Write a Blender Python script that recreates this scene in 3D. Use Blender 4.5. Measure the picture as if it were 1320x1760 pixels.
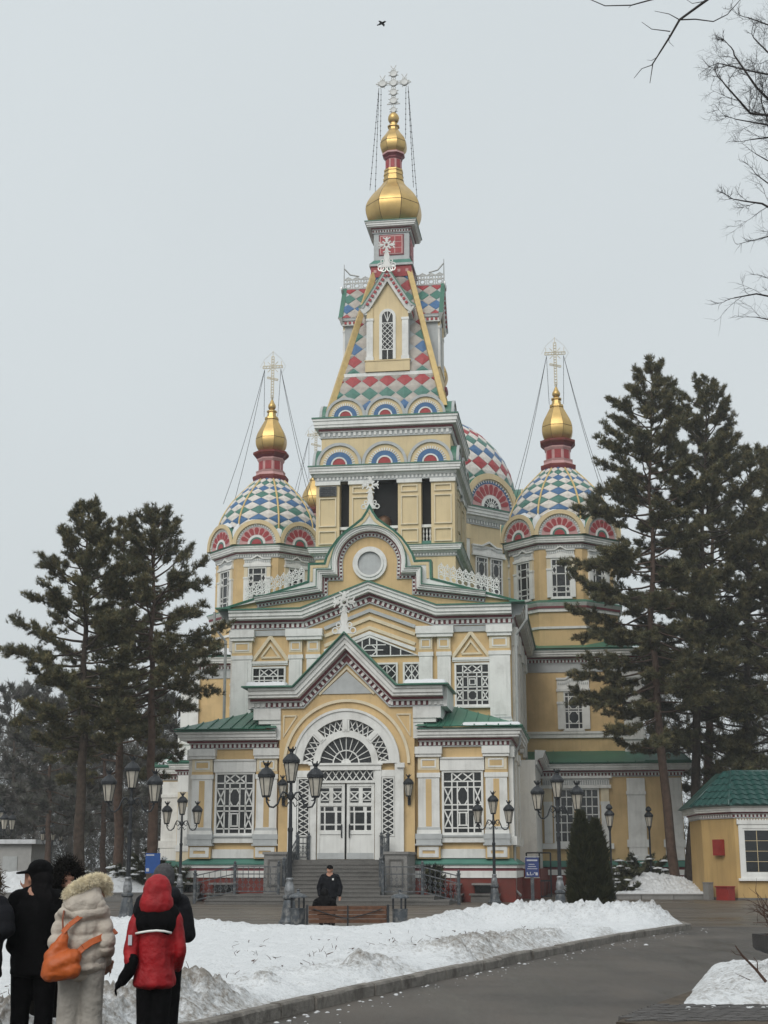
import bpy, math, random
import numpy as np
from mathutils import Vector, Matrix, Euler

for _o in list(bpy.data.objects): bpy.data.objects.remove(_o, do_unlink=True)
SC = bpy.context.scene
COL = SC.collection
R = math.radians
PI = math.pi

# ------------------------------------------------------------------ camera
cam_d = bpy.data.cameras.new('camera'); CAM = bpy.data.objects.new('camera', cam_d); COL.objects.link(CAM)
cam_d.sensor_fit = 'VERTICAL'; cam_d.sensor_height = 36.0; cam_d.lens = 36.0*2450/1760
cam_d.clip_start = 0.1; cam_d.clip_end = 5000
CAM.location = (0, 0, 1.65); CAM.rotation_euler = (R(90)+math.atan(608/2450), 0, 0)
SC.camera = CAM

# ------------------------------------------------------------------ overcast sky
SUN_EL, SUN_AZ = R(40), R(205)      # azimuth measured clockwise from +Y: behind the camera, a little left
W = bpy.data.worlds.new('World'); SC.world = W; W.use_nodes = True
nt = W.node_tree; nt.nodes.clear()
wo = nt.nodes.new('ShaderNodeOutputWorld')
sky = nt.nodes.new('ShaderNodeTexSky'); sky.sky_type = 'NISHITA'; sky.sun_disc = False
sky.sun_elevation = SUN_EL; sky.sun_rotation = SUN_AZ; sky.dust_density = 6; sky.air_density = 1.5
b1 = nt.nodes.new('ShaderNodeBackground'); b1.inputs['Strength'].default_value = 0.1
nt.links.new(sky.outputs[0], b1.inputs[0])
tc = nt.nodes.new('ShaderNodeTexCoord'); sx = nt.nodes.new('ShaderNodeSeparateXYZ')
nt.links.new(tc.outputs['Generated'], sx.inputs[0])
cr = nt.nodes.new('ShaderNodeValToRGB')
cr.color_ramp.elements[0].position = 0.0; cr.color_ramp.elements[0].color = (0.605, 0.648, 0.665, 1)
cr.color_ramp.elements[1].position = 1.0; cr.color_ramp.elements[1].color = (0.98, 1.02, 1.03, 1)
e = cr.color_ramp.elements.new(0.6); e.color = (0.60, 0.648, 0.668, 1)
nt.links.new(sx.outputs['Z'], cr.inputs[0])
# very soft cloud mottling of the overcast
nz = nt.nodes.new('ShaderNodeTexNoise'); nz.inputs['Scale'].default_value = 2.2; nz.inputs['Detail'].default_value = 4
nt.links.new(tc.outputs['Generated'], nz.inputs['Vector'])
mr = nt.nodes.new('ShaderNodeMapRange'); mr.inputs[3].default_value = 0.93; mr.inputs[4].default_value = 1.07
nt.links.new(nz.outputs['Fac'], mr.inputs[0])
vm = nt.nodes.new('ShaderNodeVectorMath'); vm.operation = 'SCALE'
nt.links.new(cr.outputs[0], vm.inputs[0]); nt.links.new(mr.outputs[0], vm.inputs['Scale'])
b2 = nt.nodes.new('ShaderNodeBackground'); b2.inputs['Strength'].default_value = 1.0
nt.links.new(vm.outputs[0], b2.inputs[0])
mxs = nt.nodes.new('ShaderNodeMixShader'); mxs.inputs[0].default_value = 0.94
nt.links.new(b1.outputs[0], mxs.inputs[1]); nt.links.new(b2.outputs[0], mxs.inputs[2])
nt.links.new(mxs.outputs[0], wo.inputs['Surface'])
sl = bpy.data.lights.new('sun', 'SUN'); sl.energy = 1.4; sl.angle = R(35); sl.color = (1.0, 0.97, 0.93)
so = bpy.data.objects.new('sun', sl); COL.objects.link(so)
_sd = Vector((math.sin(SUN_AZ)*math.cos(SUN_EL), math.cos(SUN_AZ)*math.cos(SUN_EL), math.sin(SUN_EL)))
so.rotation_euler = _sd.to_track_quat('Z', 'Y').to_euler(); so.location = (0, 0, 60)

SC.view_settings.view_transform = 'Standard'; SC.view_settings.look = 'None'
SC.view_settings.exposure = 0.2; SC.view_settings.gamma = 1.0; SC.view_settings.use_curve_mapping = False
SC.render.engine = 'CYCLES'
cy = SC.cycles; cy.use_denoising = True; cy.max_bounces = 5; cy.diffuse_bounces = 3; cy.glossy_bounces = 2
cy.transmission_bounces = 3; cy.volume_bounces = 0; cy.transparent_max_bounces = 6
cy.caustics_reflective = False; cy.caustics_refractive = False
try: cy.denoiser = 'OPENIMAGEDENOISE'
except Exception: pass

# ------------------------------------------------------------------ materials
MATS = {}
def mat(name, col, rough=0.6, metal=0.0, var=0.12, vscale=3.0, bump=0.0, bscale=20.0, streak=0.0, spec=0.3, dirt=None, dscale=1.0, damt=0.0):
    m = bpy.data.materials.new(name); m.use_nodes = True; n = m.node_tree.nodes; l = m.node_tree.links
    b = n['Principled BSDF']; b.inputs['Roughness'].default_value = rough; b.inputs['Metallic'].default_value = metal
    b.inputs['Specular IOR Level'].default_value = spec
    g = n.new('ShaderNodeNewGeometry')
    nz = n.new('ShaderNodeTexNoise'); nz.inputs['Scale'].default_value = vscale; nz.inputs['Detail'].default_value = 5
    l.new(g.outputs['Position'], nz.inputs['Vector'])
    mx = n.new('ShaderNodeMix'); mx.data_type = 'RGBA'
    mx.inputs['A'].default_value = (*[c*(1-var) for c in col], 1); mx.inputs['B'].default_value = (*[min(1, c*(1+var)) for c in col], 1)
    mp = n.new('ShaderNodeMapRange'); mp.inputs[1].default_value = .3; mp.inputs[2].default_value = .7
    l.new(nz.outputs['Fac'], mp.inputs[0]); l.new(mp.outputs[0], mx.inputs['Factor'])
    cur = mx.outputs['Result']
    if streak > 0:      # rain streaks running down the face
        mpv = n.new('ShaderNodeMapping'); mpv.inputs['Scale'].default_value = (6, 6, 0.45)
        l.new(g.outputs['Position'], mpv.inputs['Vector'])
        n2 = n.new('ShaderNodeTexNoise'); n2.inputs['Scale'].default_value = 1.0; n2.inputs['Detail'].default_value = 4
        l.new(mpv.outputs[0], n2.inputs['Vector'])
        m2 = n.new('ShaderNodeMapRange'); m2.inputs[1].default_value = .5; m2.inputs[2].default_value = .8
        m2.inputs[3].default_value = 0; m2.inputs[4].default_value = streak
        l.new(n2.outputs['Fac'], m2.inputs[0])
        mx2 = n.new('ShaderNodeMix'); mx2.data_type = 'RGBA'; mx2.inputs['B'].default_value = (*[c*.45 for c in col], 1)
        l.new(m2.outputs[0], mx2.inputs['Factor']); l.new(cur, mx2.inputs['A']); cur = mx2.outputs['Result']
    if dirt is not None:
        n3 = n.new('ShaderNodeTexNoise'); n3.inputs['Scale'].default_value = dscale; n3.inputs['Detail'].default_value = 7
        n3.inputs['Roughness'].default_value = .62
        l.new(g.outputs['Position'], n3.inputs['Vector'])
        m3 = n.new('ShaderNodeMapRange'); m3.inputs[1].default_value = .5; m3.inputs[2].default_value = .68
        m3.inputs[3].default_value = 0; m3.inputs[4].default_value = damt
        l.new(n3.outputs['Fac'], m3.inputs[0])
        mx3 = n.new('ShaderNodeMix'); mx3.data_type = 'RGBA'; mx3.inputs['B'].default_value = (*dirt, 1)
        l.new(m3.outputs[0], mx3.inputs['Factor']); l.new(cur, mx3.inputs['A']); cur = mx3.outputs['Result']
    l.new(cur, b.inputs['Base Color'])
    if bump > 0:
        nb = n.new('ShaderNodeTexNoise'); nb.inputs['Scale'].default_value = bscale; nb.inputs['Detail'].default_value = 5
        l.new(g.outputs['Position'], nb.inputs['Vector'])
        bp = n.new('ShaderNodeBump'); bp.inputs['Strength'].default_value = bump; bp.inputs['Distance'].default_value = 0.05
        l.new(nb.outputs['Fac'], bp.inputs['Height']); l.new(bp.outputs[0], b.inputs['Normal'])
    MATS[name] = m
    return m

mat('white', (0.71, 0.715, 0.69), .55, var=.07, vscale=1.2, streak=.3, dirt=(.30, .29, .26), dscale=.9, damt=.32)
mat('cream', (0.66, 0.58, 0.42), .6, var=.07, streak=.2)
mat('ochre', (0.60, 0.432, 0.218), .65, var=.08, vscale=.8, streak=.24, dirt=(.36, .25, .12), dscale=.5, damt=.5)
mat('sand', (0.63, 0.51, 0.305), .65, var=.08, vscale=.8, streak=.25)
mat('grey_trim', (0.42, 0.44, 0.44), .6, var=.08, streak=.2)
mat('maroon', (0.17, 0.035, 0.045), .5, var=.1)
mat('brick_red', (0.17, 0.034, 0.025), .7, var=.12, vscale=2, dirt=(.12, .05, .04), dscale=1.3, damt=.5)
mat('green_metal', (0.035, 0.145, 0.095), .42, var=.14, vscale=.9, spec=.5, streak=.12)
mat('flashing', (0.075, 0.20, 0.16), .5, var=.12, vscale=1.2)
mat('gold', (0.52, 0.36, 0.14), .4, metal=.75, var=.1, vscale=2)
mat('gold_paint', (0.58, 0.43, 0.19), .5, metal=.2, var=.12, vscale=3)
mat('tile_white', (0.62, 0.585, 0.54), .5, var=.1, vscale=6, dirt=(.35, .32, .3), dscale=2.5, damt=.5)
mat('tile_beige', (0.40, 0.365, 0.325), .5, var=.16, vscale=5, dirt=(.2, .18, .16), dscale=2.5, damt=.55)
mat('tile_blue', (0.05, 0.13, 0.27), .45, var=.15, vscale=5)
mat('tile_green', (0.06, 0.17, 0.135), .45, var=.15, vscale=5)
mat('tile_red', (0.32, 0.04, 0.045), .45, var=.15, vscale=5)
mat('pink', (0.52, 0.30, 0.29), .55, var=.08)
mat('glass', (0.012, 0.014, 0.015), .12, var=.4, vscale=1.1, spec=.5)
mat('dark', (0.012, 0.012, 0.012), .8, var=.2)
mat('iron', (0.028, 0.031, 0.035), .45, metal=.3, var=.2, bump=.1, bscale=60)
mat('iron_grey', (0.075, 0.085, 0.095), .5, metal=.3, var=.25, vscale=6, dirt=(.35, .34, .32), dscale=7, damt=.5)
mat('silver', (0.72, 0.72, 0.70), .4, metal=.35, var=.08)
mat('granite', (0.135, 0.13, 0.122), .75, var=.2, vscale=25, bump=.15, bscale=60, dirt=(.07, .07, .065), dscale=1.2, damt=.6)
mat('granite_light', (0.22, 0.215, 0.205), .75, var=.2, vscale=30, bump=.12, bscale=60, dirt=(.12, .115, .11), dscale=1.5, damt=.5)
mat('bronze', (.10, .055, .03), .5, metal=.6, var=.3, vscale=6)
mat('dark_stone', (.035, .032, .03), .7, var=.3, vscale=6, bump=.3, bscale=30)
mat('snowy_roof', (.6, .62, .64), .8)
mat('disc_grey', (.60, .61, .60), .5, var=.12)
mat('cross_metal', (.44, .41, .33), .45, metal=.4, var=.1)
mat('pipe', (0.34, 0.35, 0.34), .45, metal=.3, var=.1)

# ------------------------------------------------------------------ mesh helpers
class MB:
    def __init__(s): s.v = []; s.f = []; s.m = []
    def add(s, vs, fs, mi=0):
        o = len(s.v); s.v += [tuple(p) for p in vs]
        for f in fs: s.f.append(tuple(i+o for i in f)); s.m.append(mi)
        return s
    def box(s, x0, x1, y0, y1, z0, z1, mi=0):
        return s.add([(x0,y0,z0),(x1,y0,z0),(x1,y1,z0),(x0,y1,z0),(x0,y0,z1),(x1,y0,z1),(x1,y1,z1),(x0,y1,z1)],
              [(0,3,2,1),(4,5,6,7),(0,1,5,4),(1,2,6,5),(2,3,7,6),(3,0,4,7)], mi)
    def bar(s, p, q, w, d, mi=0, up=(0,-1,0)):
        p = Vector(p); q = Vector(q); a = q-p
        if a.length < 1e-6: return s
        a.normalize(); u = Vector(up); sd = a.cross(u)
        if sd.length < 1e-4: sd = a.cross(Vector((1,0,0)))
        sd.normalize(); u = sd.cross(a).normalized(); sd *= w/2; u *= d/2
        vs = [p-sd-u, p+sd-u, p+sd+u, p-sd+u, q-sd-u, q+sd-u, q+sd+u, q-sd+u]
        return s.add(vs, [(0,3,2,1),(4,5,6,7),(0,1,5,4),(1,2,6,5),(2,3,7,6),(3,0,4,7)], mi)
    def tube(s, pts, rad, n=8, mi=0, cap=True):
        pts = [Vector(p) for p in pts]; k = len(pts)
        if not hasattr(rad, '__len__'): rad = [rad]*k
        o = len(s.v); ref = None
        for i, p in enumerate(pts):
            t = (pts[min(i+1, k-1)]-pts[max(i-1, 0)])
            t = t.normalized() if t.length > 1e-9 else Vector((0,0,1))
            if ref is None:
                ref = t.cross(Vector((0.31, 0.87, 0.38))); 
                if ref.length < .1: ref = t.cross(Vector((1, 0, 0)))
            ref = (ref - t*ref.dot(t)).normalized(); b = t.cross(ref)
            for j in range(n):
                a = 2*PI*j/n; s.v.append(tuple(p + (ref*math.cos(a)+b*math.sin(a))*rad[i]))
        for i in range(k-1):
            for j in range(n):
                j2 = (j+1) % n; s.f.append((o+i*n+j, o+i*n+j2, o+(i+1)*n+j2, o+(i+1)*n+j)); s.m.append(mi)
        if cap:
            s.f.append(tuple(o+j for j in range(n))[::-1]); s.m.append(mi)
            s.f.append(tuple(o+(k-1)*n+j for j in range(n))); s.m.append(mi)
        return s
    def lathe(s, prof, n=16, c=(0,0,0), mis=0, rot=0.0, a0=0, a1=2*PI):
        full = abs(a1-a0-2*PI) < 1e-6; o = len(s.v); cols = n if full else n+1
        for r, z in prof:
            for j in range(cols):
                a = a0+(a1-a0)*j/n+rot; s.v.append((c[0]+r*math.cos(a), c[1]+r*math.sin(a), c[2]+z))
        for i in range(len(prof)-1):
            mi = mis[i] if hasattr(mis, '__len__') else mis
            for j in range(n):
                j2 = (j+1) % cols
                s.f.append((o+i*cols+j, o+i*cols+j2, o+(i+1)*cols+j2, o+(i+1)*cols+j)); s.m.append(mi)
        return s
    def prism(s, poly, y0, y1, mi=0, mside=None):      # poly in (x,z), extruded in y (y0 = front)
        n = len(poly); a = sum(poly[i][0]*poly[(i+1)%n][1]-poly[(i+1)%n][0]*poly[i][1] for i in range(n))
        if a < 0: poly = poly[::-1]
        vs = [(x, y0, z) for x, z in poly]+[(x, y1, z) for x, z in poly]
        s.add(vs, [tuple(range(n)), tuple(range(2*n-1, n-1, -1))], mi)
        s.add(vs, [(i, i+n, (i+1)%n+n, (i+1)%n) for i in range(n)], mi if mside is None else mside)
        return s
    def ring(s, c, r0, r1, y0, y1, a0=0, a1=PI, n=24, mi=0, sx=1.0):   # arc band in xz plane around (x,z) centre
        vs = []; fs = []
        for i in range(n+1):
            a = a0+(a1-a0)*i/n; ca, sa = math.cos(a)*sx, math.sin(a)
            vs += [(c[0]+r0*ca, y0, c[1]+r0*sa), (c[0]+r1*ca, y0, c[1]+r1*sa), (c[0]+r1*ca, y1, c[1]+r1*sa), (c[0]+r0*ca, y1, c[1]+r0*sa)]
        for i in range(n):
            p, q = 4*i, 4*i+4
            for k in range(4):
                k2 = (k+1) % 4; fs.append((p+k, q+k, q+k2, p+k2))
        fs += [(0, 1, 2, 3), (4*n+3, 4*n+2, 4*n+1, 4*n)]
        return s.add(vs, fs, mi)
    def sweep(s, path, prof, mis, plane='xz', org=0.0, sgn=1, closed=False):
        """path 2D; prof [(offset along path normal, third)]; plane 'xz': third = towards -y from y=org; 'xy': third = z from org"""
        n = len(path); P = [Vector((p[0], p[1])) for p in path]; ms = []
        for i in range(n):
            def nrm(a, b):
                d = (P[b]-P[a]).normalized(); return Vector((-d.y, d.x))
            if closed: n1 = nrm((i-1) % n, i); n2 = nrm(i, (i+1) % n)
            else:
                n1 = nrm(max(i-1, 0), max(i-1, 0)+1); n2 = nrm(min(i, n-2), min(i, n-2)+1)
            d = 1+n1.dot(n2); ms.append((n1+n2)/max(d, .25))
        o = len(s.v); k = len(prof)
        for i in range(n):
            for (of, t) in prof:
                q = P[i]+ms[i]*of*sgn
                s.v.append((q.x, org-t, q.y) if plane == 'xz' else (q.x, q.y, org+t))
        for i in range(n if closed else n-1):
            i2 = (i+1) % n
            for j in range(k-1):
                s.f.append((o+i*k+j, o+i2*k+j, o+i2*k+j+1, o+i*k+j+1)); s.m.append(mis[j] if hasattr(mis, '__len__') else mis)
        if not closed:
            s.f.append(tuple(o+j for j in range(k))); s.m.append(mis[0] if hasattr(mis, '__len__') else mis)
            s.f.append(tuple(o+(n-1)*k+j for j in range(k))[::-1]); s.m.append(mis[0] if hasattr(mis, '__len__') else mis)
        return s
    def row(s, path, pitch, w, o0, o1, t0, t1, plane='xz', org=0.0, sgn=1, mi=0, closed=False):
        n = len(path); P = [Vector((p[0], p[1])) for p in path]
        for i in range(n if closed else n-1):
            a, b = P[i], P[(i+1) % n]; d = b-a; L = d.length; d.normalize(); nn = Vector((-d.y, d.x))*sgn
            c = max(1, int(L/pitch)); st = L/c
            for k in range(c):
                m = a+d*(st*(k+.5)); vs = []
                for t in (t0, t1):
                    for of, al in ((o0, -w/2), (o0, w/2), (o1, w/2), (o1, -w/2)):
                        q = m+d*al+nn*of
                        vs.append((q.x, org-t, q.y) if plane == 'xz' else (q.x, q.y, org+t))
                s.add(vs, [(0,1,2,3),(7,6,5,4),(0,4,5,1),(1,5,6,2),(2,6,7,3),(3,7,4,0)], mi)
        return s
    def mesh(s, name, mats, smooth=False):
        me = bpy.data.meshes.new(name); me.from_pydata(s.v, [], s.f)
        for m in (mats if isinstance(mats, (list, tuple)) else [mats]): me.materials.append(MATS[m] if isinstance(m, str) else m)
        if any(s.m): me.polygons.foreach_set('material_index', s.m)
        if smooth: me.polygons.foreach_set('use_smooth', [True]*len(me.polygons))
        me.update(); return me
    def build(s, name, mats, parent=None, smooth=False, loc=(0,0,0), rz=0.0, fix=True):
        me = s.mesh(name, mats, smooth)
        if fix: fixn(me)
        return link(name, me, parent, loc, rz)
def fixn(me):
    import bmesh
    bm = bmesh.new(); bm.from_mesh(me); bmesh.ops.recalc_face_normals(bm, faces=bm.faces); bm.to_mesh(me); bm.free()
def link(name, me, parent=None, loc=(0,0,0), rz=0.0):
    o = bpy.data.objects.new(name, me); COL.objects.link(o); o.location = loc; o.rotation_euler = (0, 0, rz)
    if parent is not None: o.parent = parent
    return o
def empty(name, loc=(0,0,0), rz=0.0, label=None, cat=None, group=None):
    o = bpy.data.objects.new(name, None); COL.objects.link(o); o.location = loc; o.rotation_euler = (0, 0, rz); o.empty_display_size = .2
    return tag(o, label, cat, group)
def tag(o, label=None, cat=None, group=None, kind=None):
    if label: o['label'] = label
    if cat: o['category'] = cat
    if group: o['group'] = group
    if kind: o['kind'] = kind
    return o
def copy_tree(o, parent=None, loc=None, rz=None):
    c = o.copy(); COL.objects.link(c); c.parent = parent
    if loc is not None: c.location = loc
    if rz is not None: c.rotation_euler = (0, 0, rz)
    for ch in [x for x in o.children]: copy_tree(ch, c)
    return c
def stuff(o): o['kind'] = 'stuff'; return o
def numesh(name, V, F, mats, smooth=False, mi=None):
    """fast mesh from numpy arrays: V (n,3), F (m,k)"""
    V = np.asarray(V, np.float32); F = np.asarray(F, np.int32); k = F.shape[1]
    me = bpy.data.meshes.new(name); me.vertices.add(len(V)); me.vertices.foreach_set('co', V.ravel())
    me.loops.add(F.size); me.loops.foreach_set('vertex_index', F.ravel())
    me.polygons.add(len(F)); me.polygons.foreach_set('loop_start', np.arange(0, F.size, k, dtype=np.int32))
    for m in (mats if isinstance(mats, (list, tuple)) else [mats]): me.materials.append(MATS[m] if isinstance(m, str) else m)
    if mi is not None: me.polygons.foreach_set('material_index', np.asarray(mi, np.int32))
    if smooth: me.polygons.foreach_set('use_smooth', np.ones(len(F), bool))
    me.update(calc_edges=True); me.validate(); return me
# lattice value noise
class Noise:
    def __init__(s, seed): s.t = np.random.default_rng(seed).random((256, 256)).astype(np.float32)
    def __call__(s, x, y):
        xi = np.floor(x).astype(int); yi = np.floor(y).astype(int); fx = x-xi; fy = y-yi
        fx = fx*fx*(3-2*fx); fy = fy*fy*(3-2*fy); g = lambda a, b: s.t[a % 256, b % 256]
        return (g(xi,yi)*(1-fx)+g(xi+1,yi)*fx)*(1-fy)+(g(xi,yi+1)*(1-fx)+g(xi+1,yi+1)*fx)*fy
    def fbm(s, x, y, o=4, g=.5):
        a = 1.0; t = 0.0; n = 0.0
        for k in range(o): t = t+a*s(x*2**k+k*17.3, y*2**k+k*9.1); n += a; a *= g
        return t/n
# ------------------------------------------------------------------ the cathedral (local frame: x right, y back, z up)
CATH = empty('cathedral', (-1.75, 70.0, 0.0), R(-8), 'tall yellow and white wooden cathedral with tiled domes and gold onion cupolas', 'cathedral')
def cw(lx, ly, lz=0.0):      # cathedral local -> world
    c, s_ = math.cos(R(8)), math.sin(R(8)); return (-1.75+lx*c+ly*s_, 70.0-lx*s_+ly*c, lz)
WCM = ['white', 'grey_trim', 'maroon', 'green_metal', 'pink']
RAW = [(0,0),(0,.10),(.07,.10),(.07,.06),(.30,.06),(.30,.17),(.36,.17),(.36,.24),(.47,.24),(.50,.55),(.62,.55),(.64,.62),(.80,.62),(.84,.70),(.95,.70),(.95,.76),(1.02,.76),(1.06,.0)]
RMI = [1,1,1,2,0,0,2,2,0,0,0,0,0,0,3,3,3]
def cornice(path, plane='xz', org=0.0, s=1.0, out=1.0, sgn=1, closed=False, pitch=.26, par=None, name='cornice', soft=0):
    par = par or CATH
    prof = [((n*s, t*out) if plane == 'xz' else (t*out, n*s)) for n, t in RAW]
    rmi = RMI if not soft else [1,1,1,1,0,0,(2 if soft == 2 else 0),(2 if soft == 2 else 0)]+RMI[8:]
    o = MB().sweep(path, prof, rmi, plane, org, sgn, closed).build(name, WCM, par)
    d = MB()
    if plane == 'xz': d.row(path, pitch*s, .5*pitch*s, .09*s, .28*s, .05*out, .15*out, plane, org, sgn, 0, closed)
    else: d.row(path, pitch*s, .5*pitch*s, .05*out, .15*out, .09*s, .28*s, plane, org, sgn, 0, closed)
    stuff(d.build('dentil_row', ['white'], o, fix=False))
    return o
def B(name, m, *bx, par=None):
    mb = MB()
    for b in bx: mb.box(*b)
    return mb.build(name, m if isinstance(m, list) else [m], par or CATH, fix=False)
def frame(mb, x0, x1, z0, z1, w, y0, y1, mi=0):
    mb.box(x0, x1, y0, y1, z0, z0+w, mi).box(x0, x1, y0, y1, z1-w, z1, mi)
    mb.box(x0, x0+w, y0, y1, z0+w, z1-w, mi).box(x1-w, x1, y0, y1, z0+w, z1-w, mi)
    return mb
# ---- windows ------------------------------------------------------
def segs(style):
    V = lambda x, a=0, b=1: (x, a, x, b)
    H = lambda y, a=0, b=1: (a, y, b, y)
    X = lambda a, b, c, d: [(a, c, b, d), (a, d, b, c)]
    def octo(a, b, c, d, k=.3):
        w, h = b-a, d-c
        return [(a, c+h*k, a+w*k, c), (b-w*k, c, b, c+h*k), (b, d-h*k, b-w*k, d), (a+w*k, d, a, d-h*k)]
    if style == 'A':
        return [V(.215), V(.8), V(.36, 0, .85), V(.64, 0, .85), H(.85), H(.755), H(.46), H(.375), H(.075)] + X(.215, .5, .85, 1) + X(.5, .8, .85, 1) \
            + X(0, .215, .46, .755) + X(.8, 1, .46, .755) + X(0, .215, .075, .375) + X(.8, 1, .075, .375) + octo(.36, .64, .46, .755) \
            + [(.36, .33, .64, .33), (.36, .12, .64, .12), (.41, .12, .41, .33), (.59, .12, .59, .33)]
    if style == 'B':
        return [V(.2), V(.8), V(.36, 0, .8), V(.64, 0, .8), H(.8), H(.7), H(.44), H(.35), H(.11)] + X(.2, .5, .8, 1) + X(.5, .8, .8, 1) \
            + X(0, .2, .44, .7) + X(.8, 1, .44, .7) + X(0, .2, .11, .35) + X(.8, 1, .11, .35) + octo(.36, .64, .11, .35) \
            + [(.4, .64, .6, .64), (.4, .5, .6, .5), (.41, .5, .41, .64), (.59, .5, .59, .64)]
    if style == 'C':
        return [V(.24), V(.76), H(.84), H(.62), H(.28), H(.12)] + octo(0, .24, .62, .84, .45) + octo(.76, 1, .62, .84, .45) + octo(0, .24, .12, .28, .45) + octo(.76, 1, .12, .28, .45)
    if style == 'D':
        return [V(.2), V(.8), H(.9), H(.55), H(.48), H(.14)] + octo(.2, .8, .55, .9) + octo(.2, .8, .14, .48)
    if style == 'E':
        return [V(.33), V(.67), H(.86), H(.68), H(.52), H(.36), H(.18)]
    if style == 'F':
        return [V(.5), H(.33), H(.66)]
    if style == 'G':
        return [V(.5)] + X(0, .5, 0, .5) + X(.5, 1, 0, .5) + X(0, .5, .5, 1) + X(.5, 1, .5, 1)
    return []
_wm = {}
def window(x, y, z, w, h, style, rz=0.0, bar=.055, fw=.10, par=None, grid=None, sill=True):
    """surround mesh with lattice and pane children; origin bottom centre, glass facing -y"""
    key = (round(w, 3), round(h, 3), style, bar, fw)
    if key not in _wm:
        f = frame(MB(), -w/2-fw, w/2+fw, -fw, h+fw, fw, -.14, .02)
        if sill: f.box(-w/2-fw-.05, w/2+fw+.05, -.2, .02, -fw-.08, -fw)
        g = MB()
        for a, b, c, d in segs(style): g.bar((-w/2+a*w, -.065, b*h), (-w/2+c*w, -.065, d*h), bar, .05)
        ps = grid or ([.0, .215, .8, 1], [0, .375, .755, 1]) if style in 'AB' else ([0, 1], [0, 1])
        panes = []
        for i in range(len(ps[0])-1):
            for j in range(len(ps[1])-1):
                p = MB().box(-w/2+ps[0][i]*w+.008, -w/2+ps[0][i+1]*w-.008, -.045, -.01, ps[1][j]*h+.008, ps[1][j+1]*h-.008)
                panes.append(p.mesh('pane', ['glass']))
        _wm[key] = (f.mesh('window', ['white']), g.mesh('lattice', ['white']) if g.v else None, panes)
    f, g, panes = _wm[key]
    o = link('window', f, par or CATH, (x, y, z), rz)
    if g: link('lattice', g, o)
    for p in panes: link('pane', p, o)
    return o

# ---- pilasters with pedestal, inset strip and capital --------------
def pilaster(x, y, w, z0, z1, dep=.28, strip=True, cap=.75, par=None):
    mb = MB(); h = w/2
    mb.box(x-h, x+h, y-dep*.8, y, z0, z1-cap, 0)                           # shaft
    mb.box(x-h-.06, x+h+.06, y-dep, y, z0, z0+.18, 0).box(x-h-.03, x+h+.03, y-dep*.9, y, z0+.18, z0+.3, 1)
    mb.box(x-h-.05, x+h+.05, y-dep*.95, y, z1-cap-.22, z1-cap, 0)
    mb.box(x-h-.02, x+h+.02, y-dep*.85, y, z1-cap, z1-cap+.14, 2)
    mb.box(x-h, x+h, y-dep*.9, y, z1-cap+.14, z1, 3)
    frame(mb, x-h*.72, x+h*.72, z1-cap+.24, z1-.1, .06, y-dep*.9-.03, y-dep*.9, 0)
    o = mb.build('pilaster', ['white', 'grey_trim', 'ochre', 'cream'], par or CATH, fix=False)
    B('inset_panel', 'ochre', (x-h*.55, x+h*.55, y-dep*.9-.012, y-dep*.9, z1-cap+.33, z1-.19), par=o)
    if strip: B('inset_panel', 'ochre', (x-h*.27, x+h*.27, y-dep*.8-.012, y-dep*.8, z0+.34, z1-cap-.3), par=o)
    return o
def pedestal(x, y, w, z0, z1, par=None):
    h = w/2; mb = MB().box(x-h, x+h, y-.34, y, z0, z1-.42, 1)
    frame(mb, x-h+.08, x+h-.08, z0+.06, z1-.48, .17, y-.38, y-.34, 0)
    mb.box(x-h-.1, x+h+.1, y-.46, y, z1-.42, z1-.34, 2).box(x-h-.04, x+h+.04, y-.40, y, z1-.34, z1-.12, 2).box(x-h-.08, x+h+.08, y-.42, y, z1-.12, z1+.12, 2)
    return mb.build('pedestal', ['white', 'ochre', 'grey_trim'], par or CATH, fix=False)

# =================================================== porch (front plane y = 0)
B('plinth', 'brick_red', (-8.0, 8.0, -.3, 7, 0, 1.1))
B('plinth_band', 'white', (-8.06, 8.06, -.36, 7, 1.1, 1.42))
B('plinth_band', 'maroon', (-8.02, 8.02, -.32, 7, 1.42, 1.55))
B('plinth_band', 'white', (-8.08, 8.08, -.38, 7, 1.55, 1.70))
MB().prism([(-8.16, 1.70), (8.16, 1.70), (8.16, 1.76), (7.78, 2.0), (-7.78, 2.0), (-8.16, 1.76)], -.02, 7, 0).add(
    [(-8.16, -.46, 1.70), (8.16, -.46, 1.70), (8.16, -.46, 1.76), (-8.16, -.46, 1.76), (7.78, -.02, 2.0), (-7.78, -.02, 2.0), (-8.16, -.02, 1.70), (8.16, -.02, 1.70)],
    [(0, 1, 2, 3), (3, 2, 4, 5), (0, 6, 7, 1), (1, 7, 4, 2), (0, 3, 5, 6)]).build('flashing', ['flashing'], CATH)
B('porch_wall', 'ochre', (-7.75, -3.2, 0, 7, 1.9, 8.0)); B('porch_wall', 'ochre', (3.2, 7.75, 0, 7, 1.9, 8.0))
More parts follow.
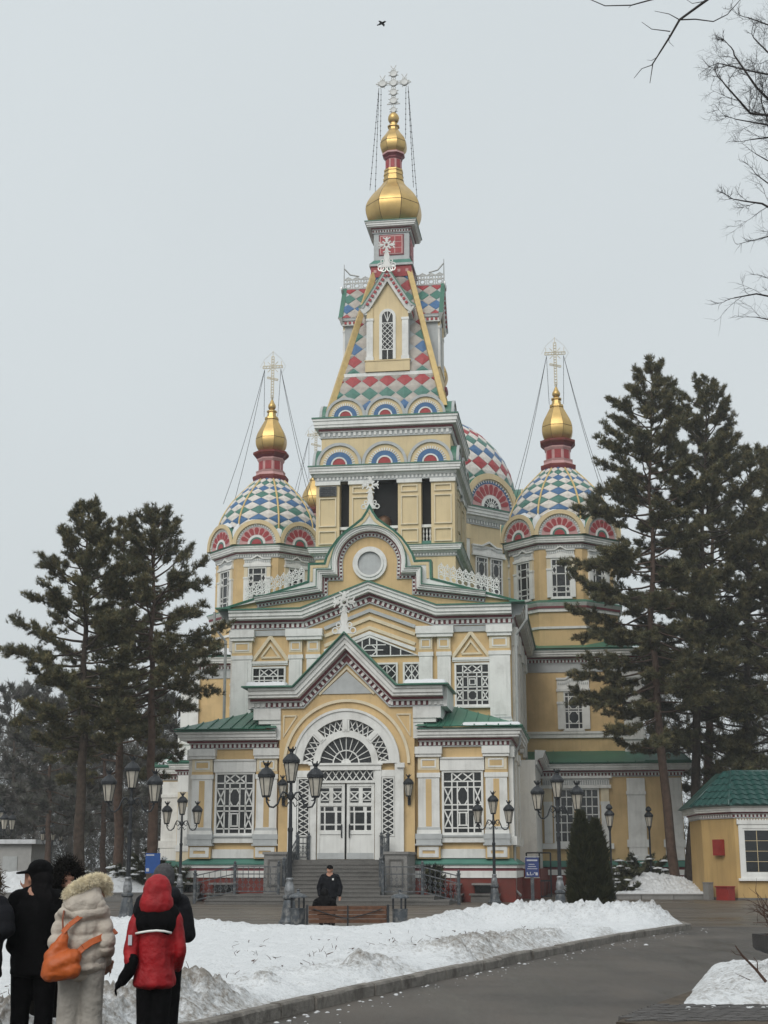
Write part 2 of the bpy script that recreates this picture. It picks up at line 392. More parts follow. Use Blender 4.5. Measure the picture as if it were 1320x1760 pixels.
for sd in (-1, 1):
    for cx in (3.95, 7.18):
        x = sd*cx
        pedestal(x, 0, 1.1, 1.98, 3.0)
        pilaster(x, 0, 1.02, 3.12, 6.72)
        MB().box(x-.62, x+.62, -.36, 0, 6.72, 6.86).box(x-.66, x+.66, -.42, 0, 6.86, 7.2).build('impost', ['white'], CATH, fix=False)
    window(sd*5.56, 0, 3.18, 1.78, 2.8, 'A', bar=.06)
    MB().box(sd*5.56-1.06, sd*5.56+1.06, -.2, 0, 6.08, 6.62).box(sd*5.56-1.06, sd*5.56+1.06, -.26, 0, 6.62, 6.70).build('lintel', ['white'], CATH, fix=False)
    MB().box(sd*5.56-1.05, sd*5.56+1.05, -.2, 0, 2.72, 2.98, 0).box(sd*5.56-1.05, sd*5.56+1.05, -.14, 0, 2.0, 2.42, 0).box(sd*5.56-1.08, sd*5.56+1.08, -.27, 0, 2.98, 3.06, 1).build('sill_panel', ['white', 'grey_trim'], CATH, fix=False)
    # side wall pilasters of the porch
    for cy_ in (.6, 3.4, 6.3):
        xx = sd*7.75
        B('pilaster', ['white'], (min(xx, xx+sd*.22), max(xx, xx+sd*.22), cy_-.45, cy_+.45, 3.0, 6.7), (min(xx, xx+sd*.3), max(xx, xx+sd*.3), cy_-.52, cy_+.52, 6.7, 7.2),
          (min(xx, xx+sd*.34), max(xx, xx+sd*.34), cy_-.52, cy_+.52, 2.6, 3.0))
    if sd < 0: pth = [(-7.75, 7.0), (-7.75, 0), (-3.45, 0)]
    else: pth = [(3.45, 0), (7.75, 0), (7.75, 7.0)]
    cornice(pth, 'xy', 7.2, .85, 1.0, -1)
    if sd > 0: MB().tube([(8.35, .3, 7.9), (8.3, .3, 7.3), (7.95, .5, 6.6), (7.95, .5, .55), (8.2, .2, .3)], .07, 8).build('downpipe', ['pipe'], CATH)
# porch roofs: standing-seam panels on the front slope, hip panels on the side
def roof_strip(name, quad, m='green_metal', th=.05, par=None, seam=True):
    a, b, c, d = [Vector(p) for p in quad]; n = (b-a).cross(d-a)
    if n.length < 1e-6: n = (c-a).cross(d-a)
    n = n.normalized()
    if n.z < 0: n = -n
    mb = MB(); vs = [a, b, c, d]; mb.add(vs+[v-n*th for v in vs], [(0,1,2,3),(7,6,5,4),(0,4,5,1),(1,5,6,2),(2,6,7,3),(3,7,4,0)])
    if seam: mb.bar(b+n*.02, c+n*.02, .05, .07, 0, n)
    return mb.build(name, [m], par or CATH)
for sd in (-1, 1):
    NS = 9; A0, PX, BX = 3.35, 4.75, 8.52
    yf, yp, ze, zp = -.88, 3.6, 8.14, 9.55
    def top(x):
        k = (x-A0)/(PX-A0) if x < PX else (BX-x)/(BX-PX); k = max(0, min(1, k))
        return (x, yf+(yp-yf)*k, ze+(zp-ze)*k)
    xs = sorted(set([A0+(BX-A0)*i/NS for i in range(NS+1)]+[PX]))
    for a, b in zip(xs[:-1], xs[1:]):
        ta, tb = top(a), top(b)
        q = [(sd*a, yf, ze), (sd*b, yf, ze), (sd*tb[0], tb[1], tb[2]+.004), (sd*ta[0], ta[1], ta[2]+.004)]
        roof_strip('roof_panel', q)
    for i in range(4):
        y0, y1 = yf+(7-yf)*i/4, yf+(7-yf)*(i+1)/4
        def tp(y):
            k = min(1, (y-yf)/(yp-yf)); return (sd*(BX+(PX-BX)*k), max(y, yf), ze+(zp-ze)*k)
        roof_strip('roof_panel', [(sd*BX, y0, ze), (sd*BX, y1, ze), tp(y1), tp(y0)], par=CATH)
# =================================================== portal bay (front plane y = -.45)
YP = -.45
MB().prism([(-3.3, 1.9), (3.3, 1.9), (3.3, 9.1), (2.2, 9.15), (0, 11.3), (-2.2, 9.15), (-3.3, 9.1)], YP, 3.0).build('portal_wall', ['ochre'], CATH)
cornice([(-4.75, 9.1), (-2.1, 9.1), (0, 11.25), (2.1, 9.1), (4.75, 9.1)], 'xz', YP, .98, 1.15)
for sd in (-1, 1):
    B('bracket_block', ['white'], *[(min(sd*3.25, sd*4.6), max(sd*3.25, sd*4.6), YP-.12, 3.0, 8.56, 9.1), (min(sd*3.25, sd*4.35), max(sd*3.25, sd*4.35), YP-.06, 3.0, 8.36, 8.56), (min(sd*3.25, sd*3.75), max(sd*3.25, sd*3.75), YP-.02, 2.9, 7.6, 8.36)])
    B('cornice_return', ['white'], (*sorted((sd*4.0, sd*4.9)), YP-.1, 3.0, 9.1, 10.06))
tp = [(-2.9, 10.12), (-2.53, 10.12), (0, 12.72), (2.53, 10.12), (2.9, 10.12)]
MB().prism(tp+[(x, z-.07) for x, z in tp[::-1]], YP-.98, 6.98).build('portal_roof', ['green_metal'], CATH)
for sd in (-1, 1):
    MB().box(*sorted((sd*2.9, sd*5.05)), YP-.98, 3.0, 10.06, 10.13).build('roof_panel', ['green_metal'], CATH, fix=False)
# arch mouldings and tympanum
AC = (0, 6.42)
o = MB().ring(AC, 2.96, 3.1, YP-.1, YP, 0, PI, 40).build('arch_moulding', ['cream'], CATH)
MB().prism([(-1.25, 9.78), (1.25, 9.78), (0, 10.88)], YP-.06, YP).build('tympanum', ['grey_trim'], CATH)
frame_t = MB().sweep([(-1.32, 9.72), (0, 10.97), (1.32, 9.72)], [(0, 0), (0, .09), (.1, .09), (.1, 0)], 0, 'xz', YP).build('tympanum_frame', ['cream'], CATH)
for sd in (-1, 1):
    MB().sweep([(sd*2.45, 8.75), (sd*3.1, 8.75), (sd*3.1, 7.75), (sd*2.45, 8.75)], [(-.03, 0), (-.03, .05), (.04, .05), (.04, 0)], 0, 'xz', YP).build('spandrel_moulding', ['cream'], CATH)
MB().ring(AC, 2.1, 2.62, YP-.26, YP, 0, PI, 40).ring(AC, 2.5, 2.62, YP-.32, YP-.26, 0, PI, 40).build('arch_ring', ['white'], CATH)
o = MB().ring(AC, 1.26, 1.58, YP-.22, YP, 0, PI, 36).build('arch_ring', ['white'], CATH)
for k, (a0, a1) in enumerate([(3, 38), (50, 85), (95, 130), (142, 177)]):
    a0, a1 = R(a0), R(a1)
    g = MB().ring(AC, 1.6, 2.08, YP-.05, YP-.01, a0, a1, 8).build('fanlight', ['glass'], CATH)
    l = MB(); P_ = lambda r, a: (AC[0]+r*math.cos(a), YP-.09, AC[1]+r*math.sin(a))
    nn = 4
    for i in range(nn):
        b0, b1 = a0+(a1-a0)*i/nn, a0+(a1-a0)*(i+1)/nn
        l.bar(P_(1.58, b0), P_(2.1, b1), .045, .05).bar(P_(2.1, b0), P_(1.58, b1), .045, .05)
    l.build('lattice', ['white'], g, fix=False)
for a in (R(44), R(90), R(136)):
    c, s_ = math.cos(a), math.sin(a); mb = MB()
    mb.bar((1.52*c, YP-.13, AC[1]+1.52*s_), (2.2*c, YP-.13, AC[1]+2.2*s_), .34, .24).bar((1.6*c, YP-.26, AC[1]+1.6*s_), (2.1*c, YP-.26, AC[1]+2.1*s_), .16, .05)
    mb.build('arch_keyblock', ['white'], CATH)
for a in (R(1.5), R(178.5)):
    c, s_ = math.cos(a), math.sin(a)
    MB().bar((1.5*c, YP-.13, AC[1]+1.5*s_), (2.2*c, YP-.13, AC[1]+2.2*s_), .12, .24).build('arch_keyblock', ['white'], CATH)
g = MB().prism([(0, 6.42)]+[(1.27*math.cos(PI*i/24), 6.42+1.27*math.sin(PI*i/24)) for i in range(25)], YP-.04, YP-.01).build('fanlight', ['glass'], CATH)
l = MB().ring(AC, .6, .66, YP-.09, YP-.045, 0, PI, 20).ring(AC, 0.02, .24, YP-.1, YP-.045, 0, PI, 12)
for i in range(1, 12):
    a = PI*i/12; l.bar((.64*math.cos(a), YP-.07, AC[1]+.64*math.sin(a)), (1.27*math.cos(a), YP-.07, AC[1]+1.27*math.sin(a)), .035, .05)
for i in range(11):
    a, b = PI*(i+.5)/12, PI*(i+1)/12
for i in range(1, 6):
    a = PI*i/6; l.bar((.2*math.cos(a), YP-.07, AC[1]+.2*math.sin(a)), (.62*math.cos(a), YP-.07, AC[1]+.62*math.sin(a)), .035, .05)
l.build('lattice', ['white'], g, fix=False)
# white portal frame around the doors
for sd in (-1, 1):
    q = lambda a, b: (min(sd*a, sd*b), max(sd*a, sd*b))
    B('door_pier', ['white'], (*q(1.42, 1.72), YP-.2, YP, 1.92, 6.1), (*q(2.38, 2.8), YP-.22, YP, 1.92, 6.42), (*q(1.72, 2.38), YP-.16, YP, 1.92, 2.98), (*q(1.72, 2.38), YP-.16, YP, 5.78, 6.1), (*q(2.5, 2.86), YP-.32, YP-.22, 6.2, 6.42))
    w = window(sd*2.05, YP-.02, 3.06, .5, 2.64, '', bar=.05, fw=.06, sill=False)
    l = MB(); n = 5
    for i in range(n):
        z0, z1 = 2.64*i/n, 2.64*(i+1)/n; zm = (z0+z1)/2
        for a, b in (((-.25, z0), (.25, zm)), ((.25, zm), (-.25, z1)), ((.25, z0), (-.25, zm)), ((-.25, zm), (.25, z1))):
            l.bar((a[0], -.07, a[1]), (b[0], -.07, b[1]), .045, .05)
    l.build('lattice', ['white'], w, fix=False)
B('transom', ['white'], (-1.72, 1.72, YP-.24, YP, 6.1, 6.42), (-1.8, 1.8, YP-.3, YP-.24, 6.34, 6.44), (-1.42, 1.42, YP-.18, YP, 5.5, 5.62), (-1.42, -1.34, YP-.16, YP, 5.62, 6.1), (1.34, 1.42, YP-.16, YP, 5.62, 6.1))
g = MB().box(-1.34, 1.34, YP-.05, YP-.01, 5.62, 6.1).build('transom_light', ['glass'], CATH, fix=False)
l = MB()
for i in range(8):
    x0, x1 = -1.34+2.68*i/8, -1.34+2.68*(i+1)/8
    l.bar((x0, YP-.08, 5.62), (x1, YP-.08, 6.1), .045, .05).bar((x0, YP-.08, 6.1), (x1, YP-.08, 5.62), .045, .05)
l.build('lattice', ['white'], g, fix=False)
for sd in (-1, 1):      # door leaves
    x0, x1 = (.05, 1.38) if sd > 0 else (-1.38, -.05)
    mb = MB().box(x0, x1, YP-.06, YP-.02, 1.94, 5.48); w_ = x1-x0
    d = mb.build('door', ['white'], CATH, fix=False)
    f = frame(MB(), x0, x1, 1.95, 5.47, .13, YP-.1, YP-.06); f.box(x0+.13, x1-.13, YP-.1, YP-.06, 3.1, 3.26).box(x0+.13, x1-.13, YP-.1, YP-.06, 4.42, 4.56)
    f.build('rail', ['white'], d, fix=False)
    cx = (x0+x1)/2
    for (a, b, c, e) in [(-.5, -.1, 5.12, 5.26), (.1, .5, 5.12, 5.26), (-.5, -.1, 4.72, 5.06), (.1, .5, 4.72, 5.06), (-.5, -.1, 4.58, 4.66), (.1, .5, 4.58, 4.66),
                         (-.5, -.36, 4.2, 4.38), (-.28, .12, 4.2, 4.38), (.3, .5, 4.2, 4.38), (-.5, -.34, 3.6, 4.12), (-.26, .18, 3.6, 4.12), (.3, .5, 3.6, 4.12), (-.5, -.34, 3.3, 3.52), (-.26, .18, 3.3, 3.52), (.3, .5, 3.3, 3.52)]:
        MB().box(cx+a, cx+b, YP-.075, YP-.062, c, e).build('pane', ['glass'], d, fix=False)
    l = MB()
    for a, b in ((-.5, -.1), (.1, .5)):
        l.bar((cx+a, YP-.09, 4.72), (cx+b, YP-.09, 5.06), .06, .03).bar((cx+a, YP-.09, 5.06), (cx+b, YP-.09, 4.72), .06, .03)
    l.build('lattice', ['white'], d, fix=False)
    B('kick_plate', 'grey_trim', (x0+.03, x1-.03, YP-.11, YP-.102, 1.97, 2.24), par=d)
    hx = x0+.14 if sd > 0 else x1-.14
    MB().tube([(hx, YP-.1, 2.95), (hx, YP-.18, 3.0), (hx, YP-.18, 3.5), (hx, YP-.1, 3.55)], .03, 6).build('handle', ['iron'], d)
B('door_gap', 'dark', (-.05, .05, YP-.03, YP-.015, 1.95, 5.46))
# white lace cross finial
def lace_cross(name, h, loc, par=None, rz=0.0):
    mb = MB(); y0, y1 = -.04, .04; w = h*.05
    def oring(cx, cz, r, t): mb.ring((cx, cz), r-t, r, y0, y1, 0, 2*PI, 14)
    mb.prism([(-h*.16, 0), (h*.16, 0), (h*.06, h*.2), (h*.09, h*.34), (h*.05, h*.5), (-h*.05, h*.5), (-h*.09, h*.34), (-h*.06, h*.2)], y0, y1)
    for sx_ in (-1, 1): oring(sx_*h*.2, h*.07, h*.08, h*.03); oring(sx_*h*.13, h*.2, h*.06, h*.025)
    c = h*.72
    oring(0, c, h*.10, h*.05)
    for a in range(8):
        an = a*PI/4; L = h*.25 if a % 2 == 0 else h*.17
        ca, sa = math.cos(an), math.sin(an)
        mb.bar((ca*h*.07, 0, c+sa*h*.07), (ca*L, 0, c+sa*L), w*.8, .1)
        if a % 2 == 0:
            for t in (-.45, .45): mb.bar((ca*L*.72, 0, c+sa*L*.72), (math.cos(an+t)*L*1.05, 0, c+math.sin(an+t)*L*1.05), w*.6, .09)
            oring(ca*L*.62, c+sa*L*.62, h*.05, h*.025)
    return mb.build(name, ['white'], par or CATH, loc=loc, rz=rz, fix=False)
lace_cross('cross_finial', 2.15, (0, YP-.9, 12.6))

# =================================================== main block (front plane y = 7)
YM = 7.0
B('nave_wall', 'ochre', (-7.65, 7.65, YM, 24, 0, 15.3))
cornice([(-7.75, 14.25), (-3.55, 14.25), (0, 15.58), (3.55, 14.25), (7.75, 14.25)], 'xz', YM, 1.06, 1.05)
for sd in (-1, 1):
    cornice([(7.65, 24), (7.65, YM-.02)] if sd > 0 else [(-7.65, YM-.02), (-7.65, 24)], 'xy', 14.25, 1.06, 1.05, 1)
    MB().box(min(sd*7.65, sd*8.47), max(sd*7.65, sd*8.47), YM-.84, 24, 15.34, 15.42).build('eaves_board', ['green_metal'], CATH, fix=False)
    for cx, w in ((7.05, 1.1), (4.06, .72), (3.08, .72)):
        x = sd*cx
        pilaster(x, YM, w, 9.0, 13.62, .26, strip=False, cap=.8)
        B('pilaster_face', 'white', (x-w*.3, x+w*.3, YM-.24, YM-.2, 9.4, 12.5))
    B('impost', ['white'], (*sorted((sd*2.6, sd*4.55)), YM-.4, YM, 13.62, 13.8), (*sorted((sd*2.55, sd*4.6)), YM-.46, YM, 13.8, 14.2))
    B('impost', ['white'], (*sorted((sd*6.4, sd*7.7)), YM-.36, YM, 13.62, 13.8), (*sorted((sd*6.35, sd*7.75)), YM-.44, YM, 13.8, 14.2))
    B('frieze', 'grey_trim', (*sorted((sd*4.6, sd*6.35)), YM-.1, YM, 13.9, 14.2))
    window(sd*5.56, YM, 9.98, 1.7, 2.12, 'B', bar=.06)
    MB().sweep([(sd*5.5-1.0, 12.5), (sd*5.5, 13.85), (sd*5.5+1.0, 12.5)], [(-.08, 0), (-.08, .14), (.03, .14), (.03, .08), (.10, .08), (.10, 0)], 0, 'xz', YM).build('pediment', ['cream'], CATH)
    MB().sweep([(sd*5.5-.5, 12.72), (sd*5.5, 13.38), (sd*5.5+.5, 12.72), (sd*5.5-.5, 12.72)], [(-.04, 0), (-.04, .08), (.06, .08), (.06, 0)], 0, 'xz', YM).build('pediment_moulding', ['cream'], CATH)
    B('string_course', ['white'], (*sorted((sd*4.5, sd*6.5)), YM-.12, YM, 12.28, 12.36), (*sorted((sd*4.5, sd*6.5)), YM-.16, YM, 12.36, 12.5))
    # side wall piers
    for yy in (8.2, 11.5, 15, 19):
        B('pilaster', ['white'], (*sorted((sd*7.65, sd*7.9)), yy-.5, yy+.5, 8, 13.2), (*sorted((sd*7.65, sd*8.0)), yy-.58, yy+.58, 13.2, 14.2))
    MB().tube([(sd*8.55, YM-.6, 15.2), (sd*8.55, YM-.6, 14.4), (sd*7.95, YM-.35, 13.6), (sd*7.92, YM-.35, 8.2)], .08, 8).build('downpipe', ['pipe'], CATH)
# chevron mouldings and the gabled window behind the portal
for (dz, m, t) in ((0, 'grey_trim', .12), (-.42, 'cream', .1), (-.95, 'cream', .1), (-1.25, 'white', .14)):
    MB().sweep([(-2.5, 14.25+dz), (0, 15.2+dz), (2.5, 14.25+dz)], [(-.1, 0), (-.1, t), (.08, t), (.08, 0)], 0, 'xz', YM).build('chevron_moulding', [m], CATH)
g = MB().prism([(-2.45, 12.7), (2.45, 12.7), (0, 13.72)], YM-.05, YM).build('gable_window', ['glass'], CATH)
l = MB().sweep([(-2.6, 12.68), (0, 13.76), (2.6, 12.68), (-2.6, 12.68)], [(-.06, 0), (-.06, .12), (.06, .12), (.06, 0)], 0, 'xz', YM)
for x in (-1.7, -1.15, -.4, .4, 1.15, 1.7): l.bar((x, YM-.07, 12.7), (x, YM-.07, 12.7+1.02*(1-abs(x)/2.45)), .06, .05)
l.bar((0, YM-.07, 13.3), (0, YM-.07, 13.72), .06, .05)
for x in (-1.15, 0): l.bar((max(x, -1.1), YM-.07, 13.0 if x else 13.28), (x+1.9 if x else .9, YM-.07, 13.0 if x else 13.28), .05, .05)
for a in range(8): l.bar((.36*math.cos(PI/8+a*PI/4), YM-.07, 12.99+.3*math.sin(PI/8+a*PI/4)), (.36*math.cos(PI/8+(a+1)*PI/4), YM-.07, 12.99+.3*math.sin(PI/8+(a+1)*PI/4)), .05, .05)
l.build('lattice', ['white'], g, fix=False)
for x in (-2.3, 2.3): window(x, YM, 11.2, .75, 1.0, 'G', bar=.05)
window(-.75, YM, 11.2, 1.0, 1.0, 'G', bar=.05); window(.95, YM, 11.2, 1.0, 1.0, 'G', bar=.05)
# upper keel-shaped gable
half = [(0, 21.05), (.16, 20.72), (.42, 20.32), (.85, 19.98), (1.35, 19.62), (1.8, 19.18), (2.15, 18.68), (2.4, 18.22), (2.5, 17.85), (3.38, 17.85), (3.4, 16.85), (8.3, 15.42)]
outer = [(-x, z) for x, z in half[::-1]]+half[1:]
MB().prism(outer+[(8.3, 15.3), (-8.3, 15.3)], YM+.02, YM+.5).build('keel_gable', ['ochre'], CATH)
C0 = (0.0, 17.8)
inner_arc = lambda r, a: (C0[0]+r*math.cos(R(a)), C0[1]+r*math.sin(R(a)))
ipath = [(-6.3, 15.48), (-2.34, 16.02), (-2.34, 16.9), (-1.49, 16.9)]+[inner_arc(1.52, 190-200*i/28) for i in range(29)]+[(1.49, 16.9), (2.34, 16.9), (2.34, 16.02), (6.3, 15.48)]
cornice(ipath, 'xz', YM+.02, .56, .85, pitch=.34)
ib = [(-6.4, 15.78), (-2.62, 16.3), (-2.62, 17.1), (-1.75, 17.12)]+[inner_arc(2.0, a) for a in (188, 175, 162, 148, 134, 118, 104)]+[inner_arc(2.0, 90)]
ob = [(-x, z) for x, z in half[::-1]]
pairs = list(zip(ob, [ib[0], ib[1], ib[2], ib[3]]+ib[4:])) ; pairs = pairs[:12]
allp = pairs+[((-a[0], a[1]), (-b[0], b[1])) for a, b in pairs[::-1]][1:]
mb = MB(); yb = YM-.2
for (a, b), (c, d) in zip(allp[:-1], allp[1:]):
    mb.add([(a[0], yb, a[1]), (c[0], yb, c[1]), (d[0], yb, d[1]), (b[0], yb, b[1])], [(0, 1, 2, 3)], 0)
    mb.add([(a[0], yb, a[1]), (c[0], yb, c[1]), (c[0], YM+.02, c[1]), (a[0], YM+.02, a[1])], [(0, 1, 2, 3)], 0)
    mb.add([(b[0], yb, b[1]), (d[0], yb, d[1]), (d[0], YM+.02, d[1]), (b[0], YM+.02, b[1])], [(0, 1, 2, 3)], 0)
mb.build('bargeboard', ['white'], CATH)
inl = [(x*.955, z-.17) for x, z in outer]
MB().sweep(outer, [(-.06, -.5), (-.06, .24), (.05, .27), (.05, -.5)], [0, 0, 0], 'xz', YM).build('gable_coping', ['green_metal'], CATH)
MB().sweep(outer[1:-1], [(-.24, .2), (-.24, .24), (-.1, .24), (-.1, .2)], [0, 0, 0], 'xz', YM).build('gable_edging', ['sand'], CATH)
md = MB().ring(C0, .72, .95, YM-.14, YM+.02, 0, 2*PI, 36).ring(C0, .66, .78, YM-.2, YM-.14, 0, 2*PI, 36).build('medallion', ['white'], CATH)
MB().lathe([(0, .0), (.66, 0)], 32).build('medallion_disc', ['grey_trim'], md).matrix_local = Matrix.Translation((C0[0], YM-.06, C0[1])) @ Matrix.Rotation(R(90), 4, 'X')
lace_cross('cross_finial', 1.9, (0, YM+.1, 20.95))
# nave roof behind the keel gable
MB().prism([(-8.3, 15.42), (8.3, 15.42), (0, 17.4)], YM+.5, 24).build('nave_roof', ['green_metal'], CATH)
# fretwork crest on the gable slopes
def fretwork(p0, p1, h=.62, pitch=.34, par=None, m='white', th=.05):
    p0 = Vector(p0); p1 = Vector(p1); d = p1-p0; L = d.length; d.normalize(); up = Vector((0, 0, 1)); mb = MB(); n = max(2, int(L/pitch)); st = L/n
    nrm = d.cross(up).normalized()
    def circ(c, r, w):
        pts = [c+d*(r*math.cos(a*PI/4))+up*(r*math.sin(a*PI/4)) for a in range(9)]
        for a, b in zip(pts[:-1], pts[1:]): mb.bar(a, b, w, th, 0, nrm)
    for f_ in (.04, .5, .8): mb.bar(p0+up*h*f_, p1+up*h*f_, th, th, 0, nrm)
    for i in range(n):
        c = p0+d*(st*(i+.5)); e_ = p0+d*(st*i)
        circ(c+up*h*.28, min(st*.46, h*.2), th*1.1); circ(c+up*h*.64, min(st*.3, h*.13), th)
        mb.bar(e_, e_+up*h*.8, th, th, 0, nrm); mb.bar(c+up*h*.8, c+up*h*1.02, th, th, 0, nrm)
        mb.bar(e_+up*h*.8, c+up*h*.98, th*.8, th, 0, nrm).bar(c+up*h*.98, e_+d*st+up*h*.8, th*.8, th, 0, nrm)
    o = mb.build('fretwork', [m], par or CATH, fix=False); return stuff(o)
for sd in (-1, 1):
    fretwork((sd*3.75, YM+.35, 16.75), (sd*7.1, YM+.35, 15.75), 1.1)
# =================================================== bell tower (axis x=0, y=17.2, half width 4.2)
TY = 17.2; HW = 4.2
def sq(h, cy=TY, cx=0): return [(cx-h, cy-h), (cx+h, cy-h), (cx+h, cy+h), (cx-h, cy+h)]
B('tower_base', 'sand', (-4.2, 4.2, TY-4.2, TY+4.2, 15, 19.5))
cornice(sq(4.2), 'xy', 19.42, .68, .6, -1, True, soft=1)
B('belfry_floor', 'sand', (-4.15, 4.15, TY-4.15, TY+4.15, 19.5, 20.16))
B('belfry_dark_core', 'dark', (-3.5, 3.5, TY-3.5, TY+3.5, 20.17, 24.2))  # solid near-black core standing in for the shade inside the open belfry
def rot_parts(k, x0, x1, d0, d1):   # box on side k: x along side, d outward distance from axis
    if k == 0: return (x0, x1, TY-d1, TY-d0)
    if k == 1: return (d0, d1, TY+x0, TY+x1)
    if k == 2: return (-x1, -x0, TY+d0, TY+d1)
    return (-d1, -d0, TY-x1, TY-x0)
def belfry_panel(mb, k, x0, x1, z0, z1):
    for a, b, c, d in ((x0, x1, z0, z0+.07), (x0, x1, z1-.07, z1), (x0, x0+.07, z0+.07, z1-.07), (x1-.07, x1, z0+.07, z1-.07)):
        bx = rot_parts(k, a, b, HW-.02, HW+.06); mb.box(*bx, c, d)
for k in range(4):
    for x0, x1, corner in ((-HW, -2.78, 1), (-2.18, -.78, 0), (.78, 2.18, 0), (2.78, HW, 1)):
        if corner and k in (1, 3): 
            x0, x1 = (max(x0, -HW+1.42), x1) if x0 < 0 else (x0, min(x1, HW-1.42))
            if x1-x0 < .05: continue
        d0 = HW-1.42 if corner else HW-.8
        b_ = rot_parts(k, x0, x1, d0, HW-.02)
        o = MB().box(*b_, 20.16, 24.2).build('belfry_pier', ['sand'], CATH, fix=False)
        mb = MB(); w0, w1 = (x0, x1)
        belfry_panel(mb, k, w0+.18, w1-.18, 20.32, 21.15); belfry_panel(mb, k, w0+.18, w1-.18, 21.4, 23.2); belfry_panel(mb, k, w0+.2, w1-.2, 23.42, 23.85)
        mb.build('panel_moulding', ['cream'], o, fix=False)
        c1 = MB().box(*rot_parts(k, w0-.06, w1+.06, HW-.1, HW+.1), 23.98, 24.2).build('pier_capital', ['white'], o, fix=False)
    for x0, x1 in ((-2.78, -2.18), (-.78, .78), (2.18, 2.78)):
        mb = MB().box(*rot_parts(k, x0, x1, HW-.5, HW-.2), 20.17, 20.42, 1).box(*rot_parts(k, x0, x1, HW-.5, HW-.2), 21.25, 21.42, 0)
        n = max(3, int((x1-x0)/.17))
        for i in range(n):
            xc = x0+(x1-x0)*(i+.5)/n; a = rot_parts(k, xc-.01, xc+.01, HW-.36, HW-.34); cx, cyy = (a[0]+a[1])/2, (a[2]+a[3])/2
            mb.lathe([(.045, 20.42), (.045, 20.5), (.03, 20.56), (.065, 20.72), (.03, 20.86), (.06, 21.0), (.035, 21.12), (.045, 21.25)], 6, (cx, cyy, 0), 0)
        mb.build('balustrade', ['white', 'flashing'], CATH, fix=False)
# corner piers on the flanks (full square corners)
for sx_ in (-1, 1):
    for sy_ in (-1, 1):
        pass
cornice(sq(HW), 'xy', 24.2, .92, .62, -1, True, soft=1)
B('tower_wall', 'sand', (-3.95, 3.95, TY-3.95, TY+3.95, 25.1, 27.1))
cornice(sq(3.95), 'xy', 27.02, 1.2, .72, -1, True, soft=2)
# keel arches ------------------------------------------------------
def arch_a(r):       # tower style: blue ring, white teeth, red half-disc
    o = MB().prism([(r*math.cos(PI*i/28), r*math.sin(PI*i/28)) for i in range(29)], -.12, .25).mesh('ornamental_arch', ['sand'])
    fixn(o); root = link('ornamental_arch', o, None)
    MB().ring((0, 0), r*.90, r*1.03, -.22, -.06, 0, PI, 28).build('arch_rim', ['grey_trim'], root)
    MB().ring((0, 0), r*.5, r*1.01, -.06, .85, 0, PI, 20).build('arch_vault', ['green_metal'], root)
    t = MB()
    for i in range(19):
        a = PI*(i+.5)/19; c, s_ = math.cos(a), math.sin(a); t.bar((r*.60*c, -.14, r*.60*s_), (r*.73*c, -.14, r*.73*s_), r*.055, .05)
    stuff(t.build('tooth_ring', ['white'], root, fix=False))
    MB().ring((0, 0), r*.36, r*.60, -.16, -.1, 0, PI, 24).build('blue_ring', ['tile_blue'], root)
    MB().ring((0, 0), r*.30, r*.37, -.18, -.1, 0, PI, 20).build('white_ring', ['white'], root)
    MB().prism([(r*.30*math.cos(PI*i/16), r*.30*math.sin(PI*i/16)) for i in range(17)], -.15, -.1).build('red_sun', ['tile_red'], root)
    return root
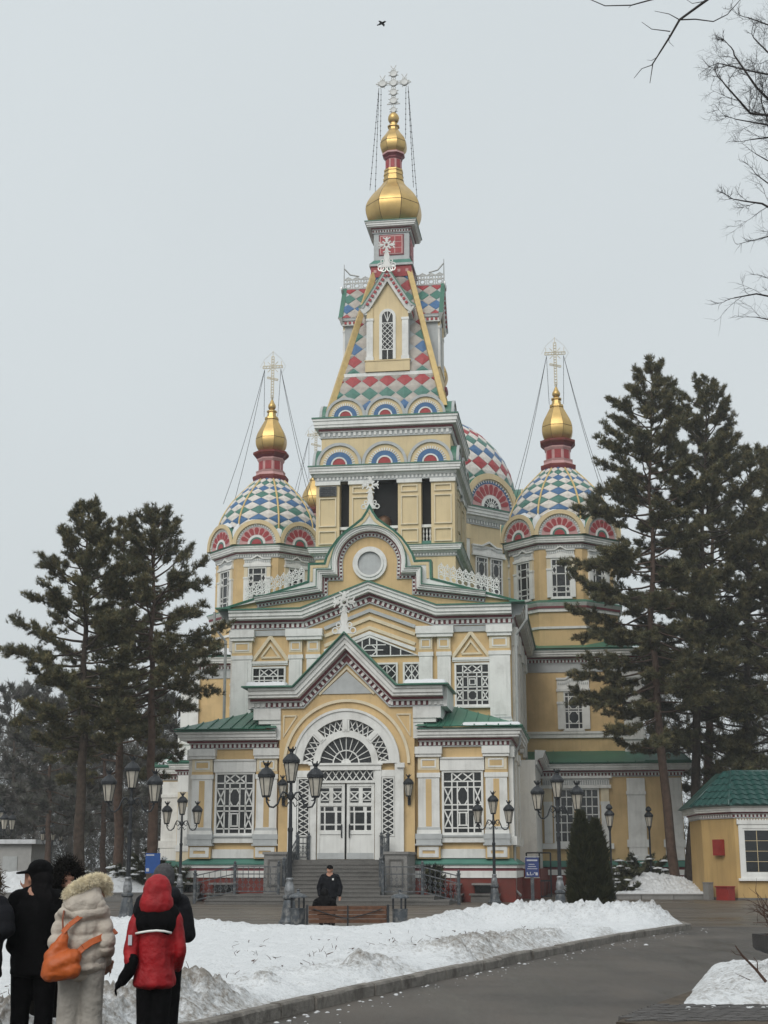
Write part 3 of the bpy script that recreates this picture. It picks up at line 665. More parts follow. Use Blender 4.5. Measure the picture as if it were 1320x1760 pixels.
def arch_b(r, npet=7, glass=False):      # cupola style: red petals
    o = MB().prism([(r*math.cos(PI*i/28), r*math.sin(PI*i/28)) for i in range(29)], -.1, .25).mesh('ornamental_arch', ['sand'])
    fixn(o); root = link('ornamental_arch', o, None)
    MB().ring((0, 0), r*.9, r*1.08, -.26, -.2, 0, PI, 28).ring((0, 0), r*.86, r*.93, -.16, -.08, 0, PI, 28).build('arch_rim', ['sand'], root)
    MB().ring((0, 0), r*.94, r*1.06, -.2, .62, 0, PI, 24).build('arch_vault', ['green_metal'], root)
    MB().ring((0, 0), r*.76, r*.86, -.13, -.09, 0, PI, 28).build('blue_ring', ['tile_blue' if glass else 'grey_trim'], root)
    t = MB()
    for i in range(25):
        a = PI*(i+.5)/25; c, s_ = math.cos(a), math.sin(a); t.bar((r*.80*c, -.14, r*.80*s_), (r*.89*c, -.14, r*.89*s_), r*.04, .05)
    stuff(t.build('tooth_ring', ['white'], root, fix=False))
    MB().prism([(r*.77*math.cos(PI*i/28), r*.77*math.sin(PI*i/28)) for i in range(29)], -.125, -.1).build('petal_ground', ['pink'], root)
    pm = MB(); hw = PI/(npet+1)*.40
    pts = [(r*.44*math.cos(s_*hw*.8), r*.44*math.sin(s_*hw*.8)) for s_ in (-1, 1)]
    pol = [(r*.43*math.cos(-hw*.8), r*.43*math.sin(-hw*.8)), (r*.64*math.cos(-hw), r*.64*math.sin(-hw)), (r*.72*math.cos(-hw*.6), r*.72*math.sin(-hw*.6)), (r*.745, 0),
           (r*.72*math.cos(hw*.6), r*.72*math.sin(hw*.6)), (r*.64*math.cos(hw), r*.64*math.sin(hw)), (r*.43*math.cos(hw*.8), r*.43*math.sin(hw*.8))]
    pm.prism(pol, -.15, -.12); me = pm.mesh('petal', ['tile_red']); fixn(me)
    for i in range(npet):
        a = PI*(i+1)/(npet+1); p = link('petal', me, root); p.rotation_euler = (0, -a, 0)
    MB().ring((0, 0), r*.30, r*.40, -.15, -.1, 0, PI, 20).build('white_ring', ['white'], root)
    if glass:
        MB().prism([(r*.30*math.cos(PI*i/16), r*.30*math.sin(PI*i/16)) for i in range(17)], -.14, -.1).build('lunette', ['glass'], root)
        l = MB()
        for i in range(1, 8): a = PI*i/8; l.bar((0, -.16, 0), (r*.3*math.cos(a), -.16, r*.3*math.sin(a)), .05, .04)
        l.ring((0, 0), r*.16, r*.18, -.18, -.15, 0, PI, 12).build('lattice', ['white'], root, fix=False)
    else:
        MB().ring((0, 0), r*.22, r*.30, -.14, -.1, 0, PI, 16).build('teal_ring', ['tile_green'], root)
        MB().prism([(r*.22*math.cos(PI*i/16), r*.22*math.sin(PI*i/16)) for i in range(17)], -.14, -.1).build('red_sun', ['tile_red'], root)
    return root
def place_arches(proto, n, sp, d, z, cy=TY, used=[None]):
    for k in range(4):
        a = k*PI/2
        for i in range(n):
            x = (i-(n-1)/2)*sp
            px = x*math.cos(a)+d*math.sin(a); py = x*math.sin(a)-d*math.cos(a)
            if proto.get('_u') is None: proto['_u'] = 1; o = proto; o.parent = CATH; o.location = (px, cy+py, z); o.rotation_euler = (0, 0, a)
            else: copy_tree(proto, CATH, (px, cy+py, z), a)
    for o in [proto]+list(CATH.children):
        if '_u' in o: del o['_u']
pa = arch_a(1.34); place_arches(pa, 3, 2.78, 4.25, 25.2)
pb = arch_a(1.2); place_arches(pb, 3, 2.46, 3.95, 28.32)
B('arch_deck', 'green_metal', (-3.9, 3.9, TY-3.9, TY+3.9, 28.2, 28.5))
# ---- tent roof ----------------------------------------------------
Z0, Z1, W0, W1 = 28.4, 39.2, 3.68, 1.08
def tw(z): return W0+(W1-W0)*(z-Z0)/(Z1-Z0)
MB().add([(-W0, TY-W0, Z0), (W0, TY-W0, Z0), (W0, TY+W0, Z0), (-W0, TY+W0, Z0), (-W1, TY-W1, Z1), (W1, TY-W1, Z1), (W1, TY+W1, Z1), (-W1, TY+W1, Z1)],
         [(0, 1, 5, 4), (1, 2, 6, 5), (2, 3, 7, 6), (3, 0, 4, 7), (4, 5, 6, 7), (3, 2, 1, 0)]).build('tent_roof', ['grey_trim'], CATH)
def clip(poly, f):
    out = []
    for i in range(len(poly)):
        p, q = poly[i], poly[(i+1) % len(poly)]; a, b = f(p), f(q)
        if a >= 0: out.append(p)
        if (a >= 0) != (b >= 0):
            t = a/(a-b); out.append((p[0]+(q[0]-p[0])*t, p[1]+(q[1]-p[1])*t))
    return out
def area(p): return abs(sum(p[i][0]*p[(i+1) % len(p)][1]-p[(i+1) % len(p)][0]*p[i][1] for i in range(len(p))))/2
tile_tm = []
dW, dH = 1.08, .92
def tent_tiles(zlo, zhi, z_first, seq):
    rows = int((zhi-zlo)/(dH/2))+4
    for r in range(-2, rows):
        zc = z_first+r*dH/2
        if zc < zlo-dH/2 or zc > zhi+dH/2: continue
        colour = 'tile_beige' if r % 2 else seq[(r//2) % len(seq)]
        for c in range(-5, 6):
            xc = c*dW+(dW/2 if r % 2 else 0)
            s_ = .955
            poly = [(xc-dW/2*s_, zc), (xc, zc-dH/2*s_), (xc+dW/2*s_, zc), (xc, zc+dH/2*s_)]
            for f in (lambda p: p[1]-zlo, lambda p: zhi-p[1], lambda p: tw(p[1])-.12-p[0], lambda p: tw(p[1])-.12+p[0]):
                if poly: poly = clip(poly, f)
            if len(poly) < 3 or area(poly) < .03: continue
            cx_ = sum(p[0] for p in poly)/len(poly); cz_ = sum(p[1] for p in poly)/len(poly)
            if zlo > 31 and abs(cx_) < 1.1 and cz_ < 36.0: continue
            n = len(poly); vs = [(x, -tw(z)-.02, z) for x, z in poly]+[(x, -tw(z)+.03, z) for x, z in poly]+[(cx_, -tw(cz_)-.075, cz_)]
            fs = [(i, (i+1) % n, 2*n) for i in range(n)]+[(i, i+n, (i+1) % n+n, (i+1) % n) for i in range(n)]
            me = MB().add(vs, fs).mesh('tile', [colour]); fixn(me); tile_tm.append(me)
tent_tiles(28.9, 31.25, 29.1, ['tile_blue', 'tile_green', 'tile_red'])
tent_tiles(31.5, 38.75, 32.35, ['tile_red', 'tile_blue', 'tile_green'])
for k in range(4):
    f = MB().sweep([(-tw(31.4), TY-tw(31.4)), (tw(31.4), TY-tw(31.4))], [(0, -.12), (-.1, -.12), (-.1, .12), (0, .12)], 0, 'xy', 31.38).mesh('tent_band', ['white'])
    face = MB().box(-W0+.3, W0-.3, -W0-.01, -W0+.02, Z0-.05, Z0+.12).build('tent_face', ['grey_trim'], CATH, loc=(0, TY, 0), rz=k*PI/2, fix=False)
    for me in tile_tm: link('tile', me, face)
    for sx_ in (-1, 1):
        pass
    a = tw(31.4)
    MB().box(-a, a, -a-.07, -a+.05, 31.26, 31.48).build('tent_band', ['white'], face, fix=False)
for sx_ in (-1, 1):
    for sy_ in (-1, 1):
        MB().tube([(sx_*(tw(28.9)), TY+sy_*tw(28.9), 28.9), (sx_*tw(38.9), TY+sy_*tw(38.9), 38.9)], .24, 4).build('tent_rib', ['gold_paint'], CATH)
# ---- dormers on the tent -------------------------------------------
def make_dormer():
    d = 3.0; h = 1.32
    root = MB().box(-h, h, -d, -1.2, 31.55, 36.0).build('dormer', ['grey_trim'], None, fix=False)
    MB().prism([(-h, 36.0), (h, 36.0), (0, 38.1)], -d, -1.0).build('dormer_gable', ['sand'], root)
    MB().box(-.98, .98, -d-.03, -d, 32.2, 36.0).build('dormer_field', ['sand'], root, fix=False)
    MB().box(-1.4, 1.4, -d-.12, -d+.1, 31.52, 32.2).box(-1.46, 1.46, -d-.16, -d+.1, 32.2, 32.27).build('dormer_sill', ['sand'], root, fix=False)
    for s_ in (-1, 1):
        x = s_*1.12
        MB().box(x-.2, x+.2, -d-.12, -d, 32.27, 34.9, 0).box(x-.24, x+.24, -d-.15, -d, 34.9, 35.05, 0).box(x-.2, x+.2, -d-.12, -d, 35.05, 35.75, 1).box(x-.25, x+.25, -d-.16, -d, 32.27, 32.5, 0).build('pilaster', ['white', 'sand'], root, fix=False)
    # roof slopes with tiles, barge boards with red teeth
    for s_ in (-1, 1):
        a = Vector((s_*1.62, 0, 35.75)); b = Vector((0, 0, 38.42)); n = Vector((s_*(b.z-a.z), 0, 1.62)).normalized()
        vs = [(a.x, -d-.35, a.z), (a.x, -.6, a.z), (b.x, -.6, b.z), (b.x, -d-.35, b.z)]
        mb = MB(); mb.add(vs+[(v[0]-n.x*.12, v[1], v[2]-n.z*.12) for v in vs], [(0,1,2,3),(7,6,5,4),(0,4,5,1),(1,5,6,2),(2,6,7,3),(3,7,4,0)])
        sl_ = mb.build('dormer_roof', ['grey_trim'], root)
        L = (b-a).length; u = (b-a).normalized(); pw, ph = .95, 1.05
        for r in range(0, 7):
            tcv = r*ph/2-.1
            for c in range(0, 4):
                yc = -d-.3+.42+c*pw+(pw/2 if r % 2 else 0)
                poly = [(yc-pw/2*.94, tcv), (yc, tcv-ph/2*.94), (yc+pw/2*.94, tcv), (yc, tcv+ph/2*.94)]
                for f in (lambda p: p[1]-.05, lambda p: L-.05-p[1], lambda p: p[0]+d+.3, lambda p: -.7-p[0]):
                    if poly: poly = clip(poly, f)
                if len(poly) < 3 or area(poly) < .03: continue
                nn = len(poly); pt = lambda p, e_: (a.x+u.x*p[1]+n.x*e_, p[0], a.z+u.z*p[1]+n.z*e_)
                cc = (sum(p[0] for p in poly)/nn, sum(p[1] for p in poly)/nn)
                vs = [pt(p, .03) for p in poly]+[pt(p, -.02) for p in poly]+[pt(cc, .07)]
                me = MB().add(vs, [(i, (i+1) % nn, 2*nn) for i in range(nn)]+[(i, i+nn, (i+1) % nn+nn, (i+1) % nn) for i in range(nn)]).mesh('tile', [['tile_red', 'tile_blue', 'tile_green'][(r//2) % 3] if r % 2 == 0 else 'tile_beige'])
                fixn(me); link('tile', me, sl_)
    gp = [(-1.62, 35.72), (0, 38.4), (1.62, 35.72)]
    bb = MB().sweep([(-1.75, 35.66), (-1.45, 35.9), (0, 38.3), (1.45, 35.9), (1.75, 35.66)], [(-.42, 0), (-.42, .12), (-.05, .2), (.03, .28), (.12, .28), (.12, 0)], [0, 0, 0, 1, 1], 'xz', -d-.1).build('bargeboard', ['white', 'green_metal'], root)
    stuff(MB().row([(-1.45, 35.9), (0, 38.3), (1.45, 35.9)], .3, .16, -.24, -.08, .18, .26, 'xz', -d-.1).build('tooth_row', ['tile_red'], root, fix=False))
    # side eaves with red teeth
    for s_ in (-1, 1):
        MB().box(*sorted((s_*1.3, s_*1.6)), -d-.2, -.9, 35.6, 35.78, 0).box(*sorted((s_*1.3, s_*1.52)), -d-.15, -.9, 35.3, 35.6, 1).build('eaves_band', ['grey_trim', 'white'], root, fix=False)
        t = MB()
        for i in range(8): t.box(*sorted((s_*1.52, s_*1.56)), -d+i*.28, -d+.15+i*.28, 35.38, 35.54)
        stuff(t.build('tooth_row', ['tile_red'], root, fix=False))
    # arched lattice window
    w = MB().ring((0, 35.15), .34, .52, -d-.1, -d-.02, 0, PI, 16).box(-.52, -.34, -d-.1, -d-.02, 32.32, 35.15).box(.34, .52, -d-.1, -d-.02, 32.32, 35.15).build('window', ['white'], root)
    w2 = MB().prism([(-.34, 32.32), (.34, 32.32)]+[(.34*math.cos(PI*i/12), 35.15+.34*math.sin(PI*i/12)) for i in range(13)], -d-.06, -d-.03).build('pane', ['glass'], root)
    l = MB(); yy = -d-.085
    for z in (32.95, 34.72): l.bar((-.34, yy, z), (.34, yy, z), .05, .03)
    l.bar((0, yy, 32.32), (0, yy, 32.95), .05, .03)
    for i in range(5):
        for j in range(2):
            x0, z0 = -.34+j*.34, 32.95+i*.354
            l.bar((x0, yy, z0), (x0+.34, yy, z0+.354), .035, .03).bar((x0+.34, yy, z0), (x0, yy, z0+.354), .035, .03)
    for a in (50, 90, 130): l.bar((0, yy, 34.8), (.34*math.cos(R(a)), yy, 35.15+.34*math.sin(R(a))), .04, .03)
    l.build('lattice', ['white'], root, fix=False)
    # ridge crest with end spike and lace cross
    fr = fretwork((0, -d-.3, 38.42), (0, -1.05, 38.42), .85, .5, root, 'pipe', .07)
    c = MB().tube([(0, -d-.3, 38.4), (0, -d-.3, 40.2)], [.05, .02], 6).tube([(0, -d-.28, 39.9), (0, -d+.1, 39.45), (0, -d+.7, 39.3)], .05, 5).build('crest_spike', ['pipe'], root)
    mb = MB()
    for s_ in (-1, 1):
        for r_ in (.3, .55): mb.ring((s_*.34*r_*2, 38.15+.25*r_), .14, .2, -d-.42, -d-.36, 0, 2*PI, 12)
    mb.build('crest_scroll', ['silver'], root)
    return root
dr = make_dormer(); dr.parent = CATH; dr.location = (0, TY, 0)
for k in range(1, 4): copy_tree(dr, CATH, (0, TY, 0), k*PI/2)
lace_cross('cross_finial', 2.1, (0, TY-3.4, 38.35))
# ---- lantern under the big onion ----------------------------------
def band_sq(name, h, z0, z1, m): return B(name, m, (-h, h, TY-h, TY+h, z0, z1))
band_sq('lantern_base', 1.32, 38.6, 39.35, 'tile_red'); band_sq('lantern_band', 1.42, 39.35, 39.5, 'grey_trim')
tt = MB()
for k in range(4):
    for i in range(5):
        x = -1.05+i*.52; c = rot_parts(k, x-.09, x+.09, 1.3, 1.345); tt.box(*c, 38.9, 39.1)
stuff(tt.build('lozenge_row', ['pink'], CATH, fix=False))
MB().lathe([(1.42*1.414, 39.5), (1.16*1.414, 39.85)], 4, (0, TY, 0), 0, PI/4).build('lantern_flashing', ['flashing'], CATH)
band_sq('lantern_wall', 1.16, 39.8, 41.75, 'grey_trim')
for k in range(4):
    f = MB(); a = rot_parts(k, -.82, .82, 1.15, 1.2)
    o = MB().box(*a, 40.15, 41.6).build('lantern_panel', ['maroon'], CATH, fix=False)
    MB().box(*rot_parts(k, -.74, .74, 1.2, 1.22), 40.22, 41.53).build('panel_frame', ['pink'], o, fix=False)
    for i in range(3):
        for j in range(3):
            MB().box(*rot_parts(k, -.68+i*.47, -.68+i*.47+.40, 1.22, 1.235), 40.28+j*.41, 40.28+j*.41+.35).build('red_panel', ['tile_red'], o, fix=False)
cornice(sq(1.16), 'xy', 41.72, .72, .72, -1, True, pitch=.24)
# ---- onion domes ---------------------------------------------------
def onion(prof, n, c, name='onion_dome', m='gold', rot=PI/8, par=None):
    core = MB().lathe([(r*.972, z) for r, z in prof], n, (0, 0, 0), 0, rot).build(name, ['bronze'], par or CATH, loc=c)
    a = PI/n; k = len(prof); sp = max(range(k), key=lambda i: prof[i][0])+1
    for lo, hi in ((0, sp), (sp, k-1)):
        g = MB(); pr = prof[lo:hi+1]
        for i, (r, z) in enumerate(pr):
            z2 = z+(.02 if i == 0 else (-.02 if i == len(pr)-1 else 0))
            for t in (-.975, -.5, 0, .5, .975): q = r*(1.0+.012*(1-t*t))*math.cos(a)/math.cos(a*t); g.v.append((q*math.cos(a*t), q*math.sin(a*t), z2))
        for i in range(len(pr)-1):
            for j in range(4): g.f.append((5*i+j, 5*i+j+1, 5*i+j+6, 5*i+j+5)); g.m.append(0)
        me = g.mesh('gore', [m], True); fixn(me)
        for i in range(n): link('gore', me, core, rz=rot+a+2*PI*i/n)
    return core
def smooth_prof(pts, k=4):
    out = []; n = len(pts)
    for i in range(n-1):
        p0, p1, p2, p3 = pts[max(i-1, 0)], pts[i], pts[i+1], pts[min(i+2, n-1)]
        for j in range(k):
            t = j/k; out.append(tuple(.5*((2*p1[d])+(-p0[d]+p2[d])*t+(2*p0[d]-5*p1[d]+4*p2[d]-p3[d])*t*t+(-p0[d]+3*p1[d]-3*p2[d]+p3[d])*t**3) for d in (0, 1)))
    return out+[pts[-1]]
BIG = smooth_prof([(1.25, 42.4), (1.72, 42.95), (1.92, 43.6), (1.84, 44.2), (1.42, 44.9), (.9, 45.5), (.62, 46.0)])
onion(BIG, 8, (0, TY, 0))
MB().lathe([(.72, 45.9), (.72, 46.05), (.66, 46.05), (.66, 46.3), (.7, 46.3), (.62, 46.6), (.66, 46.6), (.66, 46.72), (.56, 46.75)], 8, (0, TY, 0), 0, PI/8).build('onion_neck', ['gold'], CATH)
nk = MB().lathe([(.54, 46.72), (.54, 47.55)], 8, (0, TY, 0), 0, PI/8).build('neck_drum', ['pink'], CATH)
for i in range(8):
    a = PI*i/4; MB().box(-.13, .13, -.535, -.5, 46.8, 47.4).build('red_panel', ['tile_red'], nk, loc=(0, TY, 0), rz=a, fix=False)
MB().lathe([(.56, 47.45), (.62, 47.55), (.62, 47.62), (.74, 47.75), (.78, 47.8), (.78, 47.92), (.6, 47.95)], 8, (0, TY, 0), [0, 0, 0, 0, 1, 1], PI/8).build('neck_cornice', ['maroon', 'pink'], CATH)
onion(smooth_prof([(.62, 47.9), (.86, 48.2), (.93, 48.6), (.82, 49.0), (.55, 49.4), (.33, 49.75)]), 8, (0, TY, 0))
MB().lathe([(.34, 49.7), (.34, 49.95), (.42, 49.95), (.42, 50.02), (.26, 50.05), (.26, 50.25), (.2, 50.3)], 8, (0, TY, 0), 0, PI/8).build('onion_neck', ['gold'], CATH)
MB().lathe(smooth_prof([(.1, 50.22), (.3, 50.35), (.38, 50.62), (.28, 50.9), (.12, 51.05)], 3), 16, (0, TY, 0)).build('finial_ball', ['gold'], CATH, smooth=True)
# ornate jewelled cross
def jewel_cross(par, loc):
    mb = MB()
    def disc(x, z, r):
        mb.ring((x, z), 0.001, r*.8, -.07, .07, 0, 2*PI, 12, 0); mb.ring((x, z), r*.8, r, -.09, .09, 0, 2*PI, 12, 1)
        for a in range(8):
            an = a*PI/4+PI/8; mb.bar((x+r*.9*math.cos(an), 0, z+r*.9*math.sin(an)), (x+r*1.45*math.cos(an), 0, z+r*1.45*math.sin(an)), .05, .06, 1)
    D = [(0, .15), (0, .86), (0, 1.5), (0, 2.2), (-.75, 2.2), (.75, 2.2), (0, 2.9)]
    for x, z in D[1:]: disc(x, z, .25)
    disc(0, .15, .2)
    for a, b in (((0, .0), (0, 3.3)), ((-1.2, 2.2), (1.2, 2.2))): mb.bar((a[0], 0, a[1]), (b[0], 0, b[1]), .07, .07, 1)
    for x, z in ((0, 3.2), (-.75, 2.5), (.75, 2.5)):
        for s_ in (-1, 1): mb.bar((x, 0, z), (x+s_*.18, 0, z+.32), .05, .05, 1)
    mb.bar((-.45, 0, .62), (.45, 0, .62), .06, .06, 1)
    return mb.build('jewelled_cross', ['disc_grey', 'pipe'], par, loc=loc, fix=False)
jewel_cross(CATH, (0, TY, 51.1))
def chain(p, q, n=14, sag=.25, m='iron', bead=.055, name='chain'):
    p = Vector(p); q = Vector(q); pts = [p.lerp(q, t/n)-Vector((0, 0, sag*math.sin(PI*t/n)*.4)) for t in range(n+1)]
    mb = MB().tube(pts, .018, 3)
    for c in pts[1:-1]: mb.lathe([(0.001, -bead), (bead, 0), (.001, bead)], 5, tuple(c))
    return mb.build(name, [m], CATH, fix=False)
for sx_ in (-1, 1):
    for dy in (-.25, .3):
        chain((sx_*1.0, TY, 53.0), (sx_*1.45, TY+dy*4, 44.95), 18)
    chain((sx_*.85, TY, 52.9), (sx_*.85, TY-.3, 48.9), 10)

# =================================================== octagonal cupola towers
def octring(ap): r = ap/math.cos(PI/8); return [(r*math.cos(PI/8+i*PI/4), r*math.sin(PI/8+i*PI/4)) for i in range(8)]
def xpath(pts, c): return [(p[0]+c[0], p[1]+c[1]) for p in pts]
LACE = {}
def lace_head(x, y, z, w, rz=0.0, par=None, h=.85):
    key = (round(w, 2), h)
    if key not in LACE:
        mb = MB().box(-w/2, w/2, -.2, .02, 0, .16).box(-w/2+.05, w/2-.05, -.12, .02, .16, h*.8)
        mb.prism([(-w/2, h*.72), (-w*.2, h*.72), (0, h*1.05), (w*.2, h*.72), (w/2, h*.72), (w/2, h*.84), (w*.22, h*.84), (0, h*1.2), (-w*.22, h*.84), (-w/2, h*.84)], -.2, .02)
        mb.prism([(-w/2, h*.16), (-w*.2, h*.2), (0, h*.42), (w*.2, h*.2), (w/2, h*.16)], -.16, .02)
        n = int(w/.13)
        for i in range(n):
            xx = -w/2+.08+(w-.16)*(i+.5)/n; zz = h*.42+max(0, (1-abs(xx)/(w*.25)))*h*.22; mb.box(xx-.032, xx+.032, -.155, -.1, zz, zz+.14, 1)
        LACE[key] = mb.mesh('window_head', ['white', 'grey_trim'])
    return link('window_head', LACE[key], par or CATH, (x, y, z), rz)
def dome_tiles(par, prof, na, rows, cols, lift=.04, rot=0.0, front=False):
    rest = {}
    """prof: dense (r,z) from base up. diamonds rows x na around, shared mesh per row"""
    P = [Vector(p) for p in prof]; L = [0]
    for a, b in zip(P[:-1], P[1:]): L.append(L[-1]+(b-a).length)
    T = L[-1]
    def at(t):
        t = max(0, min(T, t))
        for i in range(len(L)-1):
            if t <= L[i+1]:
                k = (t-L[i])/max(L[i+1]-L[i], 1e-6); p = P[i].lerp(P[i+1], k); d = (P[i+1]-P[i]).normalized(); return p, Vector((d.y, -d.x))
        return P[-1], Vector((0, 1))
    ph = T/rows; da = PI/na
    for r in range(2*rows+1):
        t = r*ph/2; corners = []
        tl, th = max(0, t-ph/2*.95), min(T, t+ph/2*.95)
        col = 'tile_white' if r % 2 else cols[(r//2) % len(cols)]
        def pt(tt_, a, e_):
            p, n = at(tt_); rr = p.x+n.x*e_; return (rr*math.cos(a), rr*math.sin(a), p.y+n.y*e_)
        vs = [pt(tl, 0, lift), pt(t, da*.95, lift), pt(th, 0, lift), pt(t, -da*.95, lift)]; vs += [pt(tl, 0, -.02), pt(t, da*.95, -.02), pt(th, 0, -.02), pt(t, -da*.95, -.02), pt((tl+th)/2, 0, lift*1.9)]
        fs = [(0, 1, 8), (1, 2, 8), (2, 3, 8), (3, 0, 8), (0, 4, 5, 1), (1, 5, 6, 2), (2, 6, 7, 3), (3, 7, 4, 0)]
        me = MB().add(vs, fs).mesh('tile', [col]); fixn(me)
        for i in range(na):
            rz_ = rot+2*PI*(i+(.5 if r % 2 else 0))/na
            if front and math.cos(rz_+R(55)) < 0:
                mb_ = rest.setdefault(col, MB()); c_, s2 = math.cos(rz_), math.sin(rz_)
                mb_.add([(x*c_-y*s2, x*s2+y*c_, z) for x, y, z in vs], fs)
            else: link('tile', me, par, rz=rz_)
    for col, mb_ in rest.items(): stuff(mb_.build('tile_field', [col], par))
def eight_cross(par, loc, s=1.0):
    mb = MB()
    def ladder(a, b, w):
        a = Vector(a); b = Vector(b); d = (b-a).normalized(); sd = Vector((-d.z, 0, d.x))*w/2
        mb.bar(a-sd, b-sd, .06*s, .06*s, 0).bar(a+sd, b+sd, .06*s, .06*s, 0); n = max(2, int((b-a).length/(.2*s)))
        for i in range(n+1): c = a.lerp(b, i/n); mb.bar(c-sd, c+sd, .06*s, .06*s, 0)
    ladder((0, 0, 0), (0, 0, 3.0*s), .16*s); ladder((-.68*s, 0, 2.25*s), (.68*s, 0, 2.25*s), .16*s); ladder((-.36*s, 0, 1.5*s), (.36*s, 0, 1.3*s), .1*s)
    for x, z in ((-.6, 2.25), (.6, 2.25), (0, 3.0)): mb.bar((x*s, 0, z*s), (x*s, 0, (z+.4)*s), .04*s, .04*s, 0)
    for sx_ in (-1, 1):
        mb.bar((sx_*.15*s, 0, 2.4*s), (sx_*.35*s, 0, 2.62*s), .04*s, .04*s).bar((sx_*.15*s, 0, 2.1*s), (sx_*.35*s, 0, 1.88*s), .04*s, .04*s)
    mb.tube([(-.9*s, 0, 2.25*s), (-.6*s, 0, 2.8*s), (0, 0, 3.35*s), (.6*s, 0, 2.8*s), (.9*s, 0, 2.25*s), (.6*s, 0, 1.7*s)], .012*s, 3)
    mb.tube([(0, 0, -.3*s), (0, 0, .1*s)], .08*s, 6)
    return mb.build('cross', ['cross_metal'], par, loc=loc, fix=False)
DOME_P = smooth_prof([(3.5, 23.2), (3.6, 24.1), (3.5, 24.9), (3.15, 25.7), (2.65, 26.5), (2.05, 27.2), (1.42, 27.85), (1.02, 28.25)], 5)
def cupola(cx, cyy, dz=0.0, full=True):
    c = (cx, cyy)
    def oc(name, prof, mis, mats, sm=False): return MB().lathe([(r/math.cos(PI/8), z+dz) for r, z in prof], 8, (cx, cyy, 0), mis, PI/8).build(name, mats, CATH, sm)
    oc('cupola_base', [(3.62, 13), (3.62, 17.75)], 0, ['ochre'])
    oc('base_moulding', [(3.62, 16.6), (3.72, 16.6), (3.72, 16.75), (3.62, 16.75)], 0, ['white'])
    oc('base_band', [(3.6, 17.72), (3.74, 17.72), (3.74, 17.94), (3.8, 17.94), (3.8, 18.08), (3.95, 18.3), (3.95, 18.36), (3.5, 18.55)], [0, 0, 1, 1, 0, 2, 2], ['white', 'maroon', 'green_metal'])
    wl = oc('cupola_wall', [(3.42, 18.4), (3.42, 22.3)], 0, ['ochre'])
    cornice([(p[0], p[1]) for p in xpath(octring(3.42), c)], 'xy', 21.95+dz, .82, .62, -1, True, pitch=.2, soft=2)
    for i in range(8):
        a = i*PI/4; px, py = cx+3.42*math.sin(a), cyy-3.42*math.cos(a)
        if full or i in (0, 1, 7, 2, 6):
            window(px, py, 18.75+dz, 1.12, 2.45, 'C', a, bar=.06)
            lace_head(px, py, 21.32+dz, 1.9, a, h=.7)
            for s_ in (-1, 1):
                ox = s_*.78; qx, qy = px+ox*math.cos(a), py+ox*math.sin(a)
                MB().box(-.15, .15, -.16, .01, 18.7+dz, 20.5+dz, 0).box(-.18, .18, -.2, .01, 20.5+dz, 20.62+dz, 0).box(-.14, .14, -.14, .01, 20.62+dz, 21.3+dz, 1).build('window_pilaster', ['white', 'cream'], CATH, loc=(qx, qy, 0), rz=a, fix=False)
    dm = MB().lathe([(r, z+dz) for r, z in DOME_P], 48, (0, 0, 0)).build('dome', ['grey_trim'], CATH, True, loc=(cx, cyy, 0))
    dome_tiles(dm, [(r, z+dz) for r, z in DOME_P], 16, 8, ['tile_blue', 'tile_green'], rot=-PI/2)
    for i in range(8):
        a = PI/8+i*PI/4; MB().tube([((r+.05)*math.cos(a), (r+.05)*math.sin(a), z+dz) for r, z in DOME_P], .075, 6).build('dome_rib', ['gold_paint'], dm, smooth=True)
    oc('neck_plate', [(1.0, 28.05), (1.12, 28.1), (1.2, 28.35), (1.2, 28.5), (1.02, 28.55), (.96, 28.75), (1.0, 28.9), (.86, 28.95)], [0, 0, 1, 0, 2, 2, 0], ['maroon', 'brick_red', 'pink'])
    nd = oc('neck_drum', [(.82, 28.9), (.82, 29.75)], 0, ['pink'])
    for i in range(8): MB().box(-.22, .22, -.84, -.8, 28.98+dz, 29.62+dz).build('red_panel', ['tile_red'], nd, loc=(cx, cyy, 0), rz=i*PI/4, fix=False)
    oc('neck_cornice', [(.84, 29.6), (.92, 29.75), (.92, 29.85), (1.08, 30.0), (1.2, 30.15), (1.2, 30.3), (.8, 30.4)], [2, 2, 0, 1, 1, 0], ['maroon', 'brick_red', 'pink'])
    onion(smooth_prof([(.8, 30.35+dz), (1.05, 30.7+dz), (1.14, 31.2+dz), (1.02, 31.75+dz), (.72, 32.35+dz), (.46, 32.85+dz)]), 8, (cx, cyy, 0))
    MB().lathe([(.46, 32.8+dz), (.52, 32.85+dz), (.5, 33.0+dz), (.36, 33.05+dz), (.3, 33.35+dz), (.38, 33.42+dz), (.38, 33.5+dz), (.16, 33.6+dz)], 8, (cx, cyy, 0), 0, PI/8).build('onion_neck', ['gold'], CATH)
    MB().lathe(smooth_prof([(.08, 33.55+dz), (.25, 33.7+dz), (.28, 33.9+dz), (.16, 34.15+dz), (.06, 34.4+dz)], 3), 12, (cx, cyy, 0)).build('finial_ball', ['gold'], CATH, smooth=True)
    eight_cross(CATH, (cx, cyy, 34.5+dz), 1.06)
    for sx_ in (-1, 1):
        for dy in (-1, 1):
            chain((cx+sx_*.6, cyy, 36.7+dz), (cx+sx_*3.1, cyy+dy*1.2, 26.4+dz), 22, 1.2, bead=.03)
        chain((cx+sx_*.6, cyy, 36.7+dz), (cx+sx_*.5, cyy-.3, 33.0+dz), 8, .2, bead=.03)
ab = arch_b(1.55); ab2 = None
def cupola_arches(cx, cyy, dz=0.0, first=False):
    for i in range(8):
        a = i*PI/4; px, py = cx+3.8*math.sin(a), cyy-3.8*math.cos(a)
        if first and i == 0: ab.parent = CATH; ab.location = (px, py, 22.82+dz); ab.rotation_euler = (0, 0, a)
        else: copy_tree(ab, CATH, (px, py, 22.82+dz), a)
CUPY = 27.0
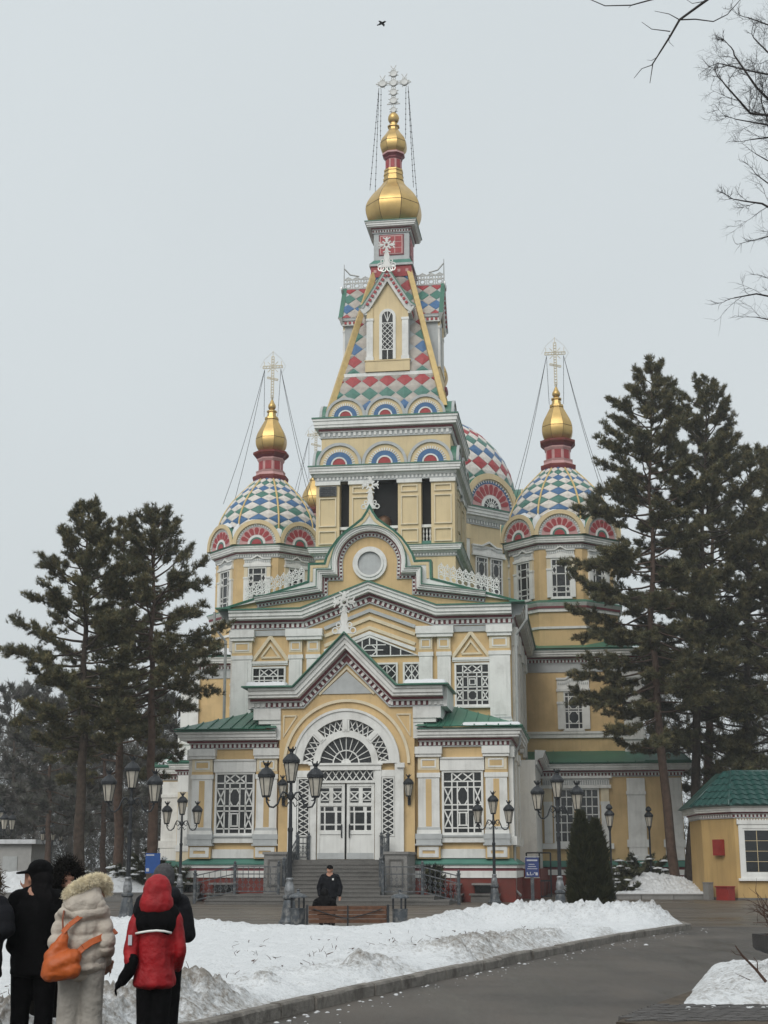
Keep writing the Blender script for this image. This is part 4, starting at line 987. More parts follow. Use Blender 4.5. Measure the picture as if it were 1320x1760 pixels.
cupola(-10.2, CUPY); cupola_arches(-10.2, CUPY, 0, True)
cupola(10.2, CUPY); cupola_arches(10.2, CUPY)
cupola(-10.2, 44.0, full=False); cupola_arches(-10.2, 44.0)
# =================================================== central dome
CY = 40.5; CA = 6.55
MB().lathe([(CA/math.cos(PI/8), 14), (CA/math.cos(PI/8), 28)], 8, (0, CY, 0), 0, PI/8).build('drum_wall', ['sand'], CATH)
cornice(xpath(octring(CA), (0, CY)), 'xy', 26.5, 1.3, .85, -1, True, pitch=.2, soft=1)
CD = smooth_prof([(6.5, 28.0), (6.52, 29.6), (6.35, 31.2), (5.7, 32.8), (4.6, 34.3), (3.2, 35.5), (1.9, 36.3), (1.4, 36.7)], 5)
dm = MB().lathe(CD, 64, (0, 0, 0)).build('central_dome', ['grey_trim'], CATH, True, loc=(0, CY, 0))
dome_tiles(dm, CD, 26, 9, ['tile_red', 'tile_blue', 'tile_green'], .05, -PI/2, True)
MB().lathe([(1.5, 36.6), (1.5, 37.0), (1.1, 37.2), (1.1, 38.5), (1.4, 38.9), (1.4, 39.2), (.9, 39.3)], 8, (0, CY, 0), [0, 0, 1, 0, 0, 0], PI/8).build('central_lantern', ['maroon', 'pink'], CATH)
onion(smooth_prof([(.95, 39.2), (1.25, 39.7), (1.4, 40.3), (1.2, 41.0), (.7, 41.7), (.4, 42.2)]), 8, (0, CY, 0))
ac = arch_b(2.45, 9, True)
for i in range(8):
    a = i*PI/4; px, py = (CA+.35)*math.sin(a), CY-(CA+.35)*math.cos(a)
    if i == 0: ac.parent = CATH; ac.location = (px, py, 27.9)
    else: copy_tree(ac, CATH, (px, py, 27.9), a)
    for s_ in (-1, 1):
        ox = s_*.72; qx, qy = CA*math.sin(a)+ox*math.cos(a), CY-CA*math.cos(a)+ox*math.sin(a)
        window(qx, qy, 21.0, 1.0, 3.0, 'D', a, bar=.06)
        ox = s_*2.3; qx, qy = CA*math.sin(a)+ox*math.cos(a), CY-CA*math.cos(a)+ox*math.sin(a)
        MB().box(-.3, .3, -.25, .01, 18, 25.3, 0).box(-.36, .36, -.3, .01, 25.3, 26.4, 1).build('pilaster', ['white', 'sand'], CATH, loc=(qx, qy, 0), rz=a, fix=False)
    lace_head(CA*math.sin(a), CY-CA*math.cos(a), 24.15, 3.3, a, h=1.0)
# =================================================== transept wings
for sd in (-1, 1):
    YW = 23.3
    B('wing_wall', 'ochre', (*sorted((sd*7.6, sd*15.0)), YW, 52, 0, 15.0))
    cornice([(7.6, YW), (15.0, YW), (15.0, 52)] if sd > 0 else [(-15.0, 52), (-15.0, YW), (-7.6, YW)], 'xy', 14.3, .85, 1.0, -1)
    MB().prism([(sd*7.0, 15.2), (sd*15.85, 15.2), (sd*15.0, 15.35), (sd*12.0, 16.6), (sd*7.0, 16.8)], YW+1.2, 52).build('wing_roof', ['green_metal'], CATH)
    MB().add([(sd*7.6, YW-.85, 15.21), (sd*15.8, YW-.85, 15.21), (sd*14.5, YW+1.6, 16.0), (sd*7.6, YW+1.6, 16.0)], [(0, 1, 2, 3)]).build('roof_panel', ['green_metal'], CATH)
    B('frieze', 'grey_trim', (*sorted((sd*7.6, sd*15.05)), YW-.06, YW, 13.75, 14.3))
    B('corner_pilaster', ['white'], (*sorted((sd*13.9, sd*15.1)), YW-.22, YW+.4, 8.5, 13.75), (*sorted((sd*13.8, sd*15.2)), YW-.3, YW+.4, 9.4, 9.95), (*sorted((sd*13.85, sd*15.15)), YW-.3, YW+.4, 13.3, 13.75))
    B('string_course', ['white'], (*sorted((sd*7.6, sd*15.05)), YW-.14, YW, 9.55, 9.8), (*sorted((sd*7.6, sd*15.05)), YW-.2, YW, 9.8, 9.95))
    window(sd*10.75, YW, 10.15, 1.05, 2.25, 'D', bar=.06)
    lace_head(sd*10.75, YW, 12.5, 2.15, 0, h=1.05)
    for s_ in (-1, 1):
        x = sd*10.75+s_*.82; MB().box(x-.2, x+.2, YW-.16, YW, 10.1, 11.7, 0).box(x-.24, x+.24, YW-.2, YW, 11.7, 11.85, 0).box(x-.2, x+.2, YW-.15, YW, 11.85, 12.5, 1).build('window_pilaster', ['white', 'cream'], CATH, fix=False)
    YA = 21.6; AX = 17.2 if sd > 0 else 15.7
    B('aisle_wall', 'ochre', (*sorted((sd*7.6, sd*AX)), YA, 50, 1.9, 7.6))
    B('plinth', 'brick_red', (*sorted((sd*7.6, sd*(AX+0.25))), YA-.25, 50, 0, 1.1)); B('plinth_band', 'white', (*sorted((sd*7.6, sd*(AX+0.30))), YA-.3, 50, 1.1, 1.42)); B('plinth_band', 'maroon', (*sorted((sd*7.6, sd*(AX+0.26))), YA-.27, 50, 1.42, 1.58))
    B('flashing', 'flashing', (*sorted((sd*7.6, sd*(AX+0.36))), YA-.4, 50, 1.58, 1.95))
    cornice([(7.6, YA), (AX, YA), (AX, 50)] if sd > 0 else [(-AX, 50), (-AX, YA), (-7.6, YA)], 'xy', 7.0, .8, .9, -1)
    for i in range(6):
        a, b = 7.7+i*(AX-7.1)/6, 7.7+(i+1)*(AX-7.1)/6
        roof_strip('roof_panel', [(sd*a, YA-.78, 7.86), (sd*b, YA-.78, 7.86), (sd*min(b, AX), YW+.1, 8.75), (sd*a, YW+.1, 8.75)])
    B('aisle_roof', 'green_metal', (*sorted((sd*15.0, sd*(AX+.65))), YA-.7, 50, 7.86, 7.95))
    for s_ in (-1, 1): window(sd*10.75+s_*.78, YA, 3.1, 1.05, 3.1, 'E', bar=.06)
    for s_ in (-1, 1):
        x = sd*10.75+s_*1.75; MB().box(x-.25, x+.25, YA-.18, YA, 3.0, 5.3, 0).box(x-.28, x+.28, YA-.2, YA, 5.3, 5.5, 0).box(x-.25, x+.25, YA-.17, YA, 5.5, 6.3, 1).build('window_pilaster', ['white', 'cream'], CATH, fix=False)
    mb = MB().box(sd*10.75-2.15, sd*10.75+2.15, YA-.3, YA, 6.3, 6.5).box(sd*10.75-2.05, sd*10.75+2.05, YA-.2, YA, 6.5, 6.9).box(sd*10.75-2.2, sd*10.75+2.2, YA-.34, YA, 6.9, 7.05)
    for i in range(28): xx = sd*10.75-1.95+i*.144; mb.box(xx-.04, xx+.04, YA-.26, YA-.2, 6.52, 6.78, 1)
    mb.box(sd*10.75-2.2, sd*10.75+2.2, YA-.34, YA, 2.65, 2.98)
    mb.build('window_head', ['white', 'grey_trim'], CATH, fix=False)
    for cx in ((14.4, 16.6) if sd > 0 else (13.2, 15.1)):
        x = sd*cx; B('pilaster', ['white', 'cream'], (x-.55, x+.55, YA-.22, YA, 3.2, 5.9), (x-.6, x+.6, YA-.28, YA, 5.9, 6.1), (x-.55, x+.55, YA-.2, YA, 6.1, 6.9), (x-.65, x+.65, YA-.34, YA, 2.75, 3.2), (x-.55, x+.55, YA-.3, YA, 1.98, 2.75))
# flank connector walls with columns seen past the porch
for sd in (-1, 1):
    B('link_wall', 'white', (*sorted((sd*7.6, sd*8.6)), 12, 21.7, 1.5, 7.4)); B('link_plinth', 'brick_red', (*sorted((sd*7.6, sd*8.9)), 7, 21.7, 0, 1.5))
    cornice([(8.6, 12), (8.6, 21.6)] if sd > 0 else [(-8.6, 21.6), (-8.6, 12)], 'xy', 7.1, .8, .8, -1)
# chapel annex left of the porch
B('annex_wall', 'ochre', (-13.8, -10.2, 18.6, 22, 1.9, 7.6)); B('plinth', 'brick_red', (-14.0, -10.0, 18.4, 22, 0, 1.2)); B('plinth_band', 'white', (-14.05, -9.95, 18.35, 22, 1.2, 1.55)); B('flashing', 'flashing', (-14.1, -9.9, 18.3, 22, 1.55, 1.9))
cornice([(-13.8, 22), (-13.8, 18.6), (-10.2, 18.6), (-10.2, 22)], 'xy', 7.1, .75, .8, -1)
B('annex_roof', 'green_metal', (-14.4, -9.6, 18.0, 22, 7.9, 8.0))
for x in (-13.3, -11.9, -10.6): 
    B('pilaster', ['white'], (x-.42, x+.42, 18.38, 18.6, 2.9, 5.2), (x-.48, x+.48, 18.3, 18.6, 2.5, 2.9), (x-.46, x+.46, 18.34, 18.6, 6.1, 7.1)); B('pilaster_capital', 'cream', (x-.44, x+.44, 18.36, 18.6, 5.2, 6.1)); B('pilaster_base', 'cream', (x-.42, x+.42, 18.34, 18.6, 1.92, 2.5))
# notice plaque on the belfry pier (weathered metal louvre)
pq = B('vent_grille', 'iron_grey', (-4.0, -2.95, TY-HW-.1, TY-HW, 23.3, 23.9))
for i in range(5): B('louvre', 'iron', (-3.95, -3.0, TY-HW-.13, TY-HW-.1, 23.35+i*.11, 23.41+i*.11), par=pq)
# basement window wells along the porch plinth
for x in (-7.6, -5.9, 4.9, 6.6):
    w = MB().box(x-.62, x+.62, -1.25, -.3, 0, .32).box(x-.7, x+.7, -1.32, -.3, .32, .4).build('window_well', ['granite'], CATH, fix=False)
    B('well_hood', 'granite_light', (x-.6, x+.6, -1.0, -.3, .78, .86), par=w); B('well_pane', 'glass', (x-.5, x+.5, -.36, -.3, .42, .78), par=w)

# bronze bell hanging in the belfry opening
MB().lathe(smooth_prof([(.72, 20.75), (.62, 20.9), (.5, 21.2), (.44, 21.6), (.34, 21.95), (.1, 22.1)], 3), 20, (-.1, TY-3.72, 0)).build('bell', ['bronze'], CATH, True)
# =================================================== ground, road, plaza, kerbs
mat('asphalt', (0.078, 0.068, 0.058), .6, var=.2, vscale=.35, bump=.25, bscale=45, spec=.3, dirt=(.045, .04, .035), dscale=.3, damt=1.0)
mat('plaza', (0.09, 0.072, 0.055), .42, var=.18, vscale=.25, bump=.06, bscale=25, spec=.5, dirt=(.065, .055, .045), dscale=.15, damt=.8)
mat('kerb', (0.20, 0.185, 0.165), .85, var=.25, vscale=9, bump=.5, bscale=40, dirt=(.075, .065, .055), dscale=2.2, damt=.9)
mat('paver', (0.075, 0.07, 0.067), .6, var=.3, vscale=4, bump=.3, bscale=60)
mat('earth', (0.07, 0.055, 0.04), .95, var=.3, vscale=3)
def wet(m, scale, lo, hi):
    n = MATS[m].node_tree.nodes; l = MATS[m].node_tree.links; b = n['Principled BSDF']; g = n.new('ShaderNodeNewGeometry'); mp = n.new('ShaderNodeMapping'); mp.inputs['Rotation'].default_value = (0, 0, R(20)); mp.inputs['Scale'].default_value = scale
    l.new(g.outputs['Position'], mp.inputs['Vector']); nz = n.new('ShaderNodeTexNoise'); nz.inputs['Scale'].default_value = 1.0; nz.inputs['Detail'].default_value = 6; nz.inputs['Roughness'].default_value = .6; l.new(mp.outputs[0], nz.inputs['Vector'])
    r = n.new('ShaderNodeMapRange'); r.inputs[1].default_value = .38; r.inputs[2].default_value = .62; r.inputs[3].default_value = lo; r.inputs[4].default_value = hi; l.new(nz.outputs['Fac'], r.inputs[0]); l.new(r.outputs[0], b.inputs['Roughness'])
    src = b.inputs['Base Color'].links[0].from_socket; mx = n.new('ShaderNodeMix'); mx.data_type = 'RGBA'; mx.blend_type = 'MULTIPLY'; mx.inputs['Factor'].default_value = 1
    r2 = n.new('ShaderNodeMapRange'); r2.inputs[1].default_value = .35; r2.inputs[2].default_value = .65; r2.inputs[3].default_value = .72; r2.inputs[4].default_value = 1.18; l.new(nz.outputs['Fac'], r2.inputs[0]); l.new(src, mx.inputs['A']); l.new(r2.outputs[0], mx.inputs['B']); l.new(mx.outputs['Result'], b.inputs['Base Color'])
wet('asphalt', (.9, .16, 1), .35, .75); wet('plaza', (.12, .6, 1), .25, .6)
tag(MB().box(-600, 600, -60, 1000, -.4, 0).build('ground', ['asphalt'], fix=False), kind='structure')
MB().add([(-70, 41.2, .004), (9.0, 41.2, .004), (40, 39.6, .004), (40, 110, .004), (-70, 110, .004)], [(0, 1, 2, 3, 4)]).build('plaza', ['plaza'])['kind'] = 'structure'
KERB = [(-7.4, 1.0), (-4.9, 6.5), (-3.1, 11.4), (-1.7, 15.17), (-.88, 17.53), (.32, 20.79), (2.49, 26.56), (5.66, 34.39), (8.3, 39.9)]
def kerb_x(y): return np.interp(y, [p[1] for p in KERB], [p[0] for p in KERB])
kb = empty('kerb', (0, 0, 0)); kb['kind'] = 'structure'
random.seed(3)
pts = []
for a, b in zip(KERB[:-1], KERB[1:]):
    n = 12; pts += [Vector((a[0]+(b[0]-a[0])*i/n, a[1]+(b[1]-a[1])*i/n)) for i in range(n)]
pts += [Vector(KERB[-1]), Vector((8.55, 40.6)), Vector((8.3, 41.1)), Vector((7.4, 41.25))]+[Vector((7.4-1.0*i, 41.25-.02*i)) for i in range(1, 7)]
# resample each ~1 m
acc = [pts[0]]
for p in pts[1:]:
    while (p-acc[-1]).length > 1.0: acc.append(acc[-1]+(p-acc[-1]).normalized()*1.0)
for i in range(len(acc)-1):
    a, b = acc[i], acc[i+1]; d = b-a; L = d.length
    mb = MB(); w = .17; h = .15+random.uniform(-.012, .012); g = .012; j = random.uniform(-.012, .012)
    P8 = [(g, j), (L-g, j+random.uniform(-.01, .01)), (L-g, w), (g, w)]
    vs = [(x, y, -.05) for x, y in P8]+[(x, y, h-.03) for x, y in P8]+[(x, min(max(y, j+.025), w-.02), h) for x, y in P8]
    fs = [(0,1,5,4),(1,2,6,5),(2,3,7,6),(3,0,4,7),(4,5,9,8),(5,6,10,9),(6,7,11,10),(7,4,8,11),(8,9,10,11)]
    mb.add(vs, fs).build('kerb_stone', ['kerb'], kb, loc=(a.x, a.y, 0), rz=math.atan2(d.y, d.x))
# paved corner bottom right
pv = MB().add([(2.45, 15.9, .05), (7.5, 11, .05), (9.5, 24, .05), (6.2, 24.5, .05), (3.35, 18.2, .05), (2.45, 15.9, 0), (7.5, 11, 0), (9.5, 24, 0), (6.2, 24.5, 0), (3.35, 18.2, 0)],
    [(0, 1, 2, 3, 4), (0, 5, 6, 1), (4, 9, 5, 0), (3, 8, 9, 4)]).build('pavement', ['earth']); pv['kind'] = 'structure'
pm = MB().add([(-.096, -.046, 0), (.096, -.046, 0), (.096, .046, 0), (-.096, .046, 0), (-.09, -.04, .05), (.09, -.04, .05), (.09, .04, .05), (-.09, .04, .05)], [(0,1,5,4),(1,2,6,5),(2,3,7,6),(3,0,4,7),(4,5,6,7)]).mesh('paver', ['paver']); fixn(pm)
u = Vector((.93, .36)); v_ = Vector((-.36, .93)); cnt = 0
for r in range(-40, 60):
    for c in range(-30, 60):
        p = Vector((2.9, 16.2))+u*(c*.2+(.1 if r % 2 else 0))+v_*(r*.1)
        if 15.95 < p.y < 17.75 and p.x > 2.55+(p.y-16.1)*.42 and p.x < 5.2 and cnt < 300 and p.x/p.y < .285:
            o = link('paver', pm, pv, (p.x, p.y, .012+random.uniform(-.004, .004)), math.atan2(u.y, u.x)); cnt += 1
# =================================================== entrance stairs
ST = empty('entrance_staircase', cw(0, -3.2), R(-8), 'wide grey granite steps with stone side blocks leading up to the white doors', 'staircase')
def sloc(x0, x1, y0, y1, z0, z1): return (x0, x1, y0+3.2, y1+3.2, z0, z1)
B('landing', 'granite', sloc(-2.3, 2.3, -2.3, -.32, 0, 1.92), par=ST)
for i in range(9):
    z = 1.92-.17*(i+1); y1 = -2.3-.3*i
    if z < .38: break
    mb = MB().box(*sloc(-2.25, 2.25, y1-.3, y1, 0, z)); mb.box(*sloc(-2.27, 2.27, y1-.33, y1-.3, z-.06, z)); mb.build('step', ['granite'], ST, fix=False)
for i, (z, y0, hx) in enumerate(((.385, -5.25, 4.7), (.20, -5.75, 5.4))):
    MB().box(*sloc(-hx, hx, y0, -.4, 0, z-.05*0)).box(*sloc(-hx-.02, hx+.02, y0-.03, y0, z-.06, z)).build('step', ['granite'], ST, fix=False)
for sd in (-1, 1):
    b_ = MB().box(*sloc(*sorted((sd*2.28, sd*3.3)), -3.4, -.34, .39, 2.15)).box(*sloc(*sorted((sd*2.22, sd*3.36)), -3.46, -.3, 2.15, 2.27)).build('side_block', ['granite_light'], ST, fix=False)
    f = frame(MB(), min(sd*2.46, sd*3.12), max(sd*2.46, sd*3.12), .75, 1.95, .07, -3.44, -3.38); f.v = [(x, y+3.2, z) for x, y, z in f.v]; f.build('relief_frame', ['granite'], b_, fix=False)
def railing(label, pts, h, name='iron_railing', top=True):
    p0 = Vector(cw(*pts[0])); rt = empty(name, p0, 0, label, 'railing', 'iron railings of the entrance steps')
    W_ = [Vector(cw(*p))-p0 for p in pts]
    for p in W_:
        MB().lathe([(.075, 0), (.075, h+.02), (.1, h+.02), (.1, h+.07), (.05, h+.09), (.07, h+.16), (.02, h+.23)], 8, tuple(p)).build('post', ['iron_grey'], rt)
    for a, b in zip(W_[:-1], W_[1:]):
        d = b-a; L = Vector((d.x, d.y, 0)).length; up = Vector((0, 0, 1)); nrm = d.cross(up).normalized(); mb = MB()
        for f_ in (.12, .72, .97): mb.bar(a+up*h*f_, b+up*h*f_, .045, .045, 0, nrm)
        n = max(2, int(L/.24))
        for i in range(n):
            c = a+d*((i+.5)/n); mb.bar(c+up*h*.12, c+up*h*.97, .022, .022, 0, nrm)
            for zz, r in ((.32, .09), (.54, .075)):
                cc = c+up*h*zz; e_ = d.normalized(); q = [cc+e_*(r*math.cos(t*PI/4))+up*(r*math.sin(t*PI/4)) for t in range(9)]
                for s_, t_ in zip(q[:-1], q[1:]): mb.bar(s_, t_, .022, .02, 0, nrm)
        stuff(mb.build('scroll_panel', ['iron_grey'], rt, fix=False))
    return rt
railing('grey iron scroll railing stepping up left of the entrance stairs', [(-6.1, -4.9, 0), (-4.4, -4.4, .39), (-2.35, -4.55, .39)], 1.25)
railing('grey iron scroll railing with plants behind it right of the entrance stairs', [(2.35, -4.55, .39), (4.1, -4.4, .39), (5.75, -4.9, 0)], 1.25)
railing('short sloping iron railing left of the white door', [(-2.2, -4.2, .75), (-2.15, -1.4, 1.92), (-1.75, -.75, 1.92)], 1.05)
railing('short sloping iron railing right of the white door', [(2.2, -4.2, .75), (2.15, -1.4, 1.92), (1.75, -.75, 1.92)], 1.05)
# =================================================== lamps
mat('lamp_glass', (0.42, 0.39, 0.33), .35, var=.12, vscale=8, spec=.4)
def lantern_parts(root, c, s=1.0, n=6):
    x, y, z = c
    bd = MB().lathe([(.02, 0), (.11, .0), (.13, .05), (.10, .06)], n, c).lathe([(.2, .56), (.25, .58), (.26, .66), (.22, .72), (.13, .82), (.06, .86), (.05, .9), (.08, .93), (.1, .99)], n*2, c, 0)
    for i in range(n):
        a = 2*PI*i/n; bd.bar((x+.12*math.cos(a), y+.12*math.sin(a), z+.05), (x+.215*math.cos(a), y+.215*math.sin(a), z+.58), .022, .022)
    for i in range(5):
        a = 2*PI*i/5; bd.bar((x+.09*math.cos(a), y+.09*math.sin(a), z+.96), (x+.13*math.cos(a), y+.13*math.sin(a), z+1.05), .03, .02)
    o = bd.build('lantern', ['iron'], root, fix=False)
    MB().lathe([(.115, .06), (.205, .57)], n, c).build('lantern_glass', ['lamp_glass'], o, fix=False)
def make_lamp(narm=2):
    rt = empty('street_lamp', (0, 0, 0))
    MB().lathe([(.30, 0), (.30, .1), (.25, .14), (.23, .2), (.17, .62), (.15, .7), (.19, .74), (.19, .8), (.13, .84)], 12).build('base', ['iron_grey'], rt)
    MB().lathe([(.12, .82), (.15, .95), (.13, 1.1), (.09, 1.22), (.11, 1.25), (.11, 1.29), (.07, 1.32)], 12).build('collar', ['silver_worn'], rt, smooth=True)
    MB().lathe([(.072, 1.3), (.065, 2.6), (.08, 2.64), (.08, 2.7), (.055, 2.74), (.045, 3.5), (.09, 3.55), (.1, 3.65), (.05, 3.75), (.045, 4.02)], 10).build('pole', ['iron'], rt)
    lantern_parts(rt, (0, 0, 4.0))
    for k in range(narm):
        a = 2*PI*k/narm; ca, sa = math.cos(a), math.sin(a); mb = MB()
        q = lambda r, z: (r*ca, r*sa, z)
        cur = [q(.05, 3.55), q(.14, 3.72), q(.24, 3.74), q(.3, 3.62), q(.38, 3.4), q(.5, 3.3), q(.62, 3.32), q(.7, 3.45), q(.72, 3.62)]
        mb.tube(cur, .028, 6)
        mb.tube([q(.1, 3.6), q(.2, 3.5), q(.26, 3.56), q(.22, 3.64)], .02, 5).tube([q(.72, 3.62), q(.66, 3.5), q(.6, 3.5)], .018, 5)
        mb.tube([q(.06, 3.45), q(.13, 3.32), q(.2, 3.38)], .018, 5)
        mb.build('arm', ['iron'], rt, smooth=True)
        lantern_parts(rt, q(.72, 3.58))
    return rt
mat('silver_worn', (0.22, 0.23, 0.24), .45, metal=.4, var=.5, vscale=9)
L0 = make_lamp(2)
tag(L0, 'three-lantern iron lamp post standing left of the brown bench', 'street lamp', 'iron lantern lamp posts')
L0.location = (-2.72, 42.4, 0); L0.rotation_euler = (0, 0, R(8))
for (x, y, rz, sc, lb) in [(-8.0, 46.0, 5, 1.0, 'three-lantern iron lamp post behind the person in the red jacket'),
        (-9.15, 66.0, -6, .97, 'three-lantern iron lamp post in front of the porch left window'),
        (4.95, 66.0, 0, .98, 'three-lantern iron lamp post in front of the porch right window'),
        (6.15, 51.5, 6, .99, 'three-lantern iron lamp post just left of the twin-topped thuja')]:
    c = copy_tree(L0, None, (x, y, 0), R(rz)); c['label'] = lb; c.scale = (sc, sc, sc)
L4 = make_lamp(4)
tag(L4, 'many-lantern iron lamp post at the left edge beyond the people', 'street lamp', 'iron lantern lamp posts'); L4.location = (-21.6, 82, 0); L4.rotation_euler = (0, 0, R(35))
for (x, y, rz, lb) in [(-26.8, 118, 20, 'small distant lamp post just right of the low white building'), (-23.5, 131, 50, 'faint distant lamp post between the pine trunks')]:
    c = copy_tree(L4, None, (x, y, 0), R(rz)); c['label'] = lb
def single_lamp(x, y, h, lb):
    rt = empty('street_lamp', (x, y, 0), 0, lb, 'street lamp', 'single lantern lamps by the aisle wall')
    MB().lathe([(.2, 0), (.2, .15), (.12, .3), (.1, .75), (.13, .8), (.06, .9), (.05, h-1.35), (.09, h-1.2), (.14, h-1.1)], 10).build('pole', ['iron'], rt)
    lantern_parts(rt, (0, 0, h-1.15))
    MB().lathe(smooth_prof([(.05, h-.3), (.17, h-.22), (.14, h-.1), (.05, h)], 3), 10).build('finial', ['iron'], rt)
single_lamp(11.45, 74, 4.7, 'slim single-lantern lamp right of the thuja'); single_lamp(14.9, 82, 4.9, 'slim single-lantern lamp left of the pine trunks')
def wall_lantern(lx, lb):
    p = cw(lx, YP-.02, 4.65); rt = empty('wall_lantern', p, R(-8), lb, 'lantern', 'wall lanterns beside the doors')
    MB().box(-.07, .07, -.08, 0, -.2, .5).tube([(0, -.05, 0), (0, -.25, -.05), (0, -.32, .1), (0, -.3, .2)], .025, 6).build('bracket', ['iron'], rt)
    lantern_parts(rt, (0, -.3, .18))
wall_lantern(3.05, 'black wall lantern on the yellow strip right of the white doors'); wall_lantern(-3.05, 'black wall lantern left of the doors, half hidden behind the lamp post')
# =================================================== bench and litter bins
mat('wood', (0.11, 0.05, 0.027), .55, var=.35, vscale=9, streak=0, bump=.1, bscale=30)
BN = empty('park_bench', (-.95, 38.7, 0), R(4), 'brown slatted park bench seen from behind with its back to the lawn', 'bench')
for i in range(4): MB().box(-1.02, 1.02, -.03+.012*i, .015+.012*i, .2+.11*i, .295+.11*i).build('back_slat', ['wood'], BN, fix=False)
for i in range(4): MB().box(-1.02, 1.02, .08+.11*i, .175+.11*i, .33, .365).build('seat_slat', ['wood'], BN, fix=False)
for sx_ in (-1, 1):
    MB().bar((sx_*1.06, -.02, 0), (sx_*1.06, .03, .66), .06, .06).bar((sx_*1.06, .0, .31), (sx_*1.06, .52, .31), .05, .05).bar((sx_*1.06, .5, 0), (sx_*1.06, .5, .55), .05, .05).bar((sx_*1.06, .05, .55), (sx_*1.06, .52, .55), .05, .06).build('leg_frame', ['iron'], BN, fix=False)
    MB().tube([(sx_*.9, -.05, .56), (sx_*.55, -.06, .44), (sx_*.1, -.07, .33), (0, -.07, .32)], .014, 5).build('back_brace', ['iron'], BN)
MB().bar((0, -.06, .1), (0, -.03, .64), .04, .03).build('centre_post', ['iron'], BN, fix=False)
def bin_(x, y, lb):
    rt = empty('litter_bin', (x, y, 0), 0, lb, 'litter bin', 'litter bins beside the bench')
    MB().lathe([(.17, 0), (.19, .02), (.2, .52), (.21, .52), (.21, .55), (.18, .55), (.17, .1)], 14).build('drum', ['iron_grey'], rt)
    for i in range(3): a = R(40+120*i); MB().bar((.19*math.cos(a), .19*math.sin(a), .5), (.19*math.cos(a), .19*math.sin(a), .84), .05, .025).build('post', ['iron'], rt, fix=False)
    MB().lathe([(.25, .82), (.25, .85), (.18, .91), (.05, .94), (.03, .99), (.05, 1.02), (.01, 1.05)], 14).build('lid', ['iron_grey'], rt)
bin_(.42, 38.9, 'grey litter bin with domed lid at the right end of the bench'); bin_(-2.3, 39.6, 'grey litter bin half hidden behind the lamp post left of the bench')
# =================================================== signs and the gate by the aisle
mat('sign_blue', (0.035, 0.055, 0.17), .4, var=.1); mat('sign_blue_plain', (0.02, 0.075, 0.26), .4, var=.1); mat('sign_white', (0.45, 0.46, 0.5), .5)
SG = empty('information_sign', (6.85, 68, 0), R(-4), 'small blue notice board with pale marks on a grey post', 'sign')
MB().bar((0, 0, 0), (0, 0, 1.2), .16, .12).build('post', ['iron_grey'], SG, fix=False)
MB().box(-.31, .31, -.08, .02, 1.15, 2.02).build('board', ['sign_blue'], SG, fix=False)
MB().box(-.35, .35, -.05, .04, 1.1, 1.14).box(-.35, .35, -.05, .04, 2.03, 2.08).build('board_edge', ['pipe'], SG, fix=False)
pk = MB().box(-.24, .25, -.088, -.082, 1.86, 1.93)
for i in range(3): pk.box(-.22+.03*i, .24-.06*i, -.087, -.082, 1.5+.1*i, 1.53+.1*i)
for x0, x1, z0, z1 in [(-.25, -.2, 1.22, 1.36), (-.19, -.13, 1.22, 1.27), (-.1, -.06, 1.22, 1.37), (-.05, 0, 1.22, 1.26), (.02, .06, 1.24, 1.3), (.08, .14, 1.31, 1.36), (.15, .26, 1.22, 1.35)]: pk.box(x0, x1, -.088, -.082, z0, z1)
stuff(pk.build('printed_marks', ['sign_white'], SG, fix=False))
SG2 = empty('street_sign', (-9.45, 60, 0), 0, 'plain blue panel sign on a post beside the snowy shrubs', 'sign')
MB().bar((0, .04, 0), (0, .04, 1.5), .08, .08).build('post', ['iron_grey'], SG2, fix=False)
MB().box(-.3, .3, -.03, .03, 1.35, 2.15).build('panel', ['sign_blue_plain'], SG2, fix=False); MB().box(-.26, -.14, -.036, -.031, 1.42, 1.55).box(-.27, .05, -.036, -.031, 2.05, 2.1).build('printed_marks', ['sign_white'], SG2, fix=False)
GT = empty('iron_gate', (8.0, 76, 0), R(-8), 'dark metal barrier frame by the foot of the aisle wall', 'gate')
for x in (-.62, .05, .62): MB().bar((x, 0, .1), (x, 0, 2.3), .08, .08).build('upright', ['iron'], GT, fix=False)
for z in (.12, .9, 2.3): MB().bar((-.62, 0, z), (.62, 0, z), .07, .07).build('rail', ['iron'], GT, fix=False)
for i in range(6): MB().bar((-.5+.2*i, 0, .12), (-.5+.2*i, 0, .9), .025, .025).build('bar', ['iron'], GT, fix=False)
MB().box(-.14, .02, -.05, .05, .3, 2.15).build('panel', ['iron_grey'], GT, fix=False)
# =================================================== gatehouse kiosk on the right
mat('roof_green', (0.016, 0.062, 0.054), .35, var=.15, vscale=3, spec=.5)
mat('kiosk_ochre', (0.47, 0.32, 0.135), .7, var=.1, vscale=.8, streak=.35)
mat('red_paint', (0.26, 0.03, 0.025), .5, var=.15)
KO = (17.4, 72.5)
KI = empty('gatehouse_kiosk', (KO[0], KO[1], 0), R(-3), 'small yellow gatehouse with green tile roof and white-framed window', 'kiosk')
PL = [(0, 0), (6.5, 0), (6.5, 6), (-1.25, 6), (-1.25, 2.2)]      # plan, chamfered left front corner
def plan(mb, pl, z0, z1, mi=0):
    n = len(pl); vs = [(x, y, z0) for x, y in pl]+[(x, y, z1) for x, y in pl]; return mb.add(vs, [tuple(range(n))[::-1], tuple(range(n, 2*n))]+[(i, (i+1) % n, (i+1) % n+n, i+n) for i in range(n)], mi)
plan(MB(), PL, 0.12, 4.25).build('wall', ['kiosk_ochre'], KI)
plan(MB(), [(-.02, -.05), (6.6, -.05), (6.6, 6.1), (-1.35, 6.1), (-1.35, 2.15)], 0, .12).build('base_course', ['granite'], KI)
